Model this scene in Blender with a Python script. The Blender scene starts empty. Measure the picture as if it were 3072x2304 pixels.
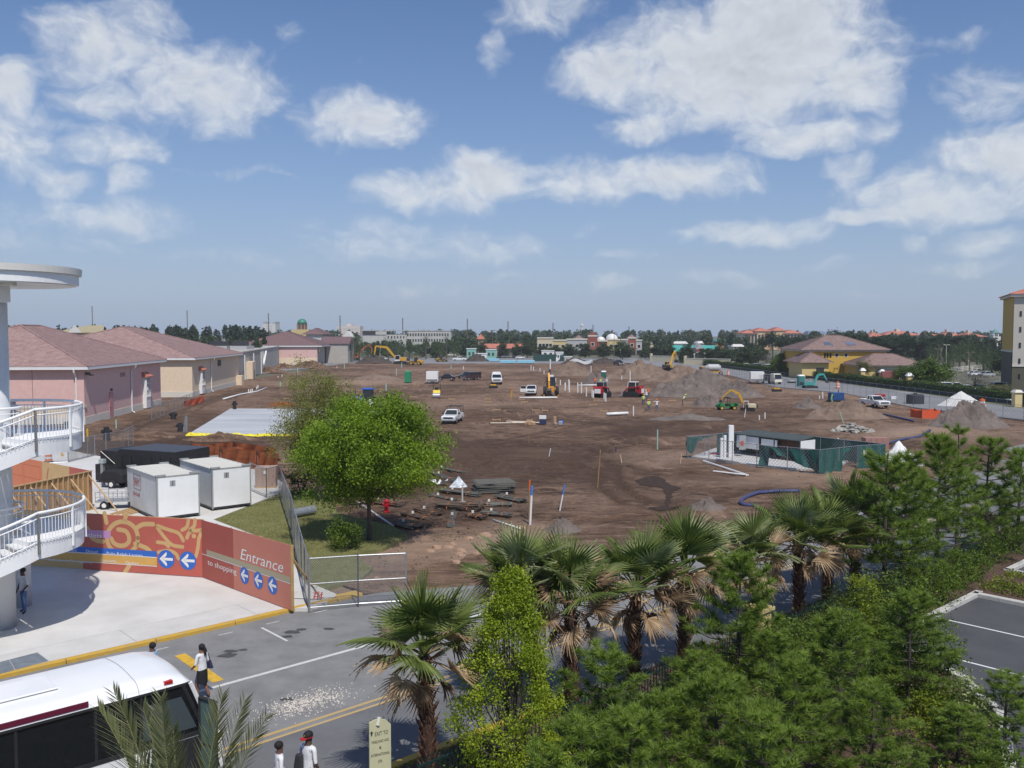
import bpy, bmesh, math, random
import numpy as np
from mathutils import Vector, Matrix, Quaternion
SC = bpy.context.scene
COL = SC.collection
rnd = random.Random(7)
R = math.radians
# ------------------------------------------------------------------ camera
FPX, CAMH, PITCH = 2700.0, 11.0, math.atan(145 / 2700.0)
cam_d = bpy.data.cameras.new('camera')
cam_d.sensor_width = 36.0
cam_d.lens = 36.0 * FPX / 3072.0
cam_d.clip_start = 0.1
cam_d.clip_end = 30000
cam = bpy.data.objects.new('camera', cam_d)
COL.objects.link(cam)
cam.location = (0, 0, CAMH)
cam.rotation_euler = (math.pi / 2 - PITCH, 0, 0)
SC.camera = cam
# ------------------------------------------------------------------ light
SUN_EL, SUN_AZ = R(57), R(20.5)          # azimuth: degrees east (+x) of straight behind the camera
sun_vec = Vector((math.sin(SUN_AZ) * math.cos(SUN_EL), -math.cos(SUN_AZ) * math.cos(SUN_EL), math.sin(SUN_EL)))
sd = bpy.data.lights.new('sun', 'SUN')
sd.energy = 3.7
sd.angle = R(0.55)
sd.color = (1.0, 0.955, 0.89)
so = bpy.data.objects.new('sun', sd)
COL.objects.link(so)
so.rotation_euler = (-sun_vec).to_track_quat('-Z', 'Y').to_euler()
SC.view_settings.view_transform = 'Standard'
SC.view_settings.look = 'None'
SC.view_settings.gamma = 1.0
SC.view_settings.exposure = 0.0
SC.view_settings.use_curve_mapping = False
_c, _s = math.cos(PITCH), math.sin(PITCH)
def ray(px, py):
	u = -(py - 1152) / FPX
	return Vector(((px - 1536) / FPX, _c + _s * u, -_s + _c * u))
def g(px, py, z=0.0):
	"""photo pixel -> point on the horizontal plane z"""
	d = ray(px, py); t = (z - CAMH) / d.z
	return Vector((d.x * t, d.y * t, z))
def at(px, py, Y):
	"""photo pixel -> point at world depth Y"""
	d = ray(px, py); t = Y / d.y
	return Vector((d.x * t, Y, CAMH + d.z * t))
RA = R(42.5)
RR, RN = Vector((math.cos(RA), math.sin(RA), 0)), Vector((-math.sin(RA), math.cos(RA), 0))
def rd(s, n, z=0.0):
	"""road frame: s along the near road, n across it"""
	v = RR * s + RN * n
	return Vector((v.x, v.y, z))
# ------------------------------------------------------------------ world: sky with clouds
world = bpy.data.worlds.new('World')
SC.world = world
world.use_nodes = True
nt = world.node_tree
nt.nodes.clear()
def N(tree, typ, **kw):
	n = tree.nodes.new(typ)
	for k, v in kw.items():
		if k.startswith('i_'):
			n.inputs[int(k[2:])].default_value = v
		else:
			setattr(n, k, v)
	return n
def L(tree, a, b):
	tree.links.new(a, b)
def math_n(tree, op, a, b=None, clamp=False):
	n = tree.nodes.new('ShaderNodeMath'); n.operation = op; n.use_clamp = clamp
	for i, x in enumerate((a, b)):
		if x is None: continue
		if isinstance(x, (int, float)): n.inputs[i].default_value = x
		else: tree.links.new(x, n.inputs[i])
	return n.outputs[0]
def build_sky():
	T = nt
	sky = N(T, 'ShaderNodeTexSky')
	sky.sky_type = 'NISHITA'
	sky.sun_disc = False
	sky.sun_elevation = SUN_EL
	sky.sun_rotation = math.pi - SUN_AZ
	sky.altitude = 0
	sky.air_density = 1.0
	sky.dust_density = 0.15
	sky.ozone_density = 3.0
	hs = N(T, 'ShaderNodeHueSaturation'); hs.inputs['Saturation'].default_value = 1.22; hs.inputs['Value'].default_value = 1.0
	L(T, sky.outputs[0], hs.inputs['Color'])
	skys = N(T, 'ShaderNodeVectorMath', operation='SCALE')
	skys.inputs['Scale'].default_value = 0.092
	L(T, hs.outputs[0], skys.inputs[0])
	tint = N(T, 'ShaderNodeVectorMath', operation='MULTIPLY'); L(T, skys.outputs[0], tint.inputs[0]); tint.inputs[1].default_value = (1.10, 1.0, 1.10)
	skyc = tint.outputs[0]
	tc = N(T, 'ShaderNodeTexCoord')
	sep = N(T, 'ShaderNodeSeparateXYZ'); L(T, tc.outputs['Generated'], sep.inputs[0])
	az = math_n(T, 'ARCTAN2', sep.outputs[0], sep.outputs[1])
	el = math_n(T, 'ARCSINE', sep.outputs[2])
	hm = math_n(T, 'EXPONENT', math_n(T, 'MULTIPLY', math_n(T, 'MAXIMUM', el, 0.0), -5.2))
	hx = N(T, 'ShaderNodeMix'); hx.data_type = 'RGBA'; L(T, math_n(T, 'MULTIPLY', hm, .97), hx.inputs[0])
	L(T, skyc, hx.inputs[6]); hx.inputs[7].default_value = (.330, .430, .600, 1)
	skyc = hx.outputs[2]
	com = N(T, 'ShaderNodeCombineXYZ'); L(T, az, com.inputs[0]); L(T, el, com.inputs[1])
	P = com.outputs[0]
	def vmul(v, k):
		m = N(T, 'ShaderNodeVectorMath', operation='MULTIPLY'); m.inputs[1].default_value = k; L(T, v, m.inputs[0]); return m.outputs[0]
	def vadd(a, b):
		m = N(T, 'ShaderNodeVectorMath', operation='ADD'); L(T, a, m.inputs[0])
		if isinstance(b, tuple): m.inputs[1].default_value = b
		else: L(T, b, m.inputs[1])
		return m.outputs[0]
	def noise(v, detail, rough=.5, out='Fac'):
		n = N(T, 'ShaderNodeTexNoise'); n.noise_dimensions = '2D'; L(T, v, n.inputs['Vector']); n.inputs['Scale'].default_value = 1.0; n.inputs['Detail'].default_value = detail; n.inputs['Roughness'].default_value = rough
		return n.outputs[out]
	w1 = vmul(vadd(noise(vmul(P, (13, 17, 0)), 3, .5, 'Color'), (-.5, -.5, -.5)), (.055, .035, 0))
	PW = vadd(P, w1)
	B = [ # px, py, half width, half height, strength
		(2200, 190, 560, 190, 1.25), (1830, 215, 230, 95, 1.1), (2340, 60, 330, 130, 1.2), (2560, 235, 190, 120, 1.1), (2130, 285, 420, 70, 1.0),
		(1640, 25, 190, 70, .95), (1500, 160, 45, 75, .55), (2600, 30, 120, 40, .3),
		(300, 150, 260, 105, 1.0), (590, 260, 310, 125, 1.05), (440, 60, 150, 70, .7), (330, 300, 200, 75, .85), (800, 250, 70, 60, .6),
		(45, 265, 100, 80, .95), (60, 420, 150, 110, .85), (330, 435, 220, 70, .8), (180, 545, 120, 52, .8), (395, 545, 85, 50, .75), (120, 350, 160, 60, .5),
		(1085, 365, 230, 95, 1.05), (1000, 330, 110, 55, .6),
		(1290, 580, 270, 62, 1.0), (1470, 530, 190, 75, 1.05), (1740, 545, 240, 80, 1.05), (2000, 525, 320, 68, 1.05), (2180, 545, 150, 50, .8),
		(1935, 380, 165, 60, 1.0), (2420, 415, 280, 68, 1.0), (2580, 395, 130, 58, .7),
		(2850, 575, 380, 90, .95), (2980, 490, 260, 90, 1.05), (2555, 505, 90, 66, .9), (2640, 645, 240, 40, .75),
		(2960, 275, 190, 90, .72), (2900, 118, 130, 34, .45), (2700, 35, 60, 25, .2),
		(2270, 690, 270, 46, .62), (1320, 740, 480, 62, .52), (1150, 690, 260, 40, .4), (2960, 725, 130, 40, .62), (2730, 735, 75, 34, .5),
		(1900, 765, 130, 26, .5), (2170, 845, 140, 24, .45), (1830, 855, 90, 22, .45), (2480, 800, 90, 22, .4), (2900, 800, 190, 26, .45),
		(250, 650, 420, 62, .55), (700, 770, 260, 26, .35), (850, 95, 60, 40, .4), (800, 520, 330, 14, .3), (1080, 205, 35, 25, .35),
		(120, 720, 330, 40, .4), (1750, 680, 90, 26, .35), (1520, 830, 90, 18, .3), (2600, 880, 170, 18, .3), (1250, 880, 260, 20, .25),
	]
	acc = None
	for (px, py, hw, hh, st) in B:
		st *= 1.4 if py > 600 else 1.05
		d = ray(px, py).normalized()
		ca, ce = math.atan2(d.x, d.y), math.asin(d.z)
		k = d.y   # small-angle scale
		s1 = N(T, 'ShaderNodeVectorMath', operation='SUBTRACT'); L(T, PW, s1.inputs[0]); s1.inputs[1].default_value = (ca, ce, 0)
		s2 = N(T, 'ShaderNodeVectorMath', operation='MULTIPLY'); L(T, s1.outputs[0], s2.inputs[0]); s2.inputs[1].default_value = (FPX / hw / (k * k) / 1.12, FPX / hh / 1.18, 0)
		ln = N(T, 'ShaderNodeVectorMath', operation='DOT_PRODUCT'); L(T, s2.outputs[0], ln.inputs[0]); L(T, s2.outputs[0], ln.inputs[1])
		w = N(T, 'ShaderNodeMath', operation='MULTIPLY_ADD'); L(T, ln.outputs['Value'], w.inputs[0]); w.inputs[1].default_value = -st; w.inputs[2].default_value = st
		if acc is None: acc = w.outputs[0]
		else:
			m = N(T, 'ShaderNodeMath', operation='MAXIMUM'); L(T, acc, m.inputs[0]); L(T, w.outputs[0], m.inputs[1])
			acc = m.outputs[0]
	acc = math_n(T, 'MAXIMUM', acc, -0.6)
	gn = N(T, 'ShaderNodeTexNoise'); gn.noise_dimensions = '2D'
	gm = N(T, 'ShaderNodeVectorMath', operation='MULTIPLY'); gm.inputs[1].default_value = (3.2, 8.5, 0); L(T, PW, gm.inputs[0]); L(T, gm.outputs[0], gn.inputs['Vector'])
	gn.inputs['Scale'].default_value = 1.0; gn.inputs['Detail'].default_value = 2
	gv = math_n(T, 'MULTIPLY', math_n(T, 'SUBTRACT', gn.outputs['Fac'], 0.52), 5.0)
	aza = math_n(T, 'ABSOLUTE', az)
	out_az = N(T, 'ShaderNodeMapRange'); L(T, aza, out_az.inputs[0]); out_az.inputs[1].default_value = .56; out_az.inputs[2].default_value = .64
	out_el = N(T, 'ShaderNodeMapRange'); L(T, el, out_el.inputs[0]); out_el.inputs[1].default_value = .375; out_el.inputs[2].default_value = .42
	outm = math_n(T, 'MAXIMUM', out_az.outputs[0], out_el.outputs[0])
	gsel = N(T, 'ShaderNodeMix'); gsel.data_type = 'FLOAT'; L(T, outm, gsel.inputs[0]); gsel.inputs[2].default_value = -1.0; L(T, gv, gsel.inputs[3])
	cover = math_n(T, 'MAXIMUM', acc, gsel.outputs[0])
	def puff(v):
		vo = N(T, 'ShaderNodeTexVoronoi'); vo.voronoi_dimensions = '2D'; vo.feature = 'SMOOTH_F1'; vo.inputs['Smoothness'].default_value = .7
		L(T, v, vo.inputs['Vector']); vo.inputs['Scale'].default_value = 1.0; vo.inputs['Detail'].default_value = 1.6; vo.inputs['Roughness'].default_value = .5; vo.inputs['Lacunarity'].default_value = 2.6; vo.normalize = True
		return math_n(T, 'SUBTRACT', .62, vo.outputs['Distance'])
	PF = vadd(PW, vmul(vadd(noise(vmul(P, (60, 75, 0)), 3, .55, 'Color'), (-.5, -.5, -.5)), (.010, .008, 0)))
	pA = puff(vmul(PF, (30, 40, 0)))
	pB = puff(vadd(vmul(PF, (30, 40, 0)), (.10, .34, 0)))
	fine = math_n(T, 'SUBTRACT', noise(vmul(PW, (46, 62, 0)), 7, .58), .5)
	big = math_n(T, 'SUBTRACT', noise(vmul(PW, (9, 14, 0)), 3), .5)
	dens = math_n(T, 'ADD', math_n(T, 'ADD', cover, math_n(T, 'MULTIPLY', pA, .55)), math_n(T, 'ADD', math_n(T, 'MULTIPLY', fine, .75), math_n(T, 'MULTIPLY', big, .8)))
	cm = N(T, 'ShaderNodeMapRange'); cm.interpolation_type = 'SMOOTHSTEP'; L(T, dens, cm.inputs[0]); cm.inputs[1].default_value = .30; cm.inputs[2].default_value = 1.55
	alpha = cm.outputs[0]
	hz = N(T, 'ShaderNodeMapRange'); L(T, el, hz.inputs[0]); hz.inputs[1].default_value = 0.005; hz.inputs[2].default_value = .16; hz.inputs[3].default_value = .42; hz.inputs[4].default_value = .97
	alpha = math_n(T, 'MULTIPLY', alpha, hz.outputs[0])
	rel = math_n(T, 'MULTIPLY', math_n(T, 'SUBTRACT', pA, pB), .50)
	core = N(T, 'ShaderNodeMapRange'); core.interpolation_type = 'SMOOTHSTEP'; L(T, dens, core.inputs[0]); core.inputs[1].default_value = 1.0; core.inputs[2].default_value = 1.7; core.inputs[3].default_value = 0.0; core.inputs[4].default_value = .36
	br = math_n(T, 'SUBTRACT', math_n(T, 'ADD', math_n(T, 'ADD', rel, .90), math_n(T, 'MULTIPLY', fine, .22)), core.outputs[0])
	br = math_n(T, 'MINIMUM', math_n(T, 'MAXIMUM', br, .0), 1.0)
	cc = N(T, 'ShaderNodeMix'); cc.data_type = 'RGBA'
	cc.inputs[6].default_value = (.30, .345, .45, 1); cc.inputs[7].default_value = (.80, .83, .86, 1)
	L(T, br, cc.inputs[0])
	mx = N(T, 'ShaderNodeMix'); mx.data_type = 'RGBA'
	L(T, alpha, mx.inputs[0]); L(T, skyc, mx.inputs[6]); L(T, cc.outputs[2], mx.inputs[7])
	bg = N(T, 'ShaderNodeBackground'); L(T, mx.outputs[2], bg.inputs[0]); bg.inputs[1].default_value = 1.0
	out = N(T, 'ShaderNodeOutputWorld'); L(T, bg.outputs[0], out.inputs[0])
build_sky()
world.cycles.sampling_method = 'NONE'
world.cycles.sample_map_resolution = 512
SC.cycles.use_adaptive_sampling = True
SC.cycles.max_bounces = 5
SC.cycles.diffuse_bounces = 2
SC.cycles.glossy_bounces = 2
SC.cycles.transmission_bounces = 3
SC.cycles.transparent_max_bounces = 6
SC.cycles.volume_bounces = 1
SC.cycles.caustics_reflective = False
SC.cycles.caustics_refractive = False
SC.cycles.use_denoising = True
# ------------------------------------------------------------------ mesh helpers
class MB:
	def __init__(self):
		self.v = []; self.f = []
	def add(self, vs, fs, M=None):
		o = len(self.v)
		if M is not None: vs = [M @ Vector(p) for p in vs]
		self.v += [tuple(p) for p in vs]
		self.f += [tuple(i + o for i in q) for q in fs]
		return self
	def box(self, x0, x1, y0, y1, z0, z1, M=None):
		return self.add([(x0,y0,z0),(x1,y0,z0),(x1,y1,z0),(x0,y1,z0),(x0,y0,z1),(x1,y0,z1),(x1,y1,z1),(x0,y1,z1)],
						[(0,3,2,1),(4,5,6,7),(0,1,5,4),(1,2,6,5),(2,3,7,6),(3,0,4,7)], M)
	def fru(self, b, z0, t, z1, M=None):
		"""frustum between rectangles b=(x0,x1,y0,y1) at z0 and t at z1"""
		return self.add([(b[0],b[2],z0),(b[1],b[2],z0),(b[1],b[3],z0),(b[0],b[3],z0),(t[0],t[2],z1),(t[1],t[2],z1),(t[1],t[3],z1),(t[0],t[3],z1)],
						[(0,3,2,1),(4,5,6,7),(0,1,5,4),(1,2,6,5),(2,3,7,6),(3,0,4,7)], M)
	def cyl(self, p0, p1, r0, r1=None, n=8, caps=True):
		return self.tube([p0, p1], [r0, r0 if r1 is None else r1], n, caps)
	def tube(self, pts, r, n=6, caps=True):
		pts = [Vector(p) for p in pts]
		rs = r if isinstance(r, (list, tuple)) else [r] * len(pts)
		o = len(self.v); k = len(pts)
		prev = None
		for i, p in enumerate(pts):
			t = (pts[min(i+1, k-1)] - pts[max(i-1, 0)])
			if t.length < 1e-9: t = Vector((0,0,1))
			t.normalize()
			if prev is None:
				a = Vector((0,0,1)) if abs(t.z) < .9 else Vector((1,0,0))
				x = t.cross(a).normalized()
			else:
				x = prev - t * prev.dot(t)
				x = x.normalized() if x.length > 1e-6 else t.orthogonal().normalized()
			prev = x
			y = t.cross(x)
			for j in range(n):
				a = 2 * math.pi * j / n
				self.v.append(tuple(p + (x * math.cos(a) + y * math.sin(a)) * rs[i]))
		for i in range(k - 1):
			for j in range(n):
				j2 = (j + 1) % n
				self.f.append((o+i*n+j, o+i*n+j2, o+(i+1)*n+j2, o+(i+1)*n+j))
		if caps:
			self.f.append(tuple(o + j for j in reversed(range(n))))
			self.f.append(tuple(o + (k-1)*n + j for j in range(n)))
		return self
	def prism(self, poly, z0, z1, M=None):
		n = len(poly)
		vs = [(p[0], p[1], z0) for p in poly] + [(p[0], p[1], z1) for p in poly]
		fs = [tuple(reversed(range(n))), tuple(range(n, 2*n))] + [(i, (i+1) % n, n + (i+1) % n, n + i) for i in range(n)]
		return self.add(vs, fs, M)
	def side(self, prof, y0, y1, M=None):
		"""profile of (x, z) points extruded along y"""
		n = len(prof)
		vs = [(p[0], y0, p[1]) for p in prof] + [(p[0], y1, p[1]) for p in prof]
		fs = [tuple(range(n)), tuple(reversed(range(n, 2*n)))] + [(i, n + i, n + (i+1) % n, (i+1) % n) for i in range(n)]
		return self.add(vs, fs, M)
	def sph(self, c, r, n=10, m=6):
		c = Vector(c); r = (r, r, r) if isinstance(r, (int, float)) else r
		o = len(self.v)
		self.v.append((c.x, c.y, c.z + r[2]))
		for i in range(1, m):
			th = math.pi * i / m
			for j in range(n):
				ph = 2 * math.pi * j / n
				self.v.append((c.x + r[0]*math.sin(th)*math.cos(ph), c.y + r[1]*math.sin(th)*math.sin(ph), c.z + r[2]*math.cos(th)))
		self.v.append((c.x, c.y, c.z - r[2]))
		last = len(self.v) - 1
		for j in range(n):
			j2 = (j+1) % n
			self.f.append((o, o+1+j, o+1+j2))
			for i in range(m - 2):
				a = o+1+i*n
				self.f.append((a+j, a+n+j, a+n+j2, a+j2))
			self.f.append((last, last-n+j2, last-n+j))
		return self
	def quad(self, a, b, c, d):
		return self.add([a, b, c, d], [(0,1,2,3)])
	def sheet(self, poly, z=None):
		return self.add([(p[0], p[1], (p[2] if len(p) > 2 else 0) if z is None else z) for p in poly], [tuple(range(len(poly)))])
	def mesh(self, name):
		m = bpy.data.meshes.new(name)
		m.from_pydata(self.v, [], self.f)
		return m
	def build(self, name, mat, parent=None, loc=None, rz=0.0, smooth=False, bevel=0.0, fix=True):
		m = self.mesh(name)
		if fix:
			bm = bmesh.new(); bm.from_mesh(m)
			bmesh.ops.recalc_face_normals(bm, faces=bm.faces)
			bm.to_mesh(m); bm.free()
		return mobj(name, m, mat, parent, loc, rz, smooth, bevel)
def mobj(name, m, mat, parent=None, loc=None, rz=0.0, smooth=False, bevel=0.0):
	if mat is not None and not m.materials: m.materials.append(mat)
	if smooth:
		m.polygons.foreach_set('use_smooth', [True] * len(m.polygons))
	o = bpy.data.objects.new(name, m)
	COL.objects.link(o)
	if parent is not None: o.parent = parent
	if loc is not None: o.location = loc
	if rz: o.rotation_euler = (0, 0, rz)
	if bevel:
		b = o.modifiers.new('bevel', 'BEVEL'); b.width = bevel; b.segments = 2; b.limit_method = 'ANGLE'; b.angle_limit = R(35)
	return o
def npmesh(name, V, F4, mat=None, smooth=False):
	"""numpy vertices and equal-sized faces -> mesh"""
	V = np.asarray(V, np.float32); F4 = np.asarray(F4, np.int32)
	k = F4.shape[1]
	m = bpy.data.meshes.new(name)
	m.vertices.add(len(V)); m.vertices.foreach_set('co', V.ravel())
	m.loops.add(F4.size); m.loops.foreach_set('vertex_index', F4.ravel())
	m.polygons.add(len(F4))
	m.polygons.foreach_set('loop_start', np.arange(0, F4.size, k, dtype=np.int32))
	m.polygons.foreach_set('loop_total', np.full(len(F4), k, np.int32))
	if smooth: m.polygons.foreach_set('use_smooth', np.ones(len(F4), bool))
	m.update(calc_edges=True)
	if mat is not None: m.materials.append(mat)
	return m
def set_tone(me, v):
	a = me.attributes.new('tone', 'FLOAT', 'POINT'); a.data.foreach_set('value', np.clip(v, 0, 1).astype(np.float32)); return me
def tag(o, label=None, cat=None, group=None, kind=None):
	if label: o['label'] = label
	if cat: o['category'] = cat
	if group: o['group'] = group
	if kind: o['kind'] = kind
	return o
def thing(name, label, cat, loc=(0,0,0), rz=0.0, group=None, scale=1.0):
	o = bpy.data.objects.new(name, None)
	COL.objects.link(o)
	o.empty_display_size = 0.3
	o.location = loc; o.rotation_euler = (0, 0, rz); o.scale = (scale,) * 3
	return tag(o, label, cat, group)
def copytree(o, parent=None):
	c = o.copy(); COL.objects.link(c); c.parent = parent
	for ch in o.children: copytree(ch, c)
	return c
def dup(root, loc, rz=0.0, label=None, group=None, scale=None):
	c = copytree(root)
	c.location = loc; c.rotation_euler = (0, 0, rz)
	if label: c['label'] = label
	if group: c['group'] = group
	if scale: c.scale = (scale,) * 3
	return c
def struct(name, mb, mat, **k):
	o = mb.build(name, mat, **k); o['kind'] = 'structure'; return o
# ------------------------------------------------------------------ materials
MATS = {}
def mat(name, col, rough=.7, var=0.0, scale=3.0, bump=0.0, bscale=None, col2=None, metal=0.0, detail=5, stretch=None, spec=None, clear=0.0):
	"""principled with noise-driven variation of colour and fine relief"""
	if name in MATS: return MATS[name]
	m = bpy.data.materials.new(name); MATS[name] = m
	m.use_nodes = True
	t = m.node_tree; b = t.nodes['Principled BSDF']
	b.inputs['Roughness'].default_value = rough
	b.inputs['Metallic'].default_value = metal
	if spec is not None: b.inputs['Specular IOR Level'].default_value = spec
	if clear: b.inputs['Coat Weight'].default_value = clear
	c1 = tuple(col) + (1,)
	b.inputs['Base Color'].default_value = c1
	if var or col2 or bump:
		tc = t.nodes.new('ShaderNodeTexCoord')
		vec = tc.outputs['Object']
		if stretch:
			mp = t.nodes.new('ShaderNodeMapping'); mp.inputs['Scale'].default_value = stretch; t.links.new(vec, mp.inputs[0]); vec = mp.outputs[0]
	if var or col2:
		n = t.nodes.new('ShaderNodeTexNoise'); t.links.new(vec, n.inputs['Vector'])
		n.inputs['Scale'].default_value = scale; n.inputs['Detail'].default_value = detail; n.inputs['Roughness'].default_value = .62
		r = t.nodes.new('ShaderNodeValToRGB'); t.links.new(n.outputs['Fac'], r.inputs[0])
		if col2: a, c = c1, tuple(col2) + (1,)
		else:
			a = tuple(max(0, x * (1 - var)) for x in col) + (1,); c = tuple(min(1, x * (1 + var)) for x in col) + (1,)
		r.color_ramp.elements[0].position = .32; r.color_ramp.elements[1].position = .68
		r.color_ramp.elements[0].color = a; r.color_ramp.elements[1].color = c
		t.links.new(r.outputs[0], b.inputs['Base Color'])
	if bump:
		n2 = t.nodes.new('ShaderNodeTexNoise'); t.links.new(vec, n2.inputs['Vector'])
		n2.inputs['Scale'].default_value = bscale or scale * 4; n2.inputs['Detail'].default_value = 4
		bp = t.nodes.new('ShaderNodeBump'); bp.inputs['Strength'].default_value = min(1, bump); bp.inputs['Distance'].default_value = .05 * max(1, bump)
		t.links.new(n2.outputs['Fac'], bp.inputs['Height']); t.links.new(bp.outputs[0], b.inputs['Normal'])
	return m
def leafmat(name, c1, c2, c3=None, rough=.55, trans=.28, tone=True):
	"""foliage: colour differs from leaf to leaf, light passes through"""
	m = bpy.data.materials.new(name); MATS[name] = m
	m.use_nodes = True
	t = m.node_tree; b = t.nodes['Principled BSDF']; out = t.nodes['Material Output']
	b.inputs['Roughness'].default_value = rough
	b.inputs['Specular IOR Level'].default_value = .35
	gm = t.nodes.new('ShaderNodeNewGeometry')
	r = t.nodes.new('ShaderNodeValToRGB');
	fac = gm.outputs['Random Per Island']
	if tone:      # whole sprays differ in tone as well as single leaves
		ta = t.nodes.new('ShaderNodeAttribute'); ta.attribute_name = 'tone'
		fac = math_n(t, 'ADD', math_n(t, 'MULTIPLY', fac, .42), math_n(t, 'MULTIPLY', ta.outputs['Fac'], .60), True)
	t.links.new(fac, r.inputs[0])
	r.color_ramp.elements[0].color = tuple(c1) + (1,); r.color_ramp.elements[1].color = tuple(c2) + (1,)
	if c3:
		e = r.color_ramp.elements.new(.93); e.color = tuple(c3) + (1,)
		r.color_ramp.elements[-1].position = 1.0
		r.color_ramp.elements[-2].position = .9
		r.color_ramp.elements[-2].color = tuple(c2) + (1,); r.color_ramp.elements[-1].color = tuple(c3) + (1,)
	t.links.new(r.outputs[0], b.inputs['Base Color'])
	tr = t.nodes.new('ShaderNodeBsdfTranslucent')
	br = t.nodes.new('ShaderNodeHueSaturation'); br.inputs['Value'].default_value = 1.5; br.inputs['Saturation'].default_value = 1.1
	t.links.new(r.outputs[0], br.inputs['Color']); t.links.new(br.outputs[0], tr.inputs[0])
	mx = t.nodes.new('ShaderNodeMixShader'); mx.inputs[0].default_value = trans
	t.links.new(b.outputs[0], mx.inputs[1]); t.links.new(tr.outputs[0], mx.inputs[2]); t.links.new(mx.outputs[0], out.inputs[0])
	return m
WHITE = mat('white_paint', (.78, .78, .77), .45, var=.05, scale=1.5)
GREYM = mat('grey_metal', (.42, .43, .44), .45, metal=.4, var=.12, scale=6)
GALV = mat('galvanised_steel', (.38, .40, .42), .4, metal=.6, var=.15, scale=9)
BLACK = mat('black_rubber', (.018, .018, .02), .75, var=.2, scale=8)
DARK = mat('dark_steel', (.035, .036, .04), .5, var=.25, scale=4)
GLASS = mat('tinted_glass', (.018, .022, .026), .06, spec=.7)
GLASSB = mat('pale_glass', (.06, .08, .09), .08, spec=.7)
PVC = mat('white_pvc', (.80, .80, .78), .4, var=.04)
PVCG = mat('pale_green_pvc', (.36, .55, .46), .45, var=.08)
TIMBER = mat('pine_timber', (.52, .34, .17), .7, var=.22, scale=5, stretch=(1, 1, 4), bump=.2)
YELPNT = mat('yellow_paint', (.66, .40, .04), .6, var=.22, scale=5, bump=.2)
ORANGE = mat('safety_orange', (.80, .16, .025), .55, var=.08)
REDP = mat('red_paint', (.38, .015, .02), .45, var=.15)
CHROME = mat('bare_metal', (.6, .6, .6), .25, metal=.9)
LAMP = mat('lamp_glass', (.75, .74, .68), .15)
REDLAMP = mat('red_lamp_glass', (.5, .02, .015), .2)
def _hash(ix, iy, seed):
	h = (ix.astype(np.int64) * 374761393 + iy.astype(np.int64) * 668265263 + seed * 1442695041) & 0x7fffffff
	h = ((h ^ (h >> 13)) * 1274126177) & 0x7fffffff
	return ((h ^ (h >> 16)) & 0xffff) / 65535.0
def vnoise(x, y, seed=0):
	ix, iy = np.floor(x), np.floor(y); fx, fy = x - ix, y - iy
	ux, uy = fx*fx*(3-2*fx), fy*fy*(3-2*fy)
	a, b = _hash(ix, iy, seed), _hash(ix+1, iy, seed)
	c, d = _hash(ix, iy+1, seed), _hash(ix+1, iy+1, seed)
	return (a*(1-ux)+b*ux)*(1-uy) + (c*(1-ux)+d*ux)*uy
def fbm(x, y, octv=4, seed=0, gain=.5):
	s = 0.0; a = 1.0; t = 0.0
	for i in range(octv):
		s = s + a * (vnoise(x, y, seed + i * 17) - .5); t += a; a *= gain; x = x * 2.03; y = y * 2.03
	return s / t * 2
# ------------------------------------------------------------------ the setting: ground, roads, paving
def polyd(x, y, poly):
	"""signed distance to a polygon (negative inside), numpy"""
	n = len(poly); ins = np.zeros(x.shape, bool); dm = np.full(x.shape, 1e9)
	for i in range(n):
		ax, ay = poly[i][0], poly[i][1]; bx, by = poly[(i+1) % n][0], poly[(i+1) % n][1]
		ex, ey = bx - ax, by - ay
		t = np.clip(((x-ax)*ex + (y-ay)*ey) / (ex*ex + ey*ey + 1e-9), 0, 1)
		dm = np.minimum(dm, np.hypot(x-ax-t*ex, y-ay-t*ey))
		c = ((ay > y) != (by > y))
		with np.errstate(divide='ignore', invalid='ignore'):
			xi = ax + (y - ay) * ex / (ey if abs(ey) > 1e-12 else 1e-12)
		ins ^= c & (x < xi)
	return np.where(ins, -dm, dm)
def lined(x, y, pts):
	dm = np.full(x.shape, 1e9)
	for a, b in zip(pts[:-1], pts[1:]):
		ex, ey = b[0]-a[0], b[1]-a[1]
		t = np.clip(((x-a[0])*ex + (y-a[1])*ey) / (ex*ex+ey*ey+1e-9), 0, 1)
		dm = np.minimum(dm, np.hypot(x-a[0]-t*ex, y-a[1]-t*ey))
	return dm
def spline(pts, k=8):
	pts = [Vector(p) for p in pts]; out = []
	for i in range(len(pts)-1):
		p0, p1, p2, p3 = pts[max(i-1,0)], pts[i], pts[i+1], pts[min(i+2,len(pts)-1)]
		for j in range(k):
			t = j / k
			out.append(.5*((2*p1) + (p2-p0)*t + (2*p0-5*p1+4*p2-p3)*t*t + (3*p1-p0-3*p2+p3)*t*t*t))
	out.append(pts[-1]); return out
LAWN = [g(*p) for p in [(640,1567),(842,1487),(905,1478),(985,1490),(1010,1540),(1080,1562),(1175,1583),(1225,1612),(1150,1652),(1060,1668),(1118,1712),(1085,1742),(940,1782),(905,1742),(877,1690),(877,1650)]]
YARD = [g(*p) for p in [(640,1566),(840,1486),(848,1452),(770,1405),(600,1392),(420,1392),(290,1372),(190,1352),(60,1392)]] + [Vector((-60,58,0)), Vector((-60,10,0)), rd(-30,33.92), rd(19.3,33.92), g(938,1785), g(905,1744), g(876,1690), g(876,1655)]
PAD = [g(*p) for p in [(563,1307),(692,1228),(1246,1232),(1216,1311)]]
SLAB = [g(*p) for p in [(2075,1372),(2160,1342),(2300,1322),(2420,1328),(2520,1345),(2545,1385),(2500,1408),(2400,1410),(2270,1398)]]
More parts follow.
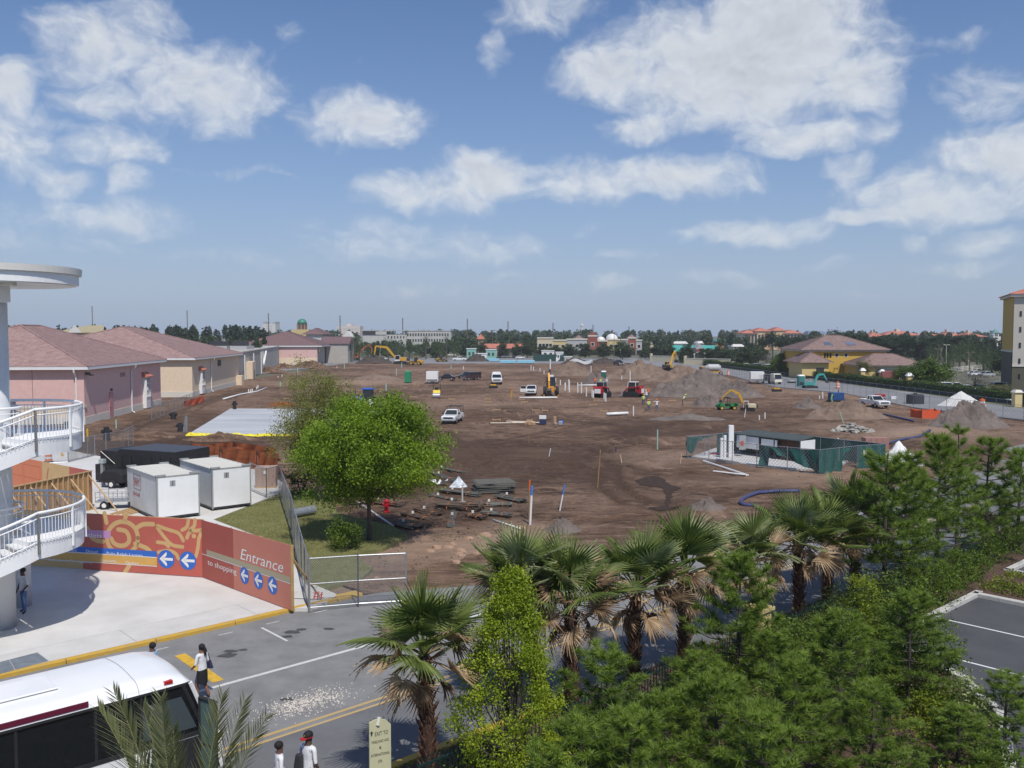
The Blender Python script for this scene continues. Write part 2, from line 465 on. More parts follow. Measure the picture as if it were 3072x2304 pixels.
PUD = [g(*p) for p in [(1905,1440),(1950,1428),(1985,1432),(2010,1452),(2040,1462),(2020,1475),(2012,1500),(2008,1520),(2045,1516),(2020,1526),(1985,1530),(1945,1522),(1990,1515),(1996,1490),(1985,1462),(1930,1456)]]
SIDE_L = [(69.0,60),(66.8,116),(61.5,136),(63.5,171),(56.5,191),(60,245),(55,300),(48,345)]
SIDEROAD = [Vector((x,y,0)) for x,y in SIDE_L] + [Vector((40,420,0)),Vector((66,420,0)),Vector((66.5,400,0)),Vector((70,330,0)),Vector((73,245,0)),Vector((77.5,171,0)),Vector((77,136,0)),Vector((79,60,0))]
TRACKS = [spline([g(*p) for p in q]) for q in [
	[(1330,1300),(1420,1390),(1560,1440),(1700,1405),(1770,1360),(1900,1330)],
	[(1380,1420),(1500,1350),(1690,1340),(1790,1380),(1850,1480),(2050,1540)],
	[(1390,1380),(1560,1330),(1760,1335),(1850,1400),(1990,1420),(2300,1440)],
	[(1500,1300),(1800,1320),(2050,1270),(2400,1250),(2560,1240)],
	[(1740,1660),(1800,1590),(1900,1560),(2080,1540),(2300,1470),(2500,1450)],
	[(2560,1390),(2700,1340),(2850,1300),(3060,1290)],
	[(2560,1290),(2750,1280),(2950,1300),(3070,1340)],
	[(1290,1250),(1600,1260),(1900,1280),(2150,1300)],
	[(560,1240),(640,1200),(800,1160),(1000,1150)],
	[(330,1330),(430,1270),(560,1220),(700,1180)],
	[(1300,1440),(1450,1400),(1640,1390),(1800,1440)],[(1340,1360),(1480,1330),(1640,1300),(1900,1250)],[(2060,1440),(2250,1450),(2480,1460)],[(2300,1290),(2450,1270),(2620,1250),(2750,1270)],
	[(1900,1510),(1820,1450),(1830,1400),(1930,1370),(2050,1340)],
]]
def dirt_h(x, y):
	x = np.asarray(x, float); y = np.asarray(y, float)
	z = .05 + .16*fbm(x/17, y/17, 3, 3) + .11*fbm(x/3.1, y/3.1, 3, 11) + .045*np.abs(fbm(x/.9, y/.9, 2, 23))
	rough = np.clip(fbm(x/23+5, y/23, 2, 41)*1.6+.45, 0, 1)
	z = z + rough*.19*fbm(x/1.4, y/1.4, 2, 55)
	for t in TRACKS:
		d = lined(x, y, t)
		z = z - .09*np.exp(-((d-.85)/.26)**2) + .06*np.exp(-((d-1.35)/.25)**2)
	for poly, w in ((YARD, 1.2), (LAWN, 1.0), (PAD, .8), (SLAB, 1.0), (SIDEROAD, 2.0), (PUD, .9)):
		d = polyd(x, y, poly)
		k = np.clip(d / w, 0, 1); k = k*k*(3-2*k)
		z = z*k + (-.06)*(1-k)
	n = x*RN.x + y*RN.y
	k = np.clip((n-32.3)/3.0, 0, 1)
	return z*k + (-.05)*(1-k)
def dz(p):
	return float(dirt_h(np.array([p.x]), np.array([p.y]))[0])
def gd(px, py):
	"""photo pixel -> point on the dirt"""
	p = g(px, py); p.z = dz(p); return p
def dirt_material():
	m = bpy.data.materials.new('graded_dirt'); m.use_nodes = True
	t = m.node_tree; b = t.nodes['Principled BSDF']
	tc = t.nodes.new('ShaderNodeTexCoord'); vec = tc.outputs['Object']
	def noise(scale, detail=5, rough=.6, stretch=None, rot=0, dist=0):
		v = vec
		if stretch or rot:
			mp = t.nodes.new('ShaderNodeMapping'); mp.inputs['Scale'].default_value = stretch or (1,1,1); mp.inputs['Rotation'].default_value = (0,0,rot); t.links.new(v, mp.inputs[0]); v = mp.outputs[0]
		n = t.nodes.new('ShaderNodeTexNoise'); t.links.new(v, n.inputs['Vector'])
		n.inputs['Scale'].default_value = scale; n.inputs['Detail'].default_value = detail; n.inputs['Roughness'].default_value = rough; n.inputs['Distortion'].default_value = dist
		return n.outputs['Fac']
	def ramp(f, lo, hi):
		r = t.nodes.new('ShaderNodeMapRange'); r.interpolation_type = 'SMOOTHSTEP'; t.links.new(f, r.inputs[0]); r.inputs[1].default_value = lo; r.inputs[2].default_value = hi; return r.outputs[0]
	def mix(f, a, c):
		x = t.nodes.new('ShaderNodeMix'); x.data_type = 'RGBA'
		t.links.new(f, x.inputs[0])
		for i, q in ((6, a), (7, c)):
			if isinstance(q, tuple): x.inputs[i].default_value = q + (1,)
			else: t.links.new(q, x.inputs[i])
		return x.outputs[2]
	big = ramp(noise(.045, 4, .6, dist=.6), .38, .62)
	base = mix(big, (.122,.078,.055), (.235,.163,.120))
	st = ramp(noise(.55, 5, .65, (.30, 1.6, 1), R(12), .5), .42, .66)
	base = mix(st, base, mix(big, (.058,.037,.026), (.132,.088,.065)))
	st2 = ramp(noise(.33, 6, .6, (1.6, .35, 1), R(-24), .8), .52, .72)
	base = mix(st2, base, (.26,.187,.14))
	cl = ramp(noise(2.2, 8, .8), .53, .66)
	base = mix(cl, base, (.052,.037,.029))
	churn = ramp(noise(.07, 3, .5, dist=.5), .36, .60)
	base = mix(math_n(t, 'MULTIPLY', ramp(noise(.85, 8, .8, (.55,1.3,1), R(18), .7), .49, .57), churn), base, (.055,.037,.028))
	base = mix(math_n(t, 'MULTIPLY', ramp(noise(1.1, 8, .78, (.5,1.5,1), R(-14), .7), .53, .60), .75), base, (.255,.188,.148))
	pale = ramp(noise(.16, 5, .7, dist=1.2), .655, .74)
	base = mix(pale, base, (.33,.27,.22))
	sp = ramp(noise(9, 2, .5), .70, .76)
	base = mix(sp, base, (.34,.26,.20))
	at_ = t.nodes.new('ShaderNodeAttribute'); at_.attribute_name = 'wet'
	wf = math_n(t, 'MULTIPLY', at_.outputs['Fac'], math_n(t, 'ADD', noise(1.3, 8, .78, (.5,1.4,1), R(20), .8), .25), True)
	base = mix(wf, base, (.056,.036,.027))  # mask holds damp soil plus the painted rut shading
	at2 = t.nodes.new('ShaderNodeAttribute'); at2.attribute_name = 'dry'
	df = math_n(t, 'MULTIPLY', at2.outputs['Fac'], math_n(t, 'ADD', noise(.8, 6, .7), .35), True)
	base = mix(df, base, (.31,.235,.185))
	warm = t.nodes.new('ShaderNodeVectorMath'); warm.operation = 'MULTIPLY'; t.links.new(base, warm.inputs[0]); warm.inputs[1].default_value = (1.19, 1.10, 1.0)
	t.links.new(warm.outputs[0], b.inputs['Base Color'])
	b.inputs['Roughness'].default_value = .9
	b.inputs['Specular IOR Level'].default_value = .15
	h = math_n(t, 'ADD', math_n(t, 'MULTIPLY', noise(1.2, 6, .7, (.5,1.3,1), R(15), .6), .7), math_n(t, 'MULTIPLY', noise(5, 5, .7), .3))
	bp = t.nodes.new('ShaderNodeBump'); bp.inputs['Strength'].default_value = .9; bp.inputs['Distance'].default_value = .4
	t.links.new(h, bp.inputs['Height']); t.links.new(bp.outputs[0], b.inputs['Normal'])
	return m
DIRT = dirt_material(); MATS['graded_dirt'] = DIRT
def build_ground():
	gm = mat('far_ground', (.075,.085,.038), .95, col2=(.17,.155,.115), scale=.02, detail=6, bump=.3, bscale=.6)
	xs = [-9000,-1500,-400,-120,0,120,400,1500,9000]; ys = [-60,10,60,160,340,700,2000,12000]
	m = MB()
	for j, y in enumerate(ys):
		for x in xs: m.v.append((x, y, -.3))
	w = len(xs)
	for j in range(len(ys)-1):
		for i in range(w-1): m.f.append((j*w+i, j*w+i+1, (j+1)*w+i+1, (j+1)*w+i))
	struct('ground', m, gm)
	rows = [31.0]
	while rows[-1] < 352: rows.append(rows[-1] * 1.0062)
	d = np.array(rows); tt = np.linspace(-.66, .66, 300)
	D, T = np.meshgrid(d, tt, indexing='ij')
	X = np.clip(D*T, -66, 74); Y = D
	Z = dirt_h(X, Y)
	V = np.stack([X, Y, Z], -1).reshape(-1, 3)
	nr, nc = D.shape
	idx = np.arange(nr*nc).reshape(nr, nc)
	F = np.stack([idx[:-1,:-1], idx[:-1,1:], idx[1:,1:], idx[1:,:-1]], -1).reshape(-1, 4)
	fx = X.reshape(-1)[F]
	F = F[(fx.max(1) - fx.min(1)) > 1e-4]
	o = mobj('dirt_lot', npmesh('dirt_lot', V, F, DIRT, True), None); o['kind'] = 'structure'
	x, y = V[:,0], V[:,1]; wet = np.zeros(len(V)); dry = np.zeros(len(V))
	for t in TRACKS:
		d = lined(x, y, t)
		wet += .75*np.exp(-((d-.85)/.30)**2)+.22*np.exp(-(d/2.2)**2)  # ruts darkened in colour for shading their relief lacks, with damp soil
	def spot(px, py, rx, ry): c = g(px, py); q = ((x-c.x)/rx)**2+((y-c.y)/ry)**2+.9*fbm(x/3.5, y/3.5, 4, 91); return np.clip(1.25-q, 0, 1)
	for (px, py, rx, ry, k) in [(1480,1370,9,11,.75),(1420,1450,6,7,.7),(1620,1430,9,5,.6),(1330,1330,6,10,.5),(2060,1275,16,8,.55),(1900,1300,14,6,.45),(1960,1300,9,4,.4),(480,1330,9,8,.7),(640,1330,9,7,.7),(330,1330,9,8,.6),(2160,1530,4,3,.6),(2200,1160,25,10,.5),(1150,1085,30,20,.7),(1850,1090,60,15,.6),(600,1260,8,16,.5),(2300,1245,10,7,.5),(2520,1290,9,6,.4),(1400,1540,7,5,.5),(2980,1330,12,10,.45),(2050,1480,7,4,.45)]: wet += k*spot(px, py, rx, ry)
	for (px, py, rx, ry, k) in [(1450,1640,8,4,.6),(1640,1600,5,4,.7),(1260,1760,4,2.2,.6),(1700,1650,9,4,.4),(1700,1165,18,16,.55),(1980,1370,5,7,.5),(2450,1440,12,4,.5),(2700,1290,14,8,.45),(2900,1310,14,8,.5),(1100,1150,18,12,.5),(1500,1110,40,10,.35),(900,1150,20,14,.4),(1320,1215,20,10,.35),(2420,1170,12,25,.45),(2100,1215,8,6,.45),(1120,1770,3,2,.5)]: dry += k*spot(px, py, rx, ry)
	for nm, v in (('wet', wet), ('dry', dry)):
		a = o.data.attributes.new(nm, 'FLOAT', 'POINT'); a.data.foreach_set('value', np.clip(v, 0, 1).astype(np.float32))
build_ground()
ASPH = mat('worn_asphalt', (.185,.183,.182), .9, col2=(.265,.262,.255), scale=.9, detail=12, bump=.35, bscale=60)
ASPHD = mat('newer_asphalt', (.132,.134,.140), .9, col2=(.175,.176,.18), scale=.9, detail=12, bump=.3, bscale=60)
ASPHP = mat('parking_asphalt', (.066,.068,.076), .88, col2=(.094,.096,.104), scale=.5, detail=8, bump=.3, bscale=50)
CONC = mat('pale_concrete', (.56,.545,.51), .85, col2=(.68,.665,.63), scale=.5, detail=9, bump=.15, bscale=25)
CONC2 = mat('kerb_concrete', (.46,.45,.42), .85, col2=(.58,.57,.54), scale=2.2, detail=7, bump=.2)
WLINE = mat('white_road_paint', (.60,.59,.56), .8, var=.16, scale=7, detail=8)
YLINE = mat('faded_yellow_paint', (.52,.33,.10), .8, col2=(.44,.36,.22), scale=6, detail=8)
MULCH = mat('bark_mulch', (.055,.030,.022), .95, col2=(.16,.09,.065), scale=9, detail=9, bump=1.0, bscale=26)
GRASSM = mat('lawn_soil', (.15,.16,.05), .95, col2=(.25,.235,.10), scale=1.4, detail=8, bump=.8, bscale=30)
def strip(s0, s1, n0, n1, z, k=1):
	m = MB()
	for i in range(k):
		a, b = s0 + (s1-s0)*i/k, s0 + (s1-s0)*(i+1)/k
		m.quad(rd(a,n0,z), rd(b,n0,z), rd(b,n1,z), rd(a,n1,z))
	return m
def slab_box(s0, s1, n0, n1, z0, z1):
	return MB().prism([rd(s0,n0), rd(s1,n0), rd(s1,n1), rd(s0,n1)], z0, z1)
def build_near_road():
	road = struct('road', strip(-45, 120, 22.15, 31.9, .02), ASPH)
	road2 = struct('road_near_lane', strip(-45, 120, 18.6, 22.146, .02), ASPHD)
	struct('lane_line_white', strip(-45, 23.5, 26.55, 26.72, .026), WLINE)
	struct('centre_line_yellow', strip(-45, 24, 22.33, 22.47, .026), YLINE)
	struct('centre_line_yellow', strip(-45, 24, 22.02, 22.14, .026), YLINE)
	struct('centre_line_yellow', strip(24.6, 90, 22.33, 22.47, .026), YLINE)
	struct('centre_line_yellow', strip(24.6, 90, 22.02, 22.14, .026), YLINE)
	m = MB(); m.quad(rd(24.6,22.5,.027), rd(24.8,22.42,.027), rd(38,25.3,.027), rd(37.6,25.4,.027)); struct('turn_line_yellow', m, YLINE)
	a, b = g(540,1966), g(655,2046)
	t = (b-a).normalized(); w = Vector((-t.y, t.x, 0))*.19
	m = MB(); m.add([a-w, b-w, b+w, a+w], [(0,1,2,3)])
	for i in range(len(m.v)): m.v[i] = (m.v[i][0], m.v[i][1], .028)
	struct('stop_bar_yellow', m, YELPNT)
	for s0 in (8.2, 9.6, 11.6, 14.0, 15.9, 18.0):
		struct('parking_dash_white', strip(s0, s0+.55, 31.18, 31.24, .027), WLINE)
	a, b = g(785,1885), g(862,1925)
	t = (b-a).normalized(); w = Vector((-t.y, t.x, 0))*.05
	m = MB(); m.sheet([a-w, b-w, b+w, a+w], .027); struct('stall_line_white', m, WLINE)
	e = []; rr = random.Random(3)
	for i in range(60):
		sx = 20.9+i*1.2; e.append(rd(sx, max(28.9, 32.2-(sx-20.9)*.55)+rr.uniform(-.35,.35)))
	m = MB(); o = 0
	for i, p in enumerate(e):
		q = rd(20.9+i*1.2, 34.5); mid = p.lerp(q, .35); m.v += [(p.x,p.y,.024),(mid.x,mid.y,.05+rr.uniform(0,.05)),(q.x,q.y,.0)]
		if i: b = 3*i; m.f += [(b-3,b,b+1,b-2),(b-2,b+1,b+2,b-1)]
	struct('dirt_shoulder', m, DIRT, smooth=True)
	pm = mat('asphalt_patch', (.215,.212,.205), .9, var=.16, scale=2, detail=8, bump=.3, bscale=50)
	pts = [g(*p) for p in [(683,2086),(706,2081),(785,2140),(792,2160),(752,2150)]]
	struct('asphalt_patch', MB().sheet(pts, .0262), pm)
	om = mat('oil_stain', (.07,.068,.066), .7, var=.3, scale=6)
	for (px, py, r) in [(875,1898,.32),(862,1912,.2),(682,1968,.33),(692,1956,.22),(905,1890,.18),(728,1952,.16),(862,2100,.18),(985,1888,.2)]:
		p = g(px, py); q = []
		for k in range(14):
			a = 2*math.pi*k/14; rr = r*rnd.uniform(.6, 1.1)
			q.append((p.x + math.cos(a)*rr*1.25, p.y + math.sin(a)*rr*.8))
		struct('oil_stain', MB().sheet(q, .0265), om)
	V = []; F = []
	c = g(915,2112)
	for i in range(900):
		x, y = rnd.gauss(0,.55)*1.35, rnd.gauss(0,.36); sz = rnd.uniform(.012,.035)
		p = c + RR*x + RN*y
		o = len(V)
		for k in range(3):
			a = k*2.1 + rnd.random(); V.append((p.x+math.cos(a)*sz, p.y+math.sin(a)*sz, .024))
		V.append((p.x, p.y, .024+sz))
		F += [(o,o+1,o+3),(o+1,o+2,o+3),(o+2,o,o+3)]
	o = mobj('gravel', npmesh('gravel', V, F, mat('crushed_limestone', (.62,.57,.50), .9, var=.2, scale=20)), None)
	tag(o, 'pale crushed stone spilled on the grey asphalt lane', 'gravel', kind='stuff')
	km = mat('kerb_yellow_paint', (.62,.37,.03), .75, col2=(.50,.33,.09), scale=3.5, detail=8, bump=.3, bscale=20)
	root = thing('painted_kerb', 'yellow painted kerb along the edge of the pale concrete plaza', 'kerb')
	s = -30.0
	while s < 19.4:
		e = min(s+3.0, 19.45)
		slab_box(s+.008, e-.008, 31.9, 32.15, -.05, .165).build('kerb_length', km, root, bevel=.03)
		s = e
	slab_box(19.5, 20.7, 31.9, 32.5, -.05, .15).build('kerb_end', km, root, bevel=.05)
	root2 = thing('painted_kerb', 'yellow kerb at the foot of the palm verge below the exit sign', 'kerb')
	s = -30.0
	while s < 66:
		slab_box(s+.008, s+2.992, 18.32, 18.6, -.05, .15).build('kerb_length', km if s < 18 else mat('dark_kerb', (.16,.155,.15), .9, var=.2), root2, bevel=.03)
		s += 3.0
	s = -30.0; k = 0
	while s < 19.3:
		e = min(s+4.6, 19.3)
		struct('pavement_slab', slab_box(s+.008, e-.008, 32.158, 33.90, -.05, .15), mat('walk_concrete', (.53,.515,.48), .85, col2=(.635,.62,.59), scale=.9, detail=9, bump=.15, bscale=25))
		s = e
	struct('concrete_plaza', MB().prism(YARD, -.06, .15), CONC)
	ut = thing('utility_cover', 'grey steel utility cover set in the plaza behind the bus', 'cover', g(70,1990,.15))
	c = g(70,1990,.15)
	uq = [g(*p, .15) - c for p in [(-60,2003),(112,1959),(146,1984),(-60,2040)]]
	fq = [q*1.06 for q in uq]
	MB().prism([(q.x,q.y) for q in fq], .002, .012).build('frame', CONC2, ut)
	for i in range(2):
		l = [uq[0].lerp(uq[1], i*.5+.005), uq[0].lerp(uq[1], i*.5+.495), uq[3].lerp(uq[2], i*.5+.495), uq[3].lerp(uq[2], i*.5+.005)]
		MB().prism([(q.x,q.y) for q in l], .013, .022).build('lid', mat('cover_steel', (.22,.25,.28), .6, metal=.3, var=.2, scale=3), ut)
build_near_road()
def build_lawn():
	struct('lawn', MB().prism(LAWN, -.08, .13), GRASSM)
	P = np.array([(p.x, p.y) for p in LAWN])
	r = np.random.RandomState(5)
	n = 90000
	x = r.uniform(P[:,0].min(), P[:,0].max(), n); y = r.uniform(P[:,1].min(), P[:,1].max(), n)
	ok = polyd(x, y, LAWN) < -.02
	x, y = x[ok], y[ok]; n = len(x)
	dens = vnoise(x/1.3, y/1.3, 9)
	a = r.uniform(0, 6.28, n); h = r.uniform(.03, .085, n)*(.6+.7*dens); w = .012
	lean = r.uniform(-.035, .035, (n,2))
	z = np.full(n, .128)
	V = np.stack([np.stack([x-np.cos(a)*w, y-np.sin(a)*w, z], -1), np.stack([x+np.cos(a)*w, y+np.sin(a)*w, z], -1), np.stack([x+lean[:,0], y+lean[:,1], z+h], -1)], 1).reshape(-1,3)
	F = np.arange(n*3).reshape(-1,3)
	gmx = leafmat('grass_blades', (.17,.19,.05), (.30,.29,.10), (.40,.35,.18), tone=False, trans=.25)
	tag(mobj('grass', npmesh('grass', V, F, gmx), None), 'short green and straw coloured lawn under the round green tree', 'grass', kind='stuff')
build_lawn()
def build_pad():
	m = mat('wet_slab', (.40,.41,.42), .55, col2=(.58,.585,.59), scale=.16, detail=7, stretch=(.35,1.6,1), bump=.1)
	o = struct('concrete_pad', MB().prism(PAD, -.06, .14), m)
	ym = mat('yellow_sheeting', (.78,.66,.04), .45, var=.15, scale=3)
	t = thing('yellow_sheeting', 'crumpled yellow plastic sheeting along the front edge of the grey slab', 'sheeting')
	a, b = g(560,1309), g(1005,1312)
	V = MB(); nn = 60; prev = None
	for i in range(nn+1):
		u = i/nn; p = a.lerp(b, u)
		w = .22+.28*rnd.random(); h = .10+.22*rnd.random()
		rowp = [(p.x, p.y+w*.4, .15), (p.x+rnd.uniform(-.1,.1), p.y-.05, .15+h), (p.x, p.y-w*.8, .06+h*.4), (p.x, p.y-w*1.4, .0)]
		o0 = len(V.v); V.v += rowp
		if i:
			for k in range(3): V.f.append((o0-4+k, o0+k, o0+k+1, o0-4+k+1))
	V.build('folded_sheet', ym, t)
	t2 = thing('yellow_sheeting', 'yellow sheeting flapping at the right end of the slab behind the round tree', 'sheeting')
	V = MB(); a, b = g(1195,1240), g(1212,1268)
	for i in range(9):
		p = a.lerp(b, i/8); h = rnd.uniform(.15,.4); o0 = len(V.v)
		V.v += [(p.x-.3,p.y,.15),(p.x,p.y,.15+h),(p.x+.35,p.y,.06)]
		if i:
			for k in range(2): V.f.append((o0-3+k, o0+k, o0+k+1, o0-3+k+1))
	V.build('folded_sheet', ym, t2)
build_pad()
def build_side_road():
	sm = mat('side_asphalt', (.19,.19,.195), .9, col2=(.27,.27,.27), scale=.12, detail=8, bump=.2, bscale=20)
	struct('side_road', MB().prism(SIDEROAD, -.06, .06), sm)
	lot = [Vector((84,70,0)),Vector((84,205,0)),Vector((150,205,0)),Vector((150,70,0))]
	struct('hotel_car_park', MB().prism(lot, -.28, -.02), mat('car_park_asphalt', (.12,.12,.125), .9, var=.15, scale=.3, detail=7))
	fl = [Vector(p+(0,)) for p in [(-90,352),(46,352),(40,418),(66,421),(66,440),(-200,440),(-200,395)]]
	struct('far_street', MB().prism(fl, -.29, -.02), sm)
	struct('left_car_park', MB().prism([Vector(p+(0,)) for p in [(-150,235),(-75,235),(-66,350),(-95,350),(-230,350)]], -.29, -.05), sm)
	struct('verge', MB().prism([Vector(p+(0,)) for p in [(77.2,60),(77.2,136),(77.7,171),(73.2,245),(70.2,330),(78,330),(81,245),(83.5,171),(83.5,60)]], -.28, .07), GRASSM)
build_side_road()
def build_right_bed():
	"""planting bed between the near road and the parking bays, camera side of the palms"""
	bed = [rd(-20,18.3), rd(95,18.3), rd(95,15.2), rd(44.75,15.2), rd(44.75,-10), rd(40.15,-10), rd(40.15,14.75), rd(31.2,14.75), rd(29.6,11.4), rd(27.4,9.4), rd(20,6.4), rd(18,0), rd(-20,0)]
	struct('planting_bed', MB().prism(bed, -.25, .10), MULCH)
	p1 = [rd(40,14.6), rd(31.3,14.6), rd(29.7,11.3), rd(27.5,9.3), rd(20.1,6.3), rd(18.1,-12), rd(40,-12)]
	struct('parking_bay', MB().prism(p1, -.25, -.02), ASPHP)
	p2 = [rd(44.9,15.05), rd(95,15.05), rd(95,-12), rd(44.9,-12)]
	struct('parking_bay', MB().prism(p2, -.25, -.02), ASPHP)
	kerb = thing('parking_kerb', 'pale concrete kerb round the dark parking bay beside the pines', 'kerb')
	def run(pts, root):
		for a, b in zip(pts[:-1], pts[1:]):
			t = (b-a); n = max(1, int(t.length/3)); t.normalize(); w = Vector((-t.y, t.x, 0))
			for i in range(n):
				p, q = a.lerp(b, i/n) + t*.006, a.lerp(b, (i+1)/n) - t*.006
				MB().prism([p, q, q+w*.3, p+w*.3], -.2, .14).build('kerb_length', CONC2, root, bevel=.025)
	run([rd(40.05,-9), rd(40.05,14.55)], kerb)
	run([rd(40.35,14.62), rd(31.3,14.62), rd(29.7,11.32), rd(27.5,9.32), rd(20.1,6.35)], kerb)
	kerb2 = thing('parking_kerb', 'pale kerb of the farther parking bay at the right edge', 'kerb')
	run([rd(94,15.1), rd(44.9,15.1), rd(44.9,-9)], kerb2)
	for i, s in enumerate((35.7, 31.55, 27.4)):
		o = struct('stall_line_white', strip(s-.05, s+.05, 13.9-9*(i == 2), 8.2-4*(i == 2), -.014), mat('fresh_white_paint', (.78,.78,.77), .7))
	struct('stall_line_white', strip(47.9, 48.0, 14.6, 9, -.014), MATS['fresh_white_paint'])
build_right_bed()
# ------------------------------------------------------------------ outlet buildings on the left
def tile_material(name, c1, c2):
	m = mat(name, c1, .8, col2=c2, scale=1.3, detail=9, bump=.3, bscale=12)
	return m
TILE = tile_material('pink_roof_tile', (.245,.145,.132), (.375,.255,.235))
TILEB = tile_material('brown_roof_tile', (.165,.105,.095), (.30,.205,.18))
TILER = tile_material('red_roof_tile', (.42,.13,.085), (.56,.22,.15))
PINK = mat('pink_stucco', (.70,.455,.41), .9, var=.06, scale=1.5, bump=.2, bscale=14)
PEACH = mat('peach_stucco', (.76,.61,.44), .9, var=.06, scale=1.5, bump=.2, bscale=14)
CREAM = mat('cream_trim', (.66,.62,.54), .8, var=.06)
STUC = mat('grey_stucco', (.43,.40,.355), .9, var=.07, scale=.8, bump=.2, bscale=10)
def hip_roof(par, x0, x1, y0, y1, z0, rise, tile, step=.36, pitchw=.3, axis='y', name='roof', cap=None, lap=.035):
	"""hipped roof laid in stepped courses of barrel tiles; ridge along `axis`"""
	hw = min(x1-x0, y1-y0) / 2
	n = max(4, int(math.hypot(hw, rise) / step))
	V = []; F = []
	def ring(t, dzz):
		w = hw*t
		a0, a1, b0, b1 = x0+w, x1-w, y0+w, y1-w
		return [(a0,b0),(a1,b0),(a1,b1),(a0,b1)], z0+rise*t+dzz
	for k in range(n):
		t0, t1 = k/n, (k+1)/n
		A, za = ring(t0, lap); B, zb = ring(t1, 0)
		C, zc = ring(t0, -.01)
		for e in range(4):
			p, q = A[e], A[(e+1) % 4]; r, s = B[e], B[(e+1) % 4]; c, d = C[e], C[(e+1) % 4]
			L0 = math.hypot(q[0]-p[0], q[1]-p[1])
			m = max(1, int(L0 / pitchw))
			o = len(V)
			for i in range(m+1):
				u = i/m; hgt = .05 if (i % 2) else 0.0
				V.append((c[0]+(d[0]-c[0])*u, c[1]+(d[1]-c[1])*u, zc))
				V.append((p[0]+(q[0]-p[0])*u, p[1]+(q[1]-p[1])*u, za+hgt))
				V.append((r[0]+(s[0]-r[0])*u, r[1]+(s[1]-r[1])*u, zb+hgt*.8))
			for i in range(m):
				a = o+3*i
				F.append((a, a+3, a+4, a+1)); F.append((a+1, a+4, a+5, a+2))
	o = mobj(name, npmesh(name, V, F, tile), None, par)
	A, _ = ring(0, 0); B, _ = ring(1, 0); zt = z0+rise+.08
	m = MB()
	for e in range(4):
		m.tube([(A[e][0],A[e][1],z0+.06),(B[e][0],B[e][1],zt)], .11, 5)
	if y1-y0 >= x1-x0: m.tube([(B[0][0],B[0][1],zt),(B[3][0],B[3][1],zt)], .11, 5)
	else: m.tube([(B[0][0],B[0][1],zt),(B[1][0],B[1][1],zt)], .11, 5)
	m.build('ridge_tiles', cap or tile, o)
	return o
def downspout(par, x, y, ztop, out=(1,0), name='downspout'):
	m = MB(); ox, oy = out
	m.tube([(x+ox*.75, y+oy*.75, ztop), (x+ox*.7, y+oy*.7, ztop-.35), (x+ox*.12, y+oy*.12, ztop-.9), (x+ox*.12, y+oy*.12, .35), (x+ox*.5, y+oy*.5, .12)], .10, 6)
	return m.build(name, WHITE, par)
def eaves(par, x0, x1, y0, y1, z, ov, h=.3):
	"""white fascia round the eaves plus a soffit"""
	m = MB()
	X0, X1, Y0, Y1 = x0-ov, x1+ov, y0-ov, y1+ov
	m.box(X0, X1, Y0-.03, Y0+.12, z-h, z+.02); m.box(X0, X1, Y1-.12, Y1+.03, z-h, z+.02)
	m.box(X1-.12, X1+.03, Y0+.121, Y1-.121, z-h, z+.02); m.box(X0-.03, X0+.12, Y0+.121, Y1-.121, z-h, z+.02)
	f = m.build('fascia', WHITE, par)
	MB().box(X0+.125, X1-.125, Y0+.125, Y1-.125, z-h+.04, z-h+.09).build('soffit', CREAM, par)
	return f
def bay_window(par, x, y, z0, z1, w=1.6):
	"""white bay with a little tiled roof on a wall facing +x"""
	m = MB(); m.box(x, x+.55, y-w/2, y+w/2, .3, z0)
	b = m.build('bay_window', WHITE, par)
	fr = MB()
	for k in range(4): fr.box(x+.5, x+.62, y-w/2+k*(w-.12)/3, y-w/2+k*(w-.12)/3+.12, z0, z1)
	for zz in (z0, (z0*2+z1)/3, (z0+2*z1)/3, z1-.1): fr.box(x+.52, x+.615, y-w/2+.01, y+w/2-.01, zz, zz+.09)
	fr.box(x, x+.5, y-w/2, y-w/2+.12, z0, z1); fr.box(x, x+.5, y+w/2-.12, y+w/2, z0, z1)
	fr.build('window_frame', WHITE, b)
	MB().box(x+.05, x+.5, y-w/2+.13, y+w/2-.13, z0+.01, z1-.01).build('pane', GLASSB, b)
	rf = MB(); rf.add([(x,y-w/2-.3,z1+.75),(x,y+w/2+.3,z1+.75),(x+.95,y+w/2+.3,z1+.1),(x+.95,y-w/2-.3,z1+.1),(x,y-w/2-.3,z1),(x,y+w/2+.3,z1),(x+.9,y+w/2+.3,z1),(x+.9,y-w/2-.3,z1)],
		[(0,1,2,3),(4,7,6,5),(0,4,5,1),(3,2,6,7),(0,3,7,4),(1,5,6,2)])
	rf.build('bay_roof', TILER, b)
	return b
BU = thing('outlet_building', 'long pink stucco outlet building with mauve tiled hip roof behind the stair tower', 'building', (-52.26,109.73,0), R(5.54))
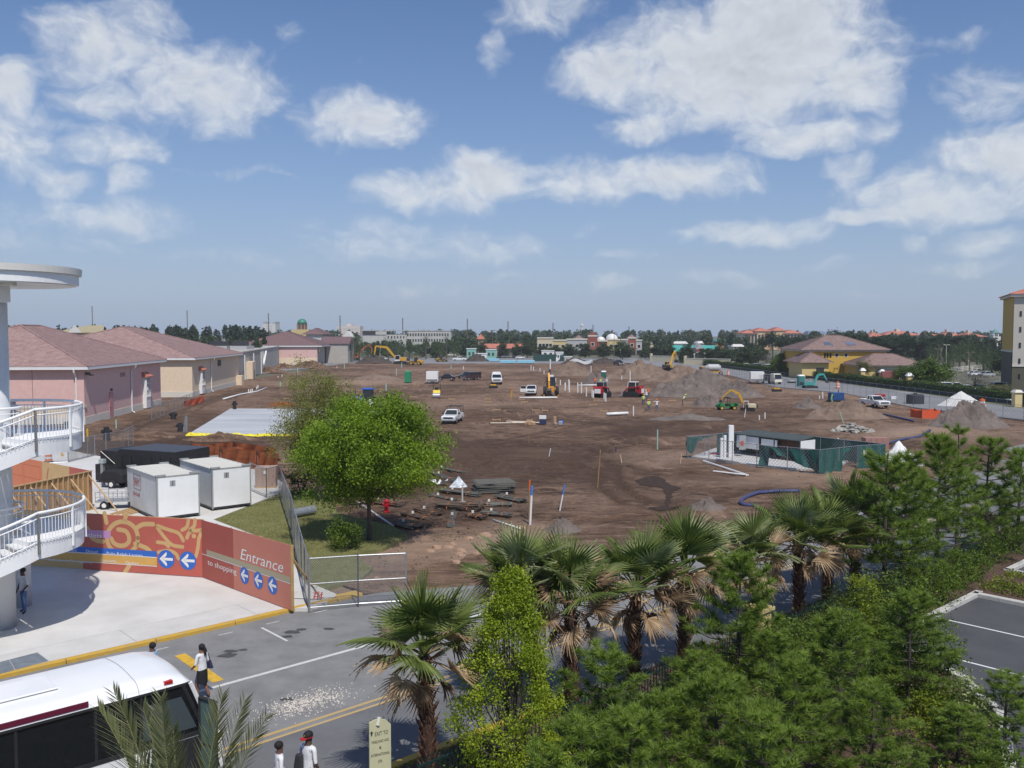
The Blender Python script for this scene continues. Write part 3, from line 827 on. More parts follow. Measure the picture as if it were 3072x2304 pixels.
def build_b1():
	t = BU; W, D, zE = 25.4, 32.0, 7.25
	MB().box(-W, 0, 0, D, 0, zE-.2).build('wall', PINK, t)
	base = MB(); base.box(-W-.06, .07, -.07, D+.05, 0, 1.05); base.build('plinth', CREAM, t)
	m = MB(); m.box(-W-.08, .10, -.10, -.001, 2.15, 2.45); m.box(.001, .10, -.1, 0.6, 2.15, 2.45); m.build('string_course', CREAM, t)
	m = MB(); m.box(-W, .0, -.045, -.002, 1.05, 2.15); m.build('wall_base_panel', PEACH, t)
	eaves(t, -W, 0, 0, D, zE, .75, .38)
	hip_roof(t, -W-.8, .8, -.8, D+.8, zE, 5.1, TILE, .37, .3)
	downspout(t, -.9, 0, zE-.35, (0,-1)); downspout(t, 0, 17.5, zE-.35, (1,0))
	m = MB(); m.box(-6.05,-5.99,-.02,-.001,1.1,zE-.3); m.build('control_joint', mat('joint_line', (.25,.17,.16), .9), t)
	d = MB().box(.002,.09,8.6,10.0,.3,3.6).build('door', mat('pink_door', (.55,.24,.25), .6), t)
	MB().box(.09,.16,8.75,8.85,1.4,1.6).build('handle', DARK, d)
	MB().box(.002,.2,9.2,9.6,3.75,4.0).build('wall_lamp', DARK, t)
	f = MB(); f.box(.1,.5,.3,.9,6.2,6.5); f.box(.45,.9,.4,.8,6.1,6.25); f.build('floodlight', DARK, t)
	bay_window(t, 0, 23.8, 1.9, 4.9, 2.0)
	gs = MB()
	for k in range(4): gs.box(.002,.02,13.2+k*.55,13.6+k*.55,5.35,5.95)
	gs.build('ghost_lettering', mat('ghost_letter', (.33,.195,.185), .9), t)
	for (a, b) in ((-13.6,-12.6),(-11.6,-8.0)):
		w = MB().box(a,b,-.06,-.002,.5,3.0).build('service_gate', mat('purple_grey_gate', (.10,.09,.13), .7), t)
		sl = MB(); n = int((b-a)/.28)
		for i in range(n): sl.box(a+.08+i*.28, a+.16+i*.28, -.12, -.061, .5, 3.0)
		sl.build('gate_bars', mat('gate_bar', (.24,.22,.26), .6), w)
build_b1()
def build_b2():
	t = thing('outlet_building', 'peach stucco outlet building with mauve hip roof beyond the pink one', 'building', (-57.23,160.9,0), R(5.54))
	W, D, zE = 34.8, 41, 7.05
	MB().box(-W, 0, 0, D, 0, zE-.2).build('wall', PEACH, t)
	MB().box(-W-.06, .07, -.07, D+.05, 0, 1.0).build('plinth', CREAM, t)
	eaves(t, -W, 0, 0, D, zE, .75, .38)
	hip_roof(t, -W-.8, .8, -.8, D+.8, zE, 5.6, TILE, .42, .34)
	downspout(t, 0, 14, zE-.35)
	bay_window(t, 0, 6.0, 1.8, 4.6, 2.2)
	s = MB()
	for k in range(3): s.box(.002,.12,20.0+k*.95,20.7+k*.95,4.9,6.1)
	s.build('sign_letters', DARK, t)
	MB().box(0,1.2,37.5,40,0,2.2).build('low_wall', PEACH, t)
build_b2()
def build_b3():
	t = thing('outlet_building', 'pink fronted outlet building with dark mauve roof at the far end of the row', 'building', (-71.0,343,0), R(3))
	W, D, zE = 32.5, 30, 7.3
	MB().box(-W,-3.6,.8,D,0,zE-.2).build('wall', STUC, t)
	MB().box(-17.5,-3.2,0,1.4,0,zE-.35).build('front_wall', PINK, t)
	MB().box(-17.5,-3.2,-.15,-.002,0,2.6).build('plinth', PEACH, t)
	eaves(t, -W, -2.2, .2, D, zE, .9, .5)
	hip_roof(t, -W-1, -1.2, -.8, D+1, zE, 5.4, mat('dark_roof_tile', (.13,.075,.075), .8, col2=(.21,.125,.125), scale=1.2, detail=7), .8, .7)
	w = MB().box(-3.59,-3.45,5,8,4.2,6.0).build('window', GLASS, t)
	MB().box(-3.45,-3.4,5.0,8,5.05,5.2).build('window_bar', WHITE, w)
	MB().box(-3.2,5.6,22,40,0,7.6).build('wing_wall', STUC, t)
	r = MB(); r.add([(-6,21.5,7.7),(6.2,21.5,7.7),(6.2,40.5,7.7),(-6,40.5,7.7),(-6,31,10.6),(5.0,31,10.6),(6.2,31,10.6)], [(0,1,6,4),(2,3,4,6),(0,4,3),(1,2,6),(0,3,2,1)])
	r.build('wing_roof', MATS['dark_roof_tile'], t)
	MB().box(5.61,5.72,28.5,31.5,5.6,7.4).build('louvre', DARK, t)
	w = thing('service_wing', 'long beige service wing with white pipes between the two roofed outlet buildings', 'building')
	a, b = Vector((-63,205,0)), Vector((-88,340,0))
	d = (b-a); ln = d.length; ang = math.atan2(d.y, d.x)
	w.location = a; w.rotation_euler = (0,0,ang)
	MB().box(0,ln,0,12,0,6.9).build('wall', STUC, w)
	MB().box(-.2,ln+.1,-.15,.25,6.9,7.2).build('parapet', CREAM, w)
	for x in (16,38,60,66): MB().cyl((x,-.35,0),(x,-.35,6.3),.16,None,8).build('vent_pipe', WHITE, w)
	m = MB(); m.box(22,30,-1.6,-.001,0,4.4); m.build('porch', PEACH, w)
	m = MB(); m.side([(64,2.4),(72,5.8),(72,6.4),(64,3.0)], -1.0, -.5); m.build('stair_rail', WHITE, w)
	for x in (8,14,26): MB().box(x,x+1.2,-.06 if x != 26 else -1.66,-.002 if x != 26 else -1.601,0,2.3).build('door', DARK, w)
build_b3()
# ------------------------------------------------------------------ round stair tower at the left edge
def build_tower():
	cx, cy = -19.15, 33.0
	t = thing('stair_tower', 'white round stair tower with curved landings, railings and flat disc canopy', 'stair tower', (cx, cy, .15))
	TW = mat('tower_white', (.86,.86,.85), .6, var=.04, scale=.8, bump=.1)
	TG = mat('tower_grey_white', (.72,.73,.735), .6, var=.05, scale=.8)
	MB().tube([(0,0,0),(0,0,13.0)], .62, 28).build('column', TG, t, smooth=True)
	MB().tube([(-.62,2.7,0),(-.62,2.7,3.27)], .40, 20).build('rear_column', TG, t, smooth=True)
	n = 72
	def disc(r0, r1, z0, z1, zz=None):
		m = MB(); m.tube([(0,0,z0),(0,0,z1)], [r0, r1], n); return m
	cnp = disc(3.02, 3.02, 12.72, 13.08).build('canopy', TW, t)
	disc(3.12, 3.14, 13.085, 13.32).build('canopy_lip', mat('canopy_cream', (.74,.72,.66), .6), cnp)
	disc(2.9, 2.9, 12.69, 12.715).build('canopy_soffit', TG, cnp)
	MB().box(.3, 1.05, -2.3, -.4, 12.05, 12.685).build('canopy_beam', TW, t)
	MB().box(1.25,1.95,-1.9,-1.6,12.58,12.688).build('soffit_lamp', CREAM, t)
	a0, a1, Ro, Ri = R(-34), R(170), 2.92, .9
	def arc(r, z, b0, b1, k, f=None):
		return [(r*math.cos(b0+(b1-b0)*i/k), r*math.sin(b0+(b1-b0)*i/k), z + (f(i/k) if f else 0)) for i in range(k+1)]
	ba = MB().cyl((0,0,0),(0,0,.98),.013,None,5).mesh('baluster'); ba.materials.append(TW)
	pm = MB().box(-.035,.035,-.035,.035,-.35,1.1).mesh('rail_post'); pm.materials.append(TW)
	for zf in (3.5, 7.15):
		k = 48; m = MB(); o = 0
		for i in range(k+1):
			a = a0+(a1-a0)*i/k; c, s = math.cos(a), math.sin(a)
			m.v += [(Ri*c,Ri*s,zf),(Ro*c,Ro*s,zf),(Ro*c,Ro*s,zf-.22),(Ri*c,Ri*s,zf-.22)]
			if i:
				p = (i-1)*4; q = i*4
				m.f += [(p,p+1,q+1,q),(p+1,p+2,q+2,q+1),(p+2,p+3,q+3,q+2),(p+3,p,q,q+3)]
		m.f += [(0,3,2,1),(k*4,k*4+1,k*4+2,k*4+3)]
		ld = m.build('landing', TW, t)
		def edge(b0, b1, z0f, r=2.97, h=.52):
			mm = MB(); kk = 40
			for i in range(kk+1):
				u = i/kk; a = b0+(b1-b0)*u; z = zf + z0f(u)
				mm.v += [(r*math.cos(a), r*math.sin(a), z+.04), (r*math.cos(a), r*math.sin(a), z-h), ((r-.06)*math.cos(a), (r-.06)*math.sin(a), z-h), ((r-.06)*math.cos(a), (r-.06)*math.sin(a), z+.04)]
				if i:
					p = (i-1)*4; q = i*4
					mm.f += [(p,p+1,q+1,q),(p+1,p+2,q+2,q+1),(p+2,p+3,q+3,q+2),(p+3,p,q,q+3)]
			return mm
		edge(a0, a1, lambda u: 0).build('edge_plate', TW, ld)
		fl0, fl1 = a0, a0-R(205)
		drop = lambda u: -3.65*u
		edge(fl0, fl1, drop).build('stringer', TW, t)
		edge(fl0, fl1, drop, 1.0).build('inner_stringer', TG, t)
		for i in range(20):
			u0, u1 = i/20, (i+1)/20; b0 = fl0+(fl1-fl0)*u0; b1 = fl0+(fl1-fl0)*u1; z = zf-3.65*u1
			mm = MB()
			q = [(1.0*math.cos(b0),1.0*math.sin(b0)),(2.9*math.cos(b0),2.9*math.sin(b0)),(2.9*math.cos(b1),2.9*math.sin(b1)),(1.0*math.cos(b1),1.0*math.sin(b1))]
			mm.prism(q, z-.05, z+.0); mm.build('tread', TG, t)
		for (b0, b1, f, k) in ((a0, a1, None, 40), (fl0, fl1, drop, 44)):
			r = 3.0
			ff = f or (lambda u: 0)
			MB().tube(arc(r, zf+1.12, b0, b1, k, f), .055, 8, True).build('handrail', TW, t, smooth=True)
			MB().tube(arc(r, zf+.93, b0, b1, k, f), .024, 6, True).build('mid_rail', TW, t, smooth=True)
			MB().tube(arc(r, zf+.11, b0, b1, k, f), .024, 6, True).build('bottom_rail', TW, t, smooth=True)
			L0 = abs(b1-b0)*r; nb = int(L0/.135)
			for i in range(1, nb):
				u = i/nb; a = b0+(b1-b0)*u
				if f and u > .55: continue
				o = bpy.data.objects.new('baluster', ba); COL.objects.link(o); o.parent = t
				o.location = (r*math.cos(a), r*math.sin(a), zf+ff(u)); o.scale = (1,1,.95)
			np_ = int(L0/1.35)
			for i in range(np_+1):
				u = i/np_; a = b0+(b1-b0)*u
				o = bpy.data.objects.new('rail_post', pm); COL.objects.link(o); o.parent = t
				o.location = ((r+.03)*math.cos(a), (r+.03)*math.sin(a), zf+ff(u)); o.rotation_euler = (0,0,a)
		MB().tube(arc(.95, zf+1.05, R(-60), R(200), 24), .05, 8).build('inner_handrail', TW, t, smooth=True)
		MB().tube(arc(.95, zf+.85, R(-60), R(200), 24), .022, 6).build('inner_mid_rail', TW, t, smooth=True)
		for i in range(12):
			a = R(-60+260*i/11)
			o = bpy.data.objects.new('baluster', ba); COL.objects.link(o); o.parent = t; o.location = (.95*math.cos(a), .95*math.sin(a), zf)
build_tower()
# ------------------------------------------------------------------ printed hoarding round the plaza
class Plane:
	"""upright panel between two ground points, with helpers to print on its front face"""
	def __init__(s, a, b, z=.15):
		s.a, s.b = Vector((a.x,a.y,z)), Vector((b.x,b.y,z))
		s.u = (s.b-s.a); s.len = s.u.length; s.u.normalize()
		s.n = Vector((s.u.y, -s.u.x, 0))          # towards the viewer
		s.z = z; s.ang = math.atan2(s.u.y, s.u.x)
	def uz(s, px, py):
		d = ray(px, py); o = Vector((0,0,CAMH))
		t = (s.a-o).dot(s.n)/d.dot(s.n); p = o+d*t
		return ((p-s.a).dot(s.u), p.z-s.z)
	def W(s, u, z, off=0.0):
		return s.a + s.u*u + s.n*off + Vector((0,0,z))
PRINT_Z = [0.004]
def pflat(pl, pts, material, name, par, off):
	"""flat print: polygon of (u,z) on the panel"""
	m = MB(); m.add([(p[0], -off, p[1]) for p in pts], [tuple(range(len(pts)))])
	return m.build(name, material, par)
def pstroke(pl, px_pts, w, material, name, par, off, k=6):
	pts = [Vector(pl.uz(*p)+(0,)) for p in px_pts]
	sp = spline(pts, k); L_ = []; R_ = []
	for i, p in enumerate(sp):
		t = (sp[min(i+1,len(sp)-1)]-sp[max(i-1,0)]); t.normalize(); nn = Vector((-t.y,t.x,0))*w/2
		L_.append(p+nn); R_.append(p-nn)
	m = MB()
	for i in range(len(sp)-1):
		m.add([(L_[i].x,-off,L_[i].y),(R_[i].x,-off,R_[i].y),(R_[i+1].x,-off,R_[i+1].y),(L_[i+1].x,-off,L_[i+1].y)], [(0,1,2,3)])
	for p in (sp[0], sp[-1]):
		o = len(m.v)
		m.add([(p.x+math.cos(a)*w/2, -off-.0006, p.y+math.sin(a)*w/2) for a in [i*math.pi/6 for i in range(12)]], [tuple(range(12))])
	return m.build(name, material, par)
def ptext(s, u, z, h, material, par, off, width=None, shear=0.0, name='lettering', align='LEFT', spread=1.0):
	c = bpy.data.curves.new(name, 'FONT'); c.body = s; c.size = h*1.38; c.shear = shear; c.align_x = align; c.space_character = spread
	c.materials.append(material); c.resolution_u = 2
	tmp = bpy.data.objects.new('t', c); COL.objects.link(tmp)
	bpy.context.view_layer.update()
	dg = bpy.context.evaluated_depsgraph_get()
	me = bpy.data.meshes.new_from_object(tmp.evaluated_get(dg))
	bpy.data.objects.remove(tmp)
	o = bpy.data.objects.new(name, me); COL.objects.link(o); o.parent = par
	o.location = (u, -off, z); o.rotation_euler = (math.pi/2, 0, 0)
	if width:
		xs = [v.co.x for v in me.vertices]; w0 = max(xs)-min(xs); o.scale = (width/w0, 1, 1)
	return o
def pcircle(pl, px, py, r, par, off, blue, white, sq=1.0):
	u, z = pl.uz(px, py)
	c = pflat(pl, [(u+math.cos(a)*r, z+math.sin(a)*r) for a in [i*2*math.pi/36 for i in range(36)]], blue, 'arrow_disc', par, off)
	k = r/1.0
	P = [(-.78,0),(-.05,.82),(.10,.82),(.10,.66),(-.30,.15),(.78,.15),(.78,-.15),(-.30,-.15),(.10,-.66),(.10,-.82),(-.05,-.82)]
	m = MB()
	for q in ([(-.82,0),(.02,.78),(.10,.60),(.02,.36),(-.38,0)], [(-.82,0),(-.38,0),(.02,-.36),(.10,-.60),(.02,-.78)], [(-.40,.15),(.80,.15),(.80,-.15),(-.40,-.15)]):
		m.add([(u+a*k, -off-.004, z+b*k) for a, b in q], [tuple(range(len(q)))])
	m.build('arrow', white, c)
def build_hoardings():
	brick = mat('brick_red_print', (.47,.115,.08), .6, var=.05, scale=.8)
	salmon = mat('salmon_print', (.56,.20,.14), .6, var=.05, scale=.8)
	dkred = mat('dark_red_print', (.40,.09,.065), .6, var=.05, scale=.8)
	tan = mat('tan_print', (.60,.39,.17), .6, var=.05, scale=.8)
	lilac = mat('lilac_print', (.52,.27,.47), .6)
	bluep = mat('blue_print', (.035,.14,.52), .6)
	gold = mat('gold_print', (.66,.38,.10), .6, var=.05)
	olive = mat('olive_print', (.40,.355,.235), .6)
	whitep = mat('white_print', (.80,.79,.77), .6)
	edge = mat('plywood_edge', (.46,.29,.13), .8, var=.2)
	A0, A1, B1 = g(73,1697,.15), g(607,1733,.15), g(873,1833,.15)
	A0 = A0 + (A0-A1)*.12
	pa, pb = Plane(A0, A1), Plane(A1, B1)
	H = 2.62
	t = thing('hoarding', 'red and tan printed hoarding with spiral sun, bird and shop names at plaza', 'hoarding', (pa.a.x,pa.a.y,.15), pa.ang)
	def U(px, py=1650): return pa.uz(px, py)[0]
	joints = [0, U(247,1620), U(470.5,1640), pa.len]
	for i, (m_, u0, u1) in enumerate(((tan, joints[0], joints[1]), (brick, joints[1]+.004, joints[2]-.004), (mat('brick_red_print_b', (.50,.115,.085), .6, var=.05, scale=.8), joints[2]+.004, joints[3]))):
		MB().box(u0, u1, 0, .03, .03, H).build('panel', m_, t)
	sun = lambda pts, w, nm='sun_ray', off=.004: pstroke(pa, pts, w, tan, nm, t, off)
	Z = lambda x, y: (200+x/3.16, 1530+y/3.16)
	C = Z(530,265)
	spiral = []
	for i in range(30):
		a = R(100-i*18.5); r = 26+ (48-26)*min(1, max(0,(i-0)/19)) if i < 20 else 48
		spiral.append((C[0]+math.cos(a)*r*.93, C[1]-math.sin(a)*r))
	ring = [(C[0]+math.cos(a)*46, C[1]-math.sin(a)*49) for a in [R(i*15) for i in range(25)]]
	pstroke(pa, ring, .21, tan, 'sun_ring', t, .004)
	inner = [(C[0]+math.cos(a)*r, C[1]-math.sin(a)*r*1.05) for a, r in [(R(110-i*20), 27-.06*i) for i in range(18)]]
	inner = [Z(490,185)] + [Z(560,200), Z(590,250), Z(590,300), Z(550,335), Z(490,335), Z(445,310), Z(425,270)]
	pstroke(pa, inner, .21, tan, 'sun_spiral', t, .0055)
	for q in ([Z(360,30),Z(378,120)], [Z(565,45),Z(545,115)], [Z(670,165),Z(730,135),Z(820,135)], [Z(195,170),Z(215,200)], [Z(240,265),Z(290,290),Z(345,298)], [Z(650,320),Z(720,345),Z(780,380),Z(835,470)], [Z(600,450),Z(595,520),Z(555,588)], [Z(480,415),Z(540,428)]):
		sun(q, .21)
	for q in ([Z(862,150),Z(960,185),Z(1060,220),Z(1105,290)], [Z(862,170),Z(930,260),Z(1000,330),Z(1100,350)], [Z(862,305),Z(930,315),Z(965,345)], [Z(1155,92),Z(1140,160),Z(1095,190)], [Z(1217,92),Z(1210,150),Z(1170,195),Z(1285,190)], [Z(1285,195),Z(1255,270),Z(1245,360),Z(1225,440)], [Z(1140,265),Z(1160,220),Z(1200,190)], [Z(870,400),Z(960,385),Z(1030,410),Z(1060,460)], [Z(1285,200),Z(1318,190)]):
		pstroke(pa, q, .17, tan, 'bird_outline', t, .004)
	u, z = pa.uz(*Z(1207,247)); pflat(pa, [(u+math.cos(a)*.11, z+math.sin(a)*.11) for a in [i*.524 for i in range(12)]], tan, 'bird_eye', t, .0045)
	def band(p0, p1, h0, h1, m_, nm, off):
		(u0, z0), (u1, z1) = pa.uz(*p0), pa.uz(*p1)
		return pflat(pa, [(u0,h0),(u1,h0),(u1,h1),(u0,h1)], m_, nm, t, off)
	uj = joints[2]-.006
	zb0, zb1 = pa.uz(*Z(700,430))[1], pa.uz(*Z(700,382))[1]
	pflat(pa, [(0.02,zb0-.03),(uj,zb0-.03),(uj,zb1),(0.02,zb1)], bluep, 'blue_band', t, .0075)
	pflat(pa, [(0.02,zb0-.07),(uj,zb0-.07),(uj,zb0-.035),(0.02,zb0-.035)], whitep, 'white_rule', t, .0075)
	zg0, zg1 = pa.uz(*Z(700,520))[1], zb0-.075
	pflat(pa, [(0.02,zg0),(uj,zg0),(uj,zg1),(0.02,zg1)], gold, 'gold_band', t, .0075)
	pflat(pa, [(0.02,zg0-.035),(uj,zg0-.035),(uj,zg0-.005),(0.02,zg0-.005)], whitep, 'white_rule', t, .0075)
	(ul, zl0), (ur, zl1) = pa.uz(*Z(60,245)), pa.uz(*Z(418,200))
	zl0 = pa.uz(*Z(410,268))[1]; zl1 = pa.uz(*Z(410,198))[1]
	pflat(pa, [(.2,zl0),(ur,zl0),(ur,zl1),(.2,zl1)], lilac, 'lilac_band', t, .0075)
	def tx(s, x0, x1, yb, hpx, off=.012):
		p0, p1 = pa.uz(*Z(x0,yb)), pa.uz(*Z(x1,yb))
		ptext(s, p0[0], p0[1], hpx/3.16*41/2700, whitep, t, off, width=p1[0]-p0[0])
	tx('e Outlets', 50, 332, 248, 46)
	tx('Armani', -28, 96, 386, 28); tx('Diesel', 182, 292, 402, 28); tx('Polo Ralph Lauren', 378, 717, 421, 28)
	tx('Salvatore Ferragamo', -170, 243, 480, 28); tx('Lacoste', 320, 470, 486, 28); tx('Guess', 556, 678, 508, 28)
	for (x, y) in ((945,465),(1150,480)):
		pcircle(pa, *Z(x,y), .42, t, .008, bluep, whitep)
	n = int(pa.len/1.2)
	for i in range(n+1): MB().box(i*1.2, i*1.2+.05, .031, .12, .03, H).build('stud', TIMBER, t)
	MB().box(0, pa.len, .031, .125, H-.06, H+.01).build('top_plate', TIMBER, t)
	t2 = thing('hoarding', 'salmon printed hoarding leg reading Entrance to shopping at the kerb', 'hoarding', (pb.a.x,pb.a.y,.15), pb.ang)
	uc = pb.uz(*Z(1580,400))[0]
	MB().box(.0, uc-.003, 0, .03, .03, H).build('panel', dkred, t2)
	MB().box(uc+.003, pb.len, 0, .03, .03, H).build('panel', salmon, t2)
	def q(x, y): return pb.uz(*Z(x,y))
	a, b, c, d = q(1328,405), q(2122,665), q(2122,700), q(1328,440)
	zt = q(1328,375)[1]; zl = q(1328,425)[1]
	pflat(pb, [(a[0],zl),(pb.len-.02,zl),(pb.len-.02,zt),(a[0],zt)], olive, 'olive_band', t2, .004)
	pflat(pb, [(.02,zl-.035),(pb.len-.02,zl-.035),(pb.len-.02,zl-.008),(.02,zl-.008)], whitep, 'white_rule', t2, .004)
	p0, p1 = q(1640,460), q(2045,585)
	ptext('Entrance', p0[0], zt+.08, .48, whitep, t2, .006, width=p1[0]-p0[0], shear=.22)
	p0, p1 = q(1338,530), q(1612,630)
	ptext('to shopping', p0[0], zl-.42, .25, whitep, t2, .006, width=p1[0]-p0[0])
	for (x, y) in ((1687,620),(1818,667),(1953,715)):
		pcircle(pb, *Z(x,y), .36, t2, .008, bluep, whitep)
	MB().box(pb.len+.002, pb.len+.05, -.005, .12, .02, H+.01).build('end_post', edge, t2)
	n = int(pb.len/1.2)
	for i in range(n): MB().box(i*1.2, i*1.2+.05, .031, .12, .03, H).build('stud', TIMBER, t2)
	for u in (1.6, 4.4, pb.len-.4):
		MB().tube([(u,.12,H-.3),(u,1.7,.02)], .045, 4).build('brace', TIMBER, t2)
	Cr = g(277,1528,.15); Cl = Cr + Vector((-1.75,-6.6,0))*1.9
	pc = Plane(Cl, Cr)
	t3 = thing('hoarding', 'back of a plywood hoarding with brown timber studs behind the lower landing', 'hoarding', (pc.a.x,pc.a.y,.15), pc.ang)
	ply = mat('plywood_back', (.30,.17,.08), .85, col2=(.42,.26,.12), scale=1.5, stretch=(1,1,.3), detail=7)
	k = 6
	for i in range(k): MB().box(pc.len*i/k+.004, pc.len*(i+1)/k-.004, .03, .06, 0, 2.45).build('panel', ply, t3)
	n = int(pc.len/.42)
	for i in range(n+1): MB().box(min(i*.42, pc.len-.05), min(i*.42, pc.len-.05)+.05, -.08, .028, .05, 2.4).build('stud', TIMBER, t3)
	MB().box(0, pc.len, -.085, .028, 2.405, 2.46).build('top_plate', TIMBER, t3)
	MB().box(0, pc.len, -.085, .028, 0, .048).build('bottom_plate', TIMBER, t3)
	for i in range(8):
		u = pc.len-.35-i*1.55
		if u < 0: break
		MB().tube([(u,-.1,2.2),(u+.25,-1.9,.04)], .05, 4).build('brace', TIMBER, t3)
	for k in range(4):
		MB().box(pc.len-1.2+k*.1, pc.len+1.3+k*.08, -2.4-k*.35, -2.25-k*.35, .0, .09).build('loose_board', TIMBER, t3)
	De = Vector((-36.4, 64.0, 0))
	pd = Plane(De, Cr+Vector((-.05,.1,0)))
	t4 = thing('hoarding', 'orange hoarding with a painted door and tan mural behind the timber one', 'hoarding', (pd.a.x,pd.a.y,.15), pd.ang)
	op = mat('orange_print', (.66,.20,.09), .6, var=.05)
	ux = pd.uz(365/2.88, 1420)[0]; ux2 = pd.uz(598/2.88, 1420)[0]
	MB().box(0, ux, 0, .03, 0, 2.4).build('panel', op, t4); MB().box(ux+.003, ux2, 0, .03, 0, 2.4).build('panel', tan, t4); MB().box(ux2+.003, pd.len, 0, .03, 0, 2.4).build('panel', brick, t4)
	dl = mat('orange_line', (.50,.13,.055), .6)
	for (a, b, z0, z1) in ((.5,3.1,.2,2.0),(3.3,ux-.3,.2,2.0)):
		for (x0, x1, y0, y1) in ((a,b,z1-.04,z1),(a,b,z0,z0+.04),(a,a+.04,z0+.04,z1-.04),(b-.04,b,z0+.04,z1-.04),(a+.04,b-.04,1.1,1.14)):
			pflat(pd, [(x0,y0),(x1,y0),(x1,y1),(x0,y1)], dl, 'door_moulding', t4, .004)
	pflat(pd, [(ux+.1,.1),(ux+1.6,.1),(ux+1.4,.5),(ux+.2,.45)], bluep, 'mural_blue', t4, .004)
	pflat(pd, [(ux+.5,1.0),(ux+.62,.95),(ux+.98,2.0),(ux+.86,2.05)], brick, 'mural_stroke', t4, .004)
build_hoardings()
# ------------------------------------------------------------------ people
def person(label, loc, rz, h=1.75, shirt=(.75,.75,.76), pants=(.05,.07,.13), skin=(.16,.085,.055), hair=(.012,.010,.010), hat=None, legs=None, arms=None, vest=None,
		   lean=0.0, turn=0.0, hands=False, skirt=None, ponytail=False, shoes=(.03,.03,.03), group=None, sleeves='short', cap=None, shorts=False):
	k = h/1.75
	t = thing('person', label, 'person', loc, rz, group, k)
	J = {}; E_ = []
	def j(n, p, r): J[n] = (Vector(p), r)
	def e(a, b, lab): E_.append((a, b, lab))
	ly = math.sin(lean)
	j('pel', (0,0,.95), (.150,.115)); j('spi', (0,ly*.18,1.13), (.138,.105)); j('che', (0,ly*.4,1.34), (.165,.118)); j('nek', (0,ly*.56,1.505), (.058,.058))
	j('jaw', (math.sin(turn)*.02,ly*.62+.02,1.575), (.072,.082)); j('hed', (0,ly*.66+.01,1.655), (.082,.098)); j('top', (0,ly*.68,1.735), (.045,.052))
	j('nos', (math.sin(turn)*.105,ly*.66+math.cos(turn)*.115,1.62), (.014,.014))
	e('pel','spi','torso'); e('spi','che','torso'); e('che','nek','neck'); e('nek','jaw','head'); e('jaw','hed','head'); e('hed','top','head'); e('hed','nos','head')
	for sx in (-1, 1):
		l = (legs or {}).get(sx, ((.10,.02,.50),(.10,-.02,.09),(.115,.14,.045)))
		j('hip%d'%sx, (sx*.085,0,.90), (.098,.10)); j('kne%d'%sx, (sx*l[0][0],l[0][1],l[0][2]), (.064,.066)); j('ank%d'%sx, (sx*l[1][0],l[1][1],l[1][2]), (.044,.048)); j('toe%d'%sx, (sx*l[2][0],l[2][1],l[2][2]), (.040,.034))
		e('pel','hip%d'%sx,'hips'); e('hip%d'%sx,'kne%d'%sx,'thigh'); e('kne%d'%sx,'ank%d'%sx,'shin'); e('ank%d'%sx,'toe%d'%sx,'foot')
		a = (arms or {}).get(sx, ((.255,-.03,1.12),(.265,.07,.90)))
		j('sho%d'%sx, (sx*.185,ly*.45,1.435), (.062,.060)); j('elb%d'%sx, (sx*a[0][0],a[0][1]+ly*.3,a[0][2]), (.046,.044)); j('wri%d'%sx, (sx*a[1][0],a[1][1]+ly*.3,a[1][2]), (.032,.028))
		d = (J['wri%d'%sx][0]-J['elb%d'%sx][0]).normalized()
		j('pal%d'%sx, J['wri%d'%sx][0]+d*.085, (.034,.018))
		e('che','sho%d'%sx,'torso'); e('sho%d'%sx,'elb%d'%sx,'uarm'); e('elb%d'%sx,'wri%d'%sx,'farm'); e('wri%d'%sx,'pal%d'%sx,'hand')
		if hands:
			sd = d.cross(Vector((0,0,1))); sd = sd.normalized() if sd.length > .1 else Vector((0,1,0))
			for q, (off, ln) in enumerate(((-.028,.060),(-.010,.078),(.010,.074),(.028,.055))):
				j('f%d%d'%(q,sx), J['pal%d'%sx][0]+d*ln+sd*off+Vector((0,0,-.012)), (.0085,.0085)); e('pal%d'%sx,'f%d%d'%(q,sx),'hand')
			j('th%d'%sx, J['wri%d'%sx][0]+d*.06+sd*.055, (.010,.010)); e('wri%d'%sx,'th%d'%sx,'hand')
	names = list(J); idx = {n: i for i, n in enumerate(names)}
	me = bpy.data.meshes.new('body_rig')
	me.from_pydata([tuple(J[n][0]) for n in names], [(idx[a], idx[b]) for a, b, _ in E_], [])
	ob = bpy.data.objects.new('rig', me); COL.objects.link(ob)
	sk = ob.modifiers.new('skin', 'SKIN')
	if not me.skin_vertices:
		bpy.context.view_layer.objects.active = ob
	for i, n in enumerate(names):
		v = me.skin_vertices[0].data[i]; v.radius = J[n][1]; v.use_root = (n == 'pel')
	ss = ob.modifiers.new('sub', 'SUBSURF'); ss.levels = 2 if hands else 1; ss.render_levels = ss.levels
	bpy.context.view_layer.update()
	dg = bpy.context.evaluated_depsgraph_get()
	bm = bpy.data.meshes.new_from_object(ob.evaluated_get(dg))
	bpy.data.objects.remove(ob); bm.name = 'body'
	def cm(c, nm): return mat('%s_%d_%d_%d' % (nm, c[0]*999, c[1]*999, c[2]*999), c, .8, var=.12, scale=9)
	slots = {'shirt': cm(vest or shirt, 'cloth'), 'sleeve': cm(shirt, 'cloth'), 'pants': cm(pants, 'cloth'), 'skin': cm(skin, 'skin'), 'shoe': cm(shoes, 'leather')}
	bm.materials.clear(); order = list(slots)
	for s_ in order: bm.materials.append(slots[s_])
	mp = {'torso':'shirt','hips':'pants','neck':'skin','head':'skin','thigh':'pants','shin':'pants','foot':'shoe','uarm':'sleeve','farm':'sleeve' if sleeves == 'long' else 'skin','hand':'skin'}
	if skirt or shorts: mp['shin'] = 'skin'
	segs = [(J[a][0], J[b][0], mp[l]) for a, b, l in E_]
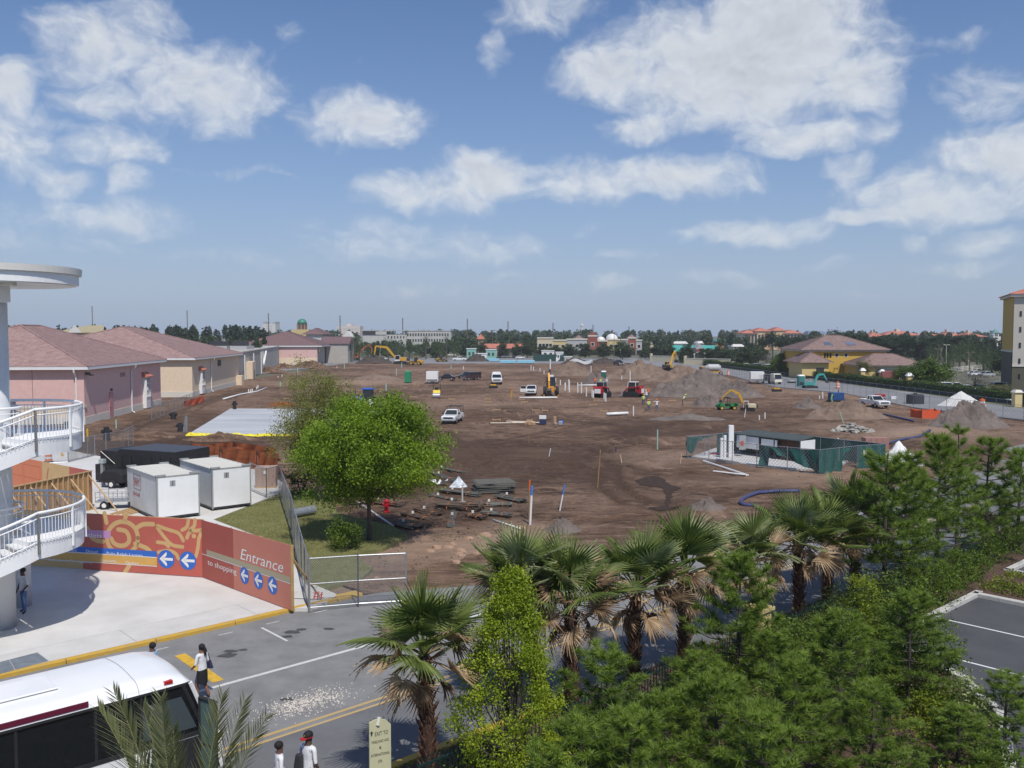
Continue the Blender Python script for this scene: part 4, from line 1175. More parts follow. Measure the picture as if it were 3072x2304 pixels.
	for p in bm.polygons:
		c = p.center; best = None; bd = 1e9
		for a, b, s_ in segs:
			ab = b-a; u = max(0, min(1, (c-a).dot(ab)/ab.length_squared)); dd = (c-a-ab*u).length
			if dd < bd: bd = dd; best = s_
		if best == 'skin' and c.z < 1.475 and abs(c.x) < .14 and c.z > 1.0: best = 'shirt'
		p.material_index = order.index(best); p.use_smooth = True
	mobj('body', bm, None, t)
	hy = J['hed'][0].y
	if hat:
		m = MB(); n = 14
		for q in range(5):
			a = q/4*math.pi/2
			for i in range(n):
				b = 2*math.pi*i/n; m.v.append((.118*math.cos(a)*math.cos(b), hy+.138*math.cos(a)*math.sin(b), 1.675+.115*math.sin(a)))
		for q in range(4):
			for i in range(n): m.f.append((q*n+i, q*n+(i+1)%n, (q+1)*n+(i+1)%n, (q+1)*n+i))
		m.cyl((0,hy+.03,1.668),(0,hy+.03,1.68),.155,.15,14)
		m.build('hard_hat', cm(hat, 'plastic'), t, smooth=True)
	else:
		m = MB(); m.sph((0,hy-.018,1.675), (.098,.112,.098), 14, 9)
		m.v = [(x, y, z if not (y > hy+.03 and z < 1.68) else 1.68) for x, y, z in m.v]
		m.build('hair', cm(hair, 'hair'), t, smooth=True)
		if ponytail: MB().tube([(0,hy-.11,1.70),(0,hy-.16,1.62),(.01,hy-.155,1.48),(.01,hy-.13,1.38)], [.03,.045,.042,.015], 8).build('ponytail', cm(hair, 'hair'), t, smooth=True)
		if cap:
			c1, c2 = cap
			m = MB(); m.sph((0,hy-.005,1.70), (.108,.124,.10), 14, 8); m.v = [(x,y,max(z,1.675)) for x,y,z in m.v]
			cp = m.build('cap', cm(c1, 'cloth'), t, smooth=True)
			m = MB(); m.prism([(-.075,hy-.10),(-.07,hy-.20),(0,hy-.235),(.07,hy-.20),(.075,hy-.10)], 1.655, 1.672); m.cyl((0,hy-.005,1.655),(0,hy-.005,1.674),.112,.112,14); m.build('brim', cm(c2, 'cloth'), cp)
			o = ptext('P', 0, 0, .055, YELPNT, cp, 0, name='emblem'); o.location = (.018, hy-.128, 1.70); o.rotation_euler = (R(75),0,math.pi)
			o.rotation_euler = (R(75),0,0); o.location = (-.018, hy-.134, 1.69)
	if skirt:
		m = MB(); n = 16; rows = ((1.0,.150,.118),(.90,.178,.145),(.72,.185,.15),(.50,.178,.15))
		for z, a, b in rows:
			for i in range(n): m.v.append((a*math.cos(2*math.pi*i/n), b*math.sin(2*math.pi*i/n), z))
		for q in range(3):
			for i in range(n): m.f.append((q*n+i, q*n+(i+1)%n, (q+1)*n+(i+1)%n, (q+1)*n+i))
		m.build('skirt', cm(skirt, 'cloth'), t, smooth=True)
	if shirt and not vest:   # loose hem of the shirt
		m = MB(); n = 16; rows = ((1.16,.150,.115),(1.02,.163,.125),(.90,.170,.133))
		for z, a, b in rows:
			for i in range(n): m.v.append((a*math.cos(2*math.pi*i/n), b*math.sin(2*math.pi*i/n)+ly*max(0,(z-.95)), z))
		for q in range(2):
			for i in range(n): m.f.append((q*n+i, q*n+(i+1)%n, (q+1)*n+(i+1)%n, (q+1)*n+i))
		m.build('shirt_hem', cm(shirt, 'cloth'), t, smooth=True)
	return t
WALK = {-1: ((.09,.16,.52),(.09,.10,.10),(.10,.24,.06)), 1: ((.09,.02,.50),(.09,-.20,.12),(.10,-.10,.045))}
def build_people():
	NAVY = (.025,.03,.07)
	p = g(608,2094,.02)
	person('woman in white shirt and black skirt walking in front of the bus', p, R(62), 1.66, skirt=(.012,.012,.014), ponytail=True, legs=WALK, hands=True, skin=(.20,.095,.055), arms={-1: ((.25,.02,1.14),(.20,.18,1.02))})
	b = thing('shoulder_bag', 'navy shoulder bag hanging at the right side of the woman in white', 'bag', (p.x,p.y,.02), R(62))
	MB().fru((.20,.31,-.17,.10), .86, (.20,.27,-.10,.05), 1.12).build('pouch', mat('navy_cloth', NAVY, .8, var=.2), b, bevel=.02)
	MB().tube([(.235,-.09,1.10),(.20,-.06,1.30),(.16,-.02,1.455),(.20,.03,1.30),(.235,.03,1.10)], .012, 5).build('strap', MATS['navy_cloth'], b)
	q = g(924,2200,1.79); q.z = .02
	person('man in white shirt and black and red cap walking away from the bus door', q, R(-32), 1.78, pants=(.06,.06,.07), cap=((.012,.012,.013),(.45,.015,.02)), hands=True, skin=(.10,.05,.035))
	b = thing('backpack', 'black slung bag on the back of the man in the cap', 'bag', (q.x,q.y,.02), R(-32))
	MB().fru((-.24,-.02,-.26,-.10), .98, (-.20,-.04,-.22,-.10), 1.32).build('pouch', DARK, b, bevel=.03)
	MB().tube([(-.12,-.14,1.30),(-.14,-.02,1.50),(-.10,.10,1.42),(.05,.15,1.2),(.16,.05,1.0)], .014, 5).build('strap', DARK, b)
	q = g(837,2228,1.66); q.z = .02
	person('person in white shirt just left of the man in the cap', q, R(-60), 1.66, pants=(.05,.05,.06), hands=True, skin=(.12,.06,.04))
	q = g(457,1936,1.62); q.z = .02
	person('person in pale blue shirt just visible beyond the bus roof', q, R(80), 1.68, shirt=(.42,.55,.68), hands=True, skin=(.14,.07,.05))
	q = g(72,1838,.15)
	person('man in white shirt and blue jeans standing under the stair tower', q, R(150), 1.76, shirt=(.70,.70,.74), pants=(.13,.22,.42), hands=True, skin=(.10,.05,.035), legs={-1: ((.14,.05,.50),(.17,.05,.09),(.19,.19,.045)), 1: ((.10,-.02,.50),(.12,-.06,.09),(.15,.08,.045))}, arms={-1: ((.27,-.03,1.13),(.20,.12,.95))})
	q = g(40,1796,.15)
	person('person in dark clothes carrying a red bag beside the tower column', q, R(-90), 1.70, shirt=(.06,.08,.14), pants=(.02,.02,.025), hands=True, skin=(.12,.06,.04))
	b = thing('shopping_bag', 'red patterned bag held by the person in dark clothes', 'bag', (q.x+.30,q.y-.1,.15), R(10))
	MB().fru((-.12,.12,-.08,.08), .42, (-.15,.15,-.09,.09), .82).build('pouch', mat('red_bag', (.30,.05,.05), .7, col2=(.42,.30,.22), scale=14), b)
	MB().tube([(-.08,0,.80),(-.05,0,.93),(.05,0,.93),(.08,0,.80)], .01, 5).build('handle', DARK, b)
	LIME, ORG, WH = (.55,.80,.06), (.85,.17,.04), (.72,.70,.66)
	hi = (.80,.20,.05)
	W = [((1930,1216),R(170),dict(vest=LIME, hat=hi), 'worker in lime vest and orange helmet left of the two nearest workers'),
		 ((1946,1230),R(20),dict(vest=LIME, hat=hi, pants=(.06,.10,.2)), 'worker in lime vest and jeans beside the worker in white'),
		 ((1970,1233),R(10),dict(shirt=WH, hat=hi, pants=(.06,.11,.24), sleeves='long', arms={-1: ((.40,.05,1.38),(.52,.10,1.42)), 1: ((.36,.05,1.36),(.42,.14,1.40))}), 'worker in white shirt with both arms raised and orange helmet'),
		 ((1938,1204),R(160),dict(shirt=WH, hat=(.75,.75,.72), pants=(.09,.10,.14), sleeves='long'), 'worker in white shirt in front of the worker in orange'),
		 ((1945,1195),R(160),dict(shirt=ORG, vest=ORG, hat=hi, pants=(.10,.10,.12)), 'worker in orange vest behind the group of four workers'),
		 ((2048,1216),R(-90),dict(vest=LIME, hat=(.62,.75,.10), pants=(.10,.10,.10), lean=.75), 'worker in lime shirt bending over a white pipe'),
		 ((1785,1158),R(180),dict(vest=ORG, shirt=ORG, hat=hi, pants=(.06,.08,.16)), 'worker in orange vest on the bank behind the red loader'),
		 ((1802,1158),R(190),dict(vest=LIME, shirt=WH, hat=hi, pants=(.10,.09,.08)), 'worker in lime vest between the orange and white workers on the bank'),
		 ((1820,1158),R(180),dict(shirt=WH, hat=(.75,.75,.72), pants=(.30,.28,.24)), 'worker in white with white helmet on the bank')]
	for (px, kw, dd, lab) in W:
		person(lab, gd(*px), kw, 1.76, group='workers on the building site', **dd)
build_people()
# ------------------------------------------------------------------ vehicles
def wheel(par, x, y, r, w, hub=GREYM, name='wheel'):
	m = MB(); m.tube([(x,y-w/2,r),(x,y-w/2+.03,r),(x,y+w/2-.03,r),(x,y+w/2,r)], [r*.9,r,r,r*.9], 16)
	o = m.build(name, BLACK, par, smooth=False)
	s = 1 if y > 0 else -1
	MB().tube([(x,y+s*(w/2-.01),r),(x,y+s*(w/2+.012),r)], [r*.6,r*.52], 12).build('rim', hub, o)
	return o
def paint(name, c, rough=.3): return mat(name, c, rough, var=.05, scale=1.5, clear=.35)
VWHITE = paint('vehicle_white', (.82,.82,.81))
def pickup(label, loc, rz, col=VWHITE, rack=False, topper=False, door=False, big=1.0, group=None, hood=1.0):
	t = thing('pickup_truck', label, 'pickup truck', loc, rz, group, big)
	L2, W2 = 2.6, .90
	m = MB()
	m.side([(L2,.45),(L2,.92),(L2-.05,1.0),(1.15,1.10),(-.75,1.10),(-.75,.45)], -W2, W2)
	m.build('body', col, t, bevel=.06)
	b = MB()
	b.box(-2.6,-.76,-W2,-W2+.07,.5,1.08); b.box(-2.6,-.76,W2-.07,W2,.5,1.08); b.box(-2.6,-2.53,-W2+.071,W2-.071,.5,1.08); b.box(-2.52,-.76,-W2+.071,W2-.071,.5,.6)
	b.build('cargo_bed', col, t, bevel=.02)
	c = MB().fru((-.72,1.12,-.84,.84), 1.08, (-.60,.42,-.70,.70), 1.62).build('cab_glass', GLASS, t)
	MB().fru((-.62,.46,-.72,.72), 1.621, (-.55,.36,-.66,.66), 1.68).build('cab_roof', col, t, bevel=.02)
	pl = MB()
	for s in (-1,1):
		pl.tube([(1.13,s*.85,1.08),(.44,s*.71,1.62)], .045, 5); pl.tube([(-.73,s*.85,1.08),(-.61,s*.71,1.62)], .07, 5); pl.tube([(.1,s*.85,1.08),(.0,s*.71,1.62)], .035, 5)
	pl.build('cab_pillars', col, c)
	MB().box(L2-.01,L2+.02,-.62,.62,.66,.88).build('grille', DARK, t)
	for s in (-1,1): MB().box(L2-.03,L2+.035,s*.76-.14,s*.76+.14,.70,.88).build('headlight', LAMP, t)
	MB().box(L2-.02,L2+.14,-W2,W2,.40,.60).build('front_bumper', GREYM, t, bevel=.03)
	MB().box(-2.72,-2.58,-W2,W2,.42,.58).build('rear_bumper', GREYM, t)
	for s in (-1,1): MB().box(.75,.95,s*1.06-.11,s*1.06+.11,1.12,1.34).build('mirror', DARK, t)
	for x in (1.65,-1.65):
		for s in (-1,1): wheel(t, x, s*.80, .37, .24)
	if rack:
		r = MB()
		for x in (-2.45,-.95): r.tube([(x,-.86,1.08),(x,-.86,2.0),(x,.86,2.0),(x,.86,1.08)], .055, 5)
		for s in (-1,1): r.tube([(-2.45,s*.86,2.0),(.55,s*.80,2.0)], .05, 5)
		r.build('ladder_rack', DARK, t)
	if topper: MB().fru((-2.55,-.80,-.86,.86),1.09,(-2.45,-.85,-.78,.78),1.85).build('utility_box', col, t, bevel=.05);
	if topper: MB().box(-2.3,-.9,-.6,.6,1.851,2.0).build('roof_box', col, t)
	if door:
		d = MB(); d.box(0,.07,-1.02,0,.55,1.12); dd = d.build('door', col, t, loc=(.95,-.88,0), rz=R(-8))
		MB().box(.01,.05,-.95,-.06,1.13,1.56).build('door_window', GLASS, dd); f = MB(); f.tube([(.03,-1.0,1.12),(.03,-.85,1.6),(.03,-.03,1.6),(.03,-.03,1.12)], .03, 5); f.build('door_frame', col, dd)
	return t
def car(label, loc, rz, col, suv=False, group=None, name='parked_car', van=False):
	t = thing(name, label, 'van' if van else 'car', loc, rz, group)
	if van:
		MB().side([(2.55,.4),(2.55,.85),(2.4,1.05),(1.75,1.15),(1.1,1.95),(.9,2.02),(-2.45,2.02),(-2.55,1.9),(-2.55,.4)], -.95, .95).build('body', col, t, bevel=.07)
		MB().add([(1.80,-.86,1.17),(1.80,.86,1.17),(1.18,.80,1.90),(1.18,-.80,1.90)], [(0,1,2,3)]).build('windscreen', GLASS, t)
		for s in (-1,1):
			for (a,b) in ((.15,1.2),(-1.15,-.05),(-2.3,-1.3)): MB().box(a,b,s*.952-.01,s*.952+.01,1.25,1.8).build('side_window', GLASS, t)
		MB().box(2.54,2.58,-.7,.7,.62,.85).build('grille', CHROME, t)
		for x in (1.7,-1.6):
			for s in (-1,1): wheel(t, x, s*.84, .36, .24)
		MB().box(2.5,2.66,-.95,.95,.36,.52).build('front_bumper', GREYM, t)
		return t
	h = 1.72 if suv else 1.44; zb = 1.02 if suv else .92
	MB().side([(2.2,.32),(2.22,.66),(2.0,.80),(1.0,zb),(-1.7 if not suv else -2.1,zb),(-2.18,zb-.06),(-2.22,.4),(-2.1,.32)], -.88, .88).build('body', col, t, bevel=.08)
	b, tp = ((-2.0,1.05,-.82,.82),(-1.85,.45,-.68,.68)) if suv else ((-1.6,1.05,-.82,.82),(-.95,.30,-.64,.64))
	c = MB().fru(b, zb-.02, tp, h-.05).build('cabin_glass', GLASS, t)
	MB().fru((tp[0]-.04,tp[1]+.05,tp[2]-.03,tp[3]+.03), h-.049, (tp[0]+.1,tp[1]-.08,tp[2]+.08,tp[3]-.08), h+.02).build('cabin_roof', col, t)
	pl = MB()
	for s in (0,1):
		for q in (0,1): pl.tube([(b[q], b[2+s], zb-.02), (tp[q], tp[2+s], h-.05)], .04, 4)
	pl.build('cabin_pillars', col, c)
	for x in (1.4,-1.35):
		for s in (-1,1): wheel(t, x, s*.80, .33, .2)
	for s in (-1,1):
		MB().box(2.12,2.24,s*.66-.14,s*.66+.14,.60,.74).build('headlight', LAMP, t)
		MB().box(-2.24,-2.14,s*.68-.12,s*.68+.12,.66,.84).build('tail_lamp', REDLAMP, t)
	return t
def trailer(label, loc, rz, L=3.4, W=1.9, H=2.0):
	t = thing('cargo_trailer', label, 'trailer', loc, rz)
	MB().box(-L/2,L/2,-W/2,W/2,.5,.5+H).build('body', VWHITE, t, bevel=.05)
	MB().box(-L/2-.02,L/2+.02,-W/2-.02,W/2+.02,.42,.56).build('bottom_rail', GREYM, t)
	MB().box(L/2+.001,L/2+.02,-W/2+.1,W/2-.1,.6,1.05).build('stone_guard', CHROME, t)
	MB().box(-L/2-.03,-L/2-.001,-W/2+.08,W/2-.08,.62,2.4).build('rear_door', WHITE, t)
	for s in (-1,1): wheel(t, -.2, s*(W/2-.02), .34, .2)
	MB().tube([(L/2,.4,.5),(L/2+1.2,0,.5),(L/2,-.4,.5)], .05, 5).build('drawbar', DARK, t)
	MB().cyl((L/2+1.1,0,0),(L/2+1.1,0,.75),.05,None,6).build('jockey_leg', DARK, t)
	return t
def build_bus():
	s0, s1, n0, n1 = -3.2, 9.35, 20.66, 23.24
	W = n1-n0
	o = rd(s0, (n0+n1)/2, .02)
	t = thing('coach_bus', 'white coach bus with dark windows and maroon roof stripe at the kerb side', 'bus', o, RA)
	L = s1-s0
	BW = mat('bus_white', (.86,.86,.85), .32, var=.03, scale=.6, clear=.3)
	hw = W/2
	def sec(x, k=1.0, top=3.10, dx=0.0):
		pts = [(-hw,2.76)]
		for i in range(7):
			a = R(180-15*i); pts.append((-hw+.42+.42*math.cos(a), 2.76+ (top-.07-2.76)*math.sin(a)))
		for i in range(1,6):
			y = -hw+.42 + (W-.84)*i/6; pts.append((y, top-.07+.07*math.sin(math.pi*i/6)))
		for i in range(7):
			a = R(90-15*i); pts.append((hw-.42+.42*math.cos(a), 2.76+(top-.07-2.76)*math.sin(a)))
		pts.append((hw,2.76))
		return [(x+dx, y*k, z) for y, z in pts]
	m = MB(); rows = []
	xs = [(0.0,.94,2.90),(.25,1,3.05),(.8,1,3.10),(L-2.2,1,3.10),(L-1.35,1,3.08),(L-.95,.985,3.00),(L-.78,.96,2.86)]
	for x, k, tp in xs: rows.append(sec(x, k, tp))
	n = len(rows[0])
	for r in rows: m.v += r
	for i in range(len(rows)-1):
		for j in range(n-1): m.f.append((i*n+j, i*n+j+1, (i+1)*n+j+1, (i+1)*n+j))
	m.f.append(tuple(range(n))); m.f.append(tuple(reversed(range((len(rows)-1)*n, len(rows)*n))))
	roof = m.build('roof', BW, t, smooth=True)
	for p in roof.data.polygons:
		if len(p.vertices) > 4: p.use_smooth = False
	for q in (1,2,3,4): MB().tube([(x,y,z+.002) for x,y,z in sec({1:1.6,2:3.9,3:6.4,4:L-2.0}[q], 1, 3.10)], .007, 4).build('roof_seam', GREYM, roof)
	h = MB().box(L-5.6, L-3.5, -.55, .45, 3.09, 3.135).build('roof_hatch', BW, t, bevel=.03)
	body = MB(); body.side([(0,.35),(0,1.50),(L-.28,1.50),(L-.02,1.30),(L,.45),(L-.1,.35)], -hw, hw); bo = body.build('body', BW, t, bevel=.05)
	gl = MB(); gl.side([(.02,1.5),(.02,2.755),(L-.80,2.755),(L-.34,1.5)], -hw+.03, hw-.03); g_ = gl.build('window_band', mat('bus_glass', (.010,.013,.016), .07, spec=.6), t)
	for x in (1.6,3.2,4.8,6.4,8.0,9.6): MB().box(x-.03,x+.03,-hw+.012,-hw+.03,1.52,2.74).build('window_joint', BLACK, g_)
	MB().box(.05,L-.9,-hw-.012,-hw+.03,2.70,2.76).build('window_gasket', BLACK, t)
	MB().box(.05,L-3.1,-hw-.014,-hw+.02,2.80,2.92).build('stripe', mat('maroon_stripe', (.13,.012,.035), .4), t)
	MB().box(.05,L-.6,-hw-.010,-hw+.02,1.42,1.52).build('window_sill', BLACK, t)
	for s in (-1,1):
		MB().tube([(L-.80,s*(hw-.02),2.74),(L-.30,s*(hw-.02),1.45)], .055, 6).build('windscreen_pillar', BW, t)
		MB().tube([(L-.98,s*(hw-.035),2.72),(L-.48,s*(hw-.035),1.5)], .05, 6).build('pillar_seal', BLACK, t)
	ws = MB(); ws.add([(L-.772,-hw+.08,2.72),(L-.772,hw-.08,2.72),(L-.29,hw-.08,1.53),(L-.29,-hw+.08,1.53)], [(0,1,2,3)]); ws.build('windscreen', GLASSB, t)
	sg = MB(); sg.add([(L-1.95,-hw+.016,1.62),(L-.66,-hw+.016,1.62),(L-1.02,-hw+.016,2.45),(L-1.95,-hw+.016,2.45)], [(0,1,2,3)]); sg.build('side_window', GLASSB, t)
	MB().box(L-1.98,L-1.93,-hw+.0,-hw+.03,1.55,2.7).build('window_post', BLACK, t)
	for s in (-1,1):
		MB().box(L-1.5,L-1.28,s*(hw-.10)-.03,s*(hw-.10)+.03,2.86,2.94).build('marker_lamp', REDLAMP, t) if s == 1 else MB().box(L-1.42,L-1.22,-hw-.006,-hw+.12,2.84,2.905).build('marker_lamp', REDLAMP, t)
		MB().box(L-.04,L+.02,s*.85-.22,s*.85+.22,.75,.95).build('headlight', LAMP, t)
	dr = MB(); fr = [(-.62,.35),(0,.35),(0,2.35),(-.62,2.35)]
	q = dr.tube([(0,-.06,.35),(0,-.06,2.35)], .05, 4).tube([(0,-.66,.35),(0,-.66,2.35)], .04, 4).tube([(0,-.06,2.35),(0,-.66,2.35)], .05, 4).tube([(0,-.06,.35),(0,-.66,.35)], .05, 4).tube([(0,-.06,1.25),(0,-.66,1.25)], .03, 4)
	do = dr.build('door', BLACK, t, loc=(L-.62,-hw,0), rz=R(14))
	MB().box(-.012,.012,-.62,-.10,.40,2.31).build('door_glass', mat('door_glass_green', (.10,.16,.15), .05, spec=.6), do)
	MB().box(L-1.75,L-.62,-hw-.004,-hw+.02,.36,1.40).build('door_opening', BLACK, t)
	for x in (2.2,3.4,9.2):
		for s in (-1,1): wheel(t, x, s*(hw-.16), .5, .3)
	for x in (2.8,9.2):
		m = MB(); m.tube([(x+.62*math.cos(a)*(1.9 if x == 2.8 else 1), -hw-.008, .5+.62*math.sin(a)) for a in [R(i*15) for i in range(13)]], .05, 5); m.build('wheel_arch', BLACK, t)
build_bus()
def build_site_vehicles():
	pickup('white pickup with ladder rack parked alone on the open dirt', gd(1358,1268), R(-99), rack=True, big=.98)
	pickup('white pickup with open door behind the long white pipe', gd(1594,1186), R(-93), door=True, big=1.05)
	pickup('white utility pickup with raised box near the dark vans', gd(1490,1153), R(-88), topper=True, big=1.3)
	pickup('white pickup facing the camera beside the orange fenced pit on the right', gd(2623,1222), R(-80), big=1.05)
	pickup('white pickup parked by the far dark spoil heap', gd(1378,1082), R(8), big=1.15)
	pickup('white pickup half behind the yellow excavator boom', gd(1150,1081), R(172), big=1.0)
	pickup('dark pickup among the spoil heaps by the far street', gd(1855,1096), R(-75), col=paint('vehicle_black', (.02,.02,.022)), big=1.15)
	trailer('tall white cargo trailer beside the black sedan', gd(1298,1150), R(-90), 3.8, 2.7, 2.3)
	trailer('white cargo trailer at the right edge of the dirt by the side road', gd(2270,1150), R(-100), 3.2, 3.0, 2.2)
	car('black sedan parked behind the white cargo trailer', gd(1340,1142), R(175), paint('vehicle_black', (.012,.012,.016)), name='sedan')
	car('maroon and tan conversion van beside the black van', gd(1414,1140), R(225), paint('vehicle_maroon', (.055,.028,.032)), van=True, name='conversion_van')
	car('black car mostly hidden behind the maroon van', gd(1396,1136), R(200), paint('vehicle_black', (.012,.012,.016)), suv=True, name='parked_car')
	CAR = {'white': (.78,.78,.77), 'silver': (.42,.43,.44), 'red': (.32,.02,.02), 'blue': (.05,.05,.25), 'black': (.015,.015,.018), 'grey': (.16,.165,.17)}
	def pc(px, py, c, rz, suv, lab, zz=-.02, grp='cars in the hotel car park'):
		p = g(px, py, zz); car(lab, p, rz, paint('vehicle_'+c, CAR[c]), suv, grp)
	L0 = [(2840,1172,'white',1,R(10),'white SUV behind the hedge next to the leftmost hotel car park sedan'),(2868,1168,'white',0,R(8),'white sedan parked beside the SUV behind the hedge'),(2900,1176,'silver',0,R(12),'silver sedan behind the bare tree in the hotel car park'),
		  (2935,1186,'red',0,R(5),'red car low behind the hedge in the hotel car park'),(2985,1172,'white',1,R(175),'white SUV with dark glass left of the long white SUV'),(3030,1172,'white',1,R(178),'long white SUV parked near the hotel tower'),
		  (3066,1196,'blue',0,R(160),'blue car cut by the right edge of the photo'),(3066,1212,'white',0,R(170),'white car behind the yellow pillar at the right edge'),(2700,1128,'silver',1,R(80),'silver van parked at the villa garage'),
		  (2748,1136,'white',0,R(95),'white car beside the big round tree at the villa'),(2960,1130,'silver',0,R(20),'silver car under the bare tree by the balustrade'),(2925,1128,'white',0,R(20),'white car deep in the hotel car park')]
	for (px, py, c, suv, rz, lab) in L0: pc(px, py, c, rz, suv, lab)
	k = 0
	for (px, py, c) in [(2205,1100,'white'),(2240,1102,'white'),(2275,1105,'silver'),(2180,1098,'silver'),(2310,1108,'white')]:
		pc(px, py, c, R(15), k % 2 == 0, 'car parked in the row behind the long hedge', -.02, 'cars in the row behind the long hedge'); k += 1
	for (px, py, c) in [(1560,1076,'white'),(1662,1079,'silver'),(1870,1074,'white'),(1355,1068,'white'),(1515,1074,'grey')]:
		pc(px, py, c, R(5), False, 'small car on the far street beyond the dirt lot', -.02, 'cars on the far street')
	for (px, py, c) in [(1480,1072,'silver'),(1240,1060,'white'),(1130,1058,'silver'),(1310,1062,'grey'),(1060,1062,'white')]:
		pc(px, py, c, R(0), k % 2 == 0, 'small car in the car park among the far palms', -.02, 'cars among the far palms'); k += 1
build_site_vehicles()
# ------------------------------------------------------------------ machines
CATY = mat('machine_yellow', (.62,.34,.025), .5, var=.14, scale=2)
CATO = mat('machine_orange', (.62,.11,.04), .5, var=.14, scale=2)
JCB = mat('backhoe_orange', (.72,.33,.03), .5, var=.1)
TEAL = mat('machine_teal', (.05,.34,.31), .5, var=.12)
NAVYM = mat('machine_navy', (.03,.035,.10), .5)
BLUEM = mat('machine_blue', (.025,.12,.55), .45, var=.1)
GREENM = mat('machine_green', (.03,.22,.06), .5, var=.1)
def track(par, y, L, h, w):
	m = MB(); r = h/2
	prof = [(L/2-r+r*math.cos(a), r+r*math.sin(a)) for a in [R(-90+30*i) for i in range(7)]] + [(-L/2+r+r*math.cos(a), r+r*math.sin(a)) for a in [R(90+30*i) for i in range(7)]]
	m.side(prof, y-w/2, y+w/2); return m.build('track', BLACK, par)
def arm(m, pts, w0, w1, t):
	"""box-section arm through (x,z) points"""
	for (a, b, wa, wb) in [(pts[i], pts[i+1], w0[i], w0[i+1]) for i in range(len(pts)-1)]:
		d = Vector((b[0]-a[0], 0, b[1]-a[1])).normalized(); n = Vector((-d.z,0,d.x))
		A, B = Vector((a[0],0,a[1])), Vector((b[0],0,b[1]))
		vs = []
		for P, w in ((A,wa),(B,wb)):
			for s in (-1,1):
				for q in (-1,1): vs.append(tuple(P + n*w/2*s + Vector((0,t*q,0))))
		m.add(vs, [(0,1,3,2),(4,6,7,5),(0,4,5,1),(2,3,7,6),(0,2,6,4),(1,5,7,3)])
	return m
def excavator(label, loc, rz, col, boom, stick, k=1.0, house=None, cabc=None, canopy=False, name='excavator', swing=0.0, rear=None):
	t = thing(name, label, 'excavator', loc, rz, None, k)
	for s in (-1,1): track(t, s*1.15, 4.2, .9, .6)
	MB().box(-.8,.8,-.85,.85,.45,.95).build('undercarriage', DARK, t)
	MB().cyl((0,0,.95),(0,0,1.1),.8,None,14).build('slew_ring', DARK, t)
	up = house or col
	MB().side([(-2.4,1.1),(-2.55,1.6),(-2.3,2.2),(.2,2.2),(.2,1.5),(1.5,1.4),(1.5,1.1)], -1.35, .3).build('house', up, t, bevel=.06)
	MB().side([(-2.9,1.15),(-3.0,1.6),(-2.7,2.15),(-2.41,2.15),(-2.41,1.15)], -1.35, 1.35).build('counterweight', rear or DARK, t, bevel=.06)
	MB().box(-2.4,-.2,.31,1.35,1.1,2.1).build('engine_cover', up, t, bevel=.05)
	if canopy:
		f = MB()
		for (x,y) in ((-.1,.4),(1.4,.4),(1.4,1.3),(-.1,1.3)): f.tube([(x,y,1.1),(x*.9,y,3.0)], .06, 5)
		f.build('canopy_frame', cabc or GREYM, t); MB().box(-.2,1.4,.3,1.4,3.0,3.1).build('canopy_roof', cabc or GREYM, t)
		MB().box(.1,.7,.55,1.15,1.1,1.9).build('seat', DARK, t)
	else:
		c = MB().fru((-.15,1.55,.35,1.35),1.1,(-.1,1.25,.4,1.32),2.9).build('cab_glass', GLASS, t)
		f = MB()
		for (x,y) in ((-.15,.36),(1.55,.36),(1.55,1.35),(-.15,1.35)): f.tube([(x,y,1.1),(x*.84,y,2.92)], .055, 5)
		f.box(-.2,1.35,.34,1.38,2.9,3.0); f.box(-.15,1.56,.34,1.37,1.1,1.55); f.build('cab_frame', cabc or up, c)
	bm = MB(); arm(bm, [(1.0,1.4)]+boom, [.55,.75,.45][:len(boom)+1] if len(boom) == 2 else [.55]+[.6]*(len(boom)-1)+[.4], None, .2); bo = bm.build('boom', col, t, loc=(0,-.35,0))
	sm = MB(); arm(sm, [boom[-1]]+stick, [.5]+[.3]*len(stick), None, .17); st = sm.build('stick', col, t, loc=(0,-.35,0))
	MB().tube([(1.4,-.35,1.7),((1.0+boom[0][0])/2+.2,-.35,(1.4+boom[0][1])/2-.25)], .07, 6).build('boom_ram', CHROME, t)
	tip = stick[-1]
	bk = MB().side([(tip[0],tip[1]),(tip[0]-.25,tip[1]-.5),(tip[0]-.1,tip[1]-1.0),(tip[0]+.5,tip[1]-1.0),(tip[0]+.75,tip[1]-.75),(tip[0]+.3,tip[1]-.1)], -.9, .2).build('bucket', DARK, t)
	return t
def loader(label, loc, rz, col, k=1.0, name='wheel_loader'):
	t = thing(name, label, 'loader', loc, rz, None, k)
	for x in (1.6,-1.4):
		for s in (-1,1): wheel(t, x, s*1.0, .75, .5, col)
	MB().side([(-2.9,.8),(-2.9,1.9),(-.7,2.1),(-.7,.8)], -.8, .8).build('engine_cover', col, t, bevel=.08)
	MB().box(-.7,1.9,-.55,.55,.7,1.3).build('front_frame', col, t)
	c = MB().fru((-.7,.7,-.75,.75),1.3,(-.6,.5,-.65,.65),3.1).build('cab_glass', GLASS, t); MB().box(-.75,.7,-.8,.8,3.1,3.25).build('cab_roof', col, c)
	for s in (-1,1): MB().tube([(.6,s*.5,1.8),(2.4,s*.5,1.5),(3.1,s*.5,.6)], .14, 5).build('lift_arm', col, t)
	MB().side([(3.0,.15),(4.1,.15),(4.1,.25),(3.3,.45),(3.2,1.2),(3.0,1.2)], -1.35, 1.35).build('bucket', DARK, t)
	return t
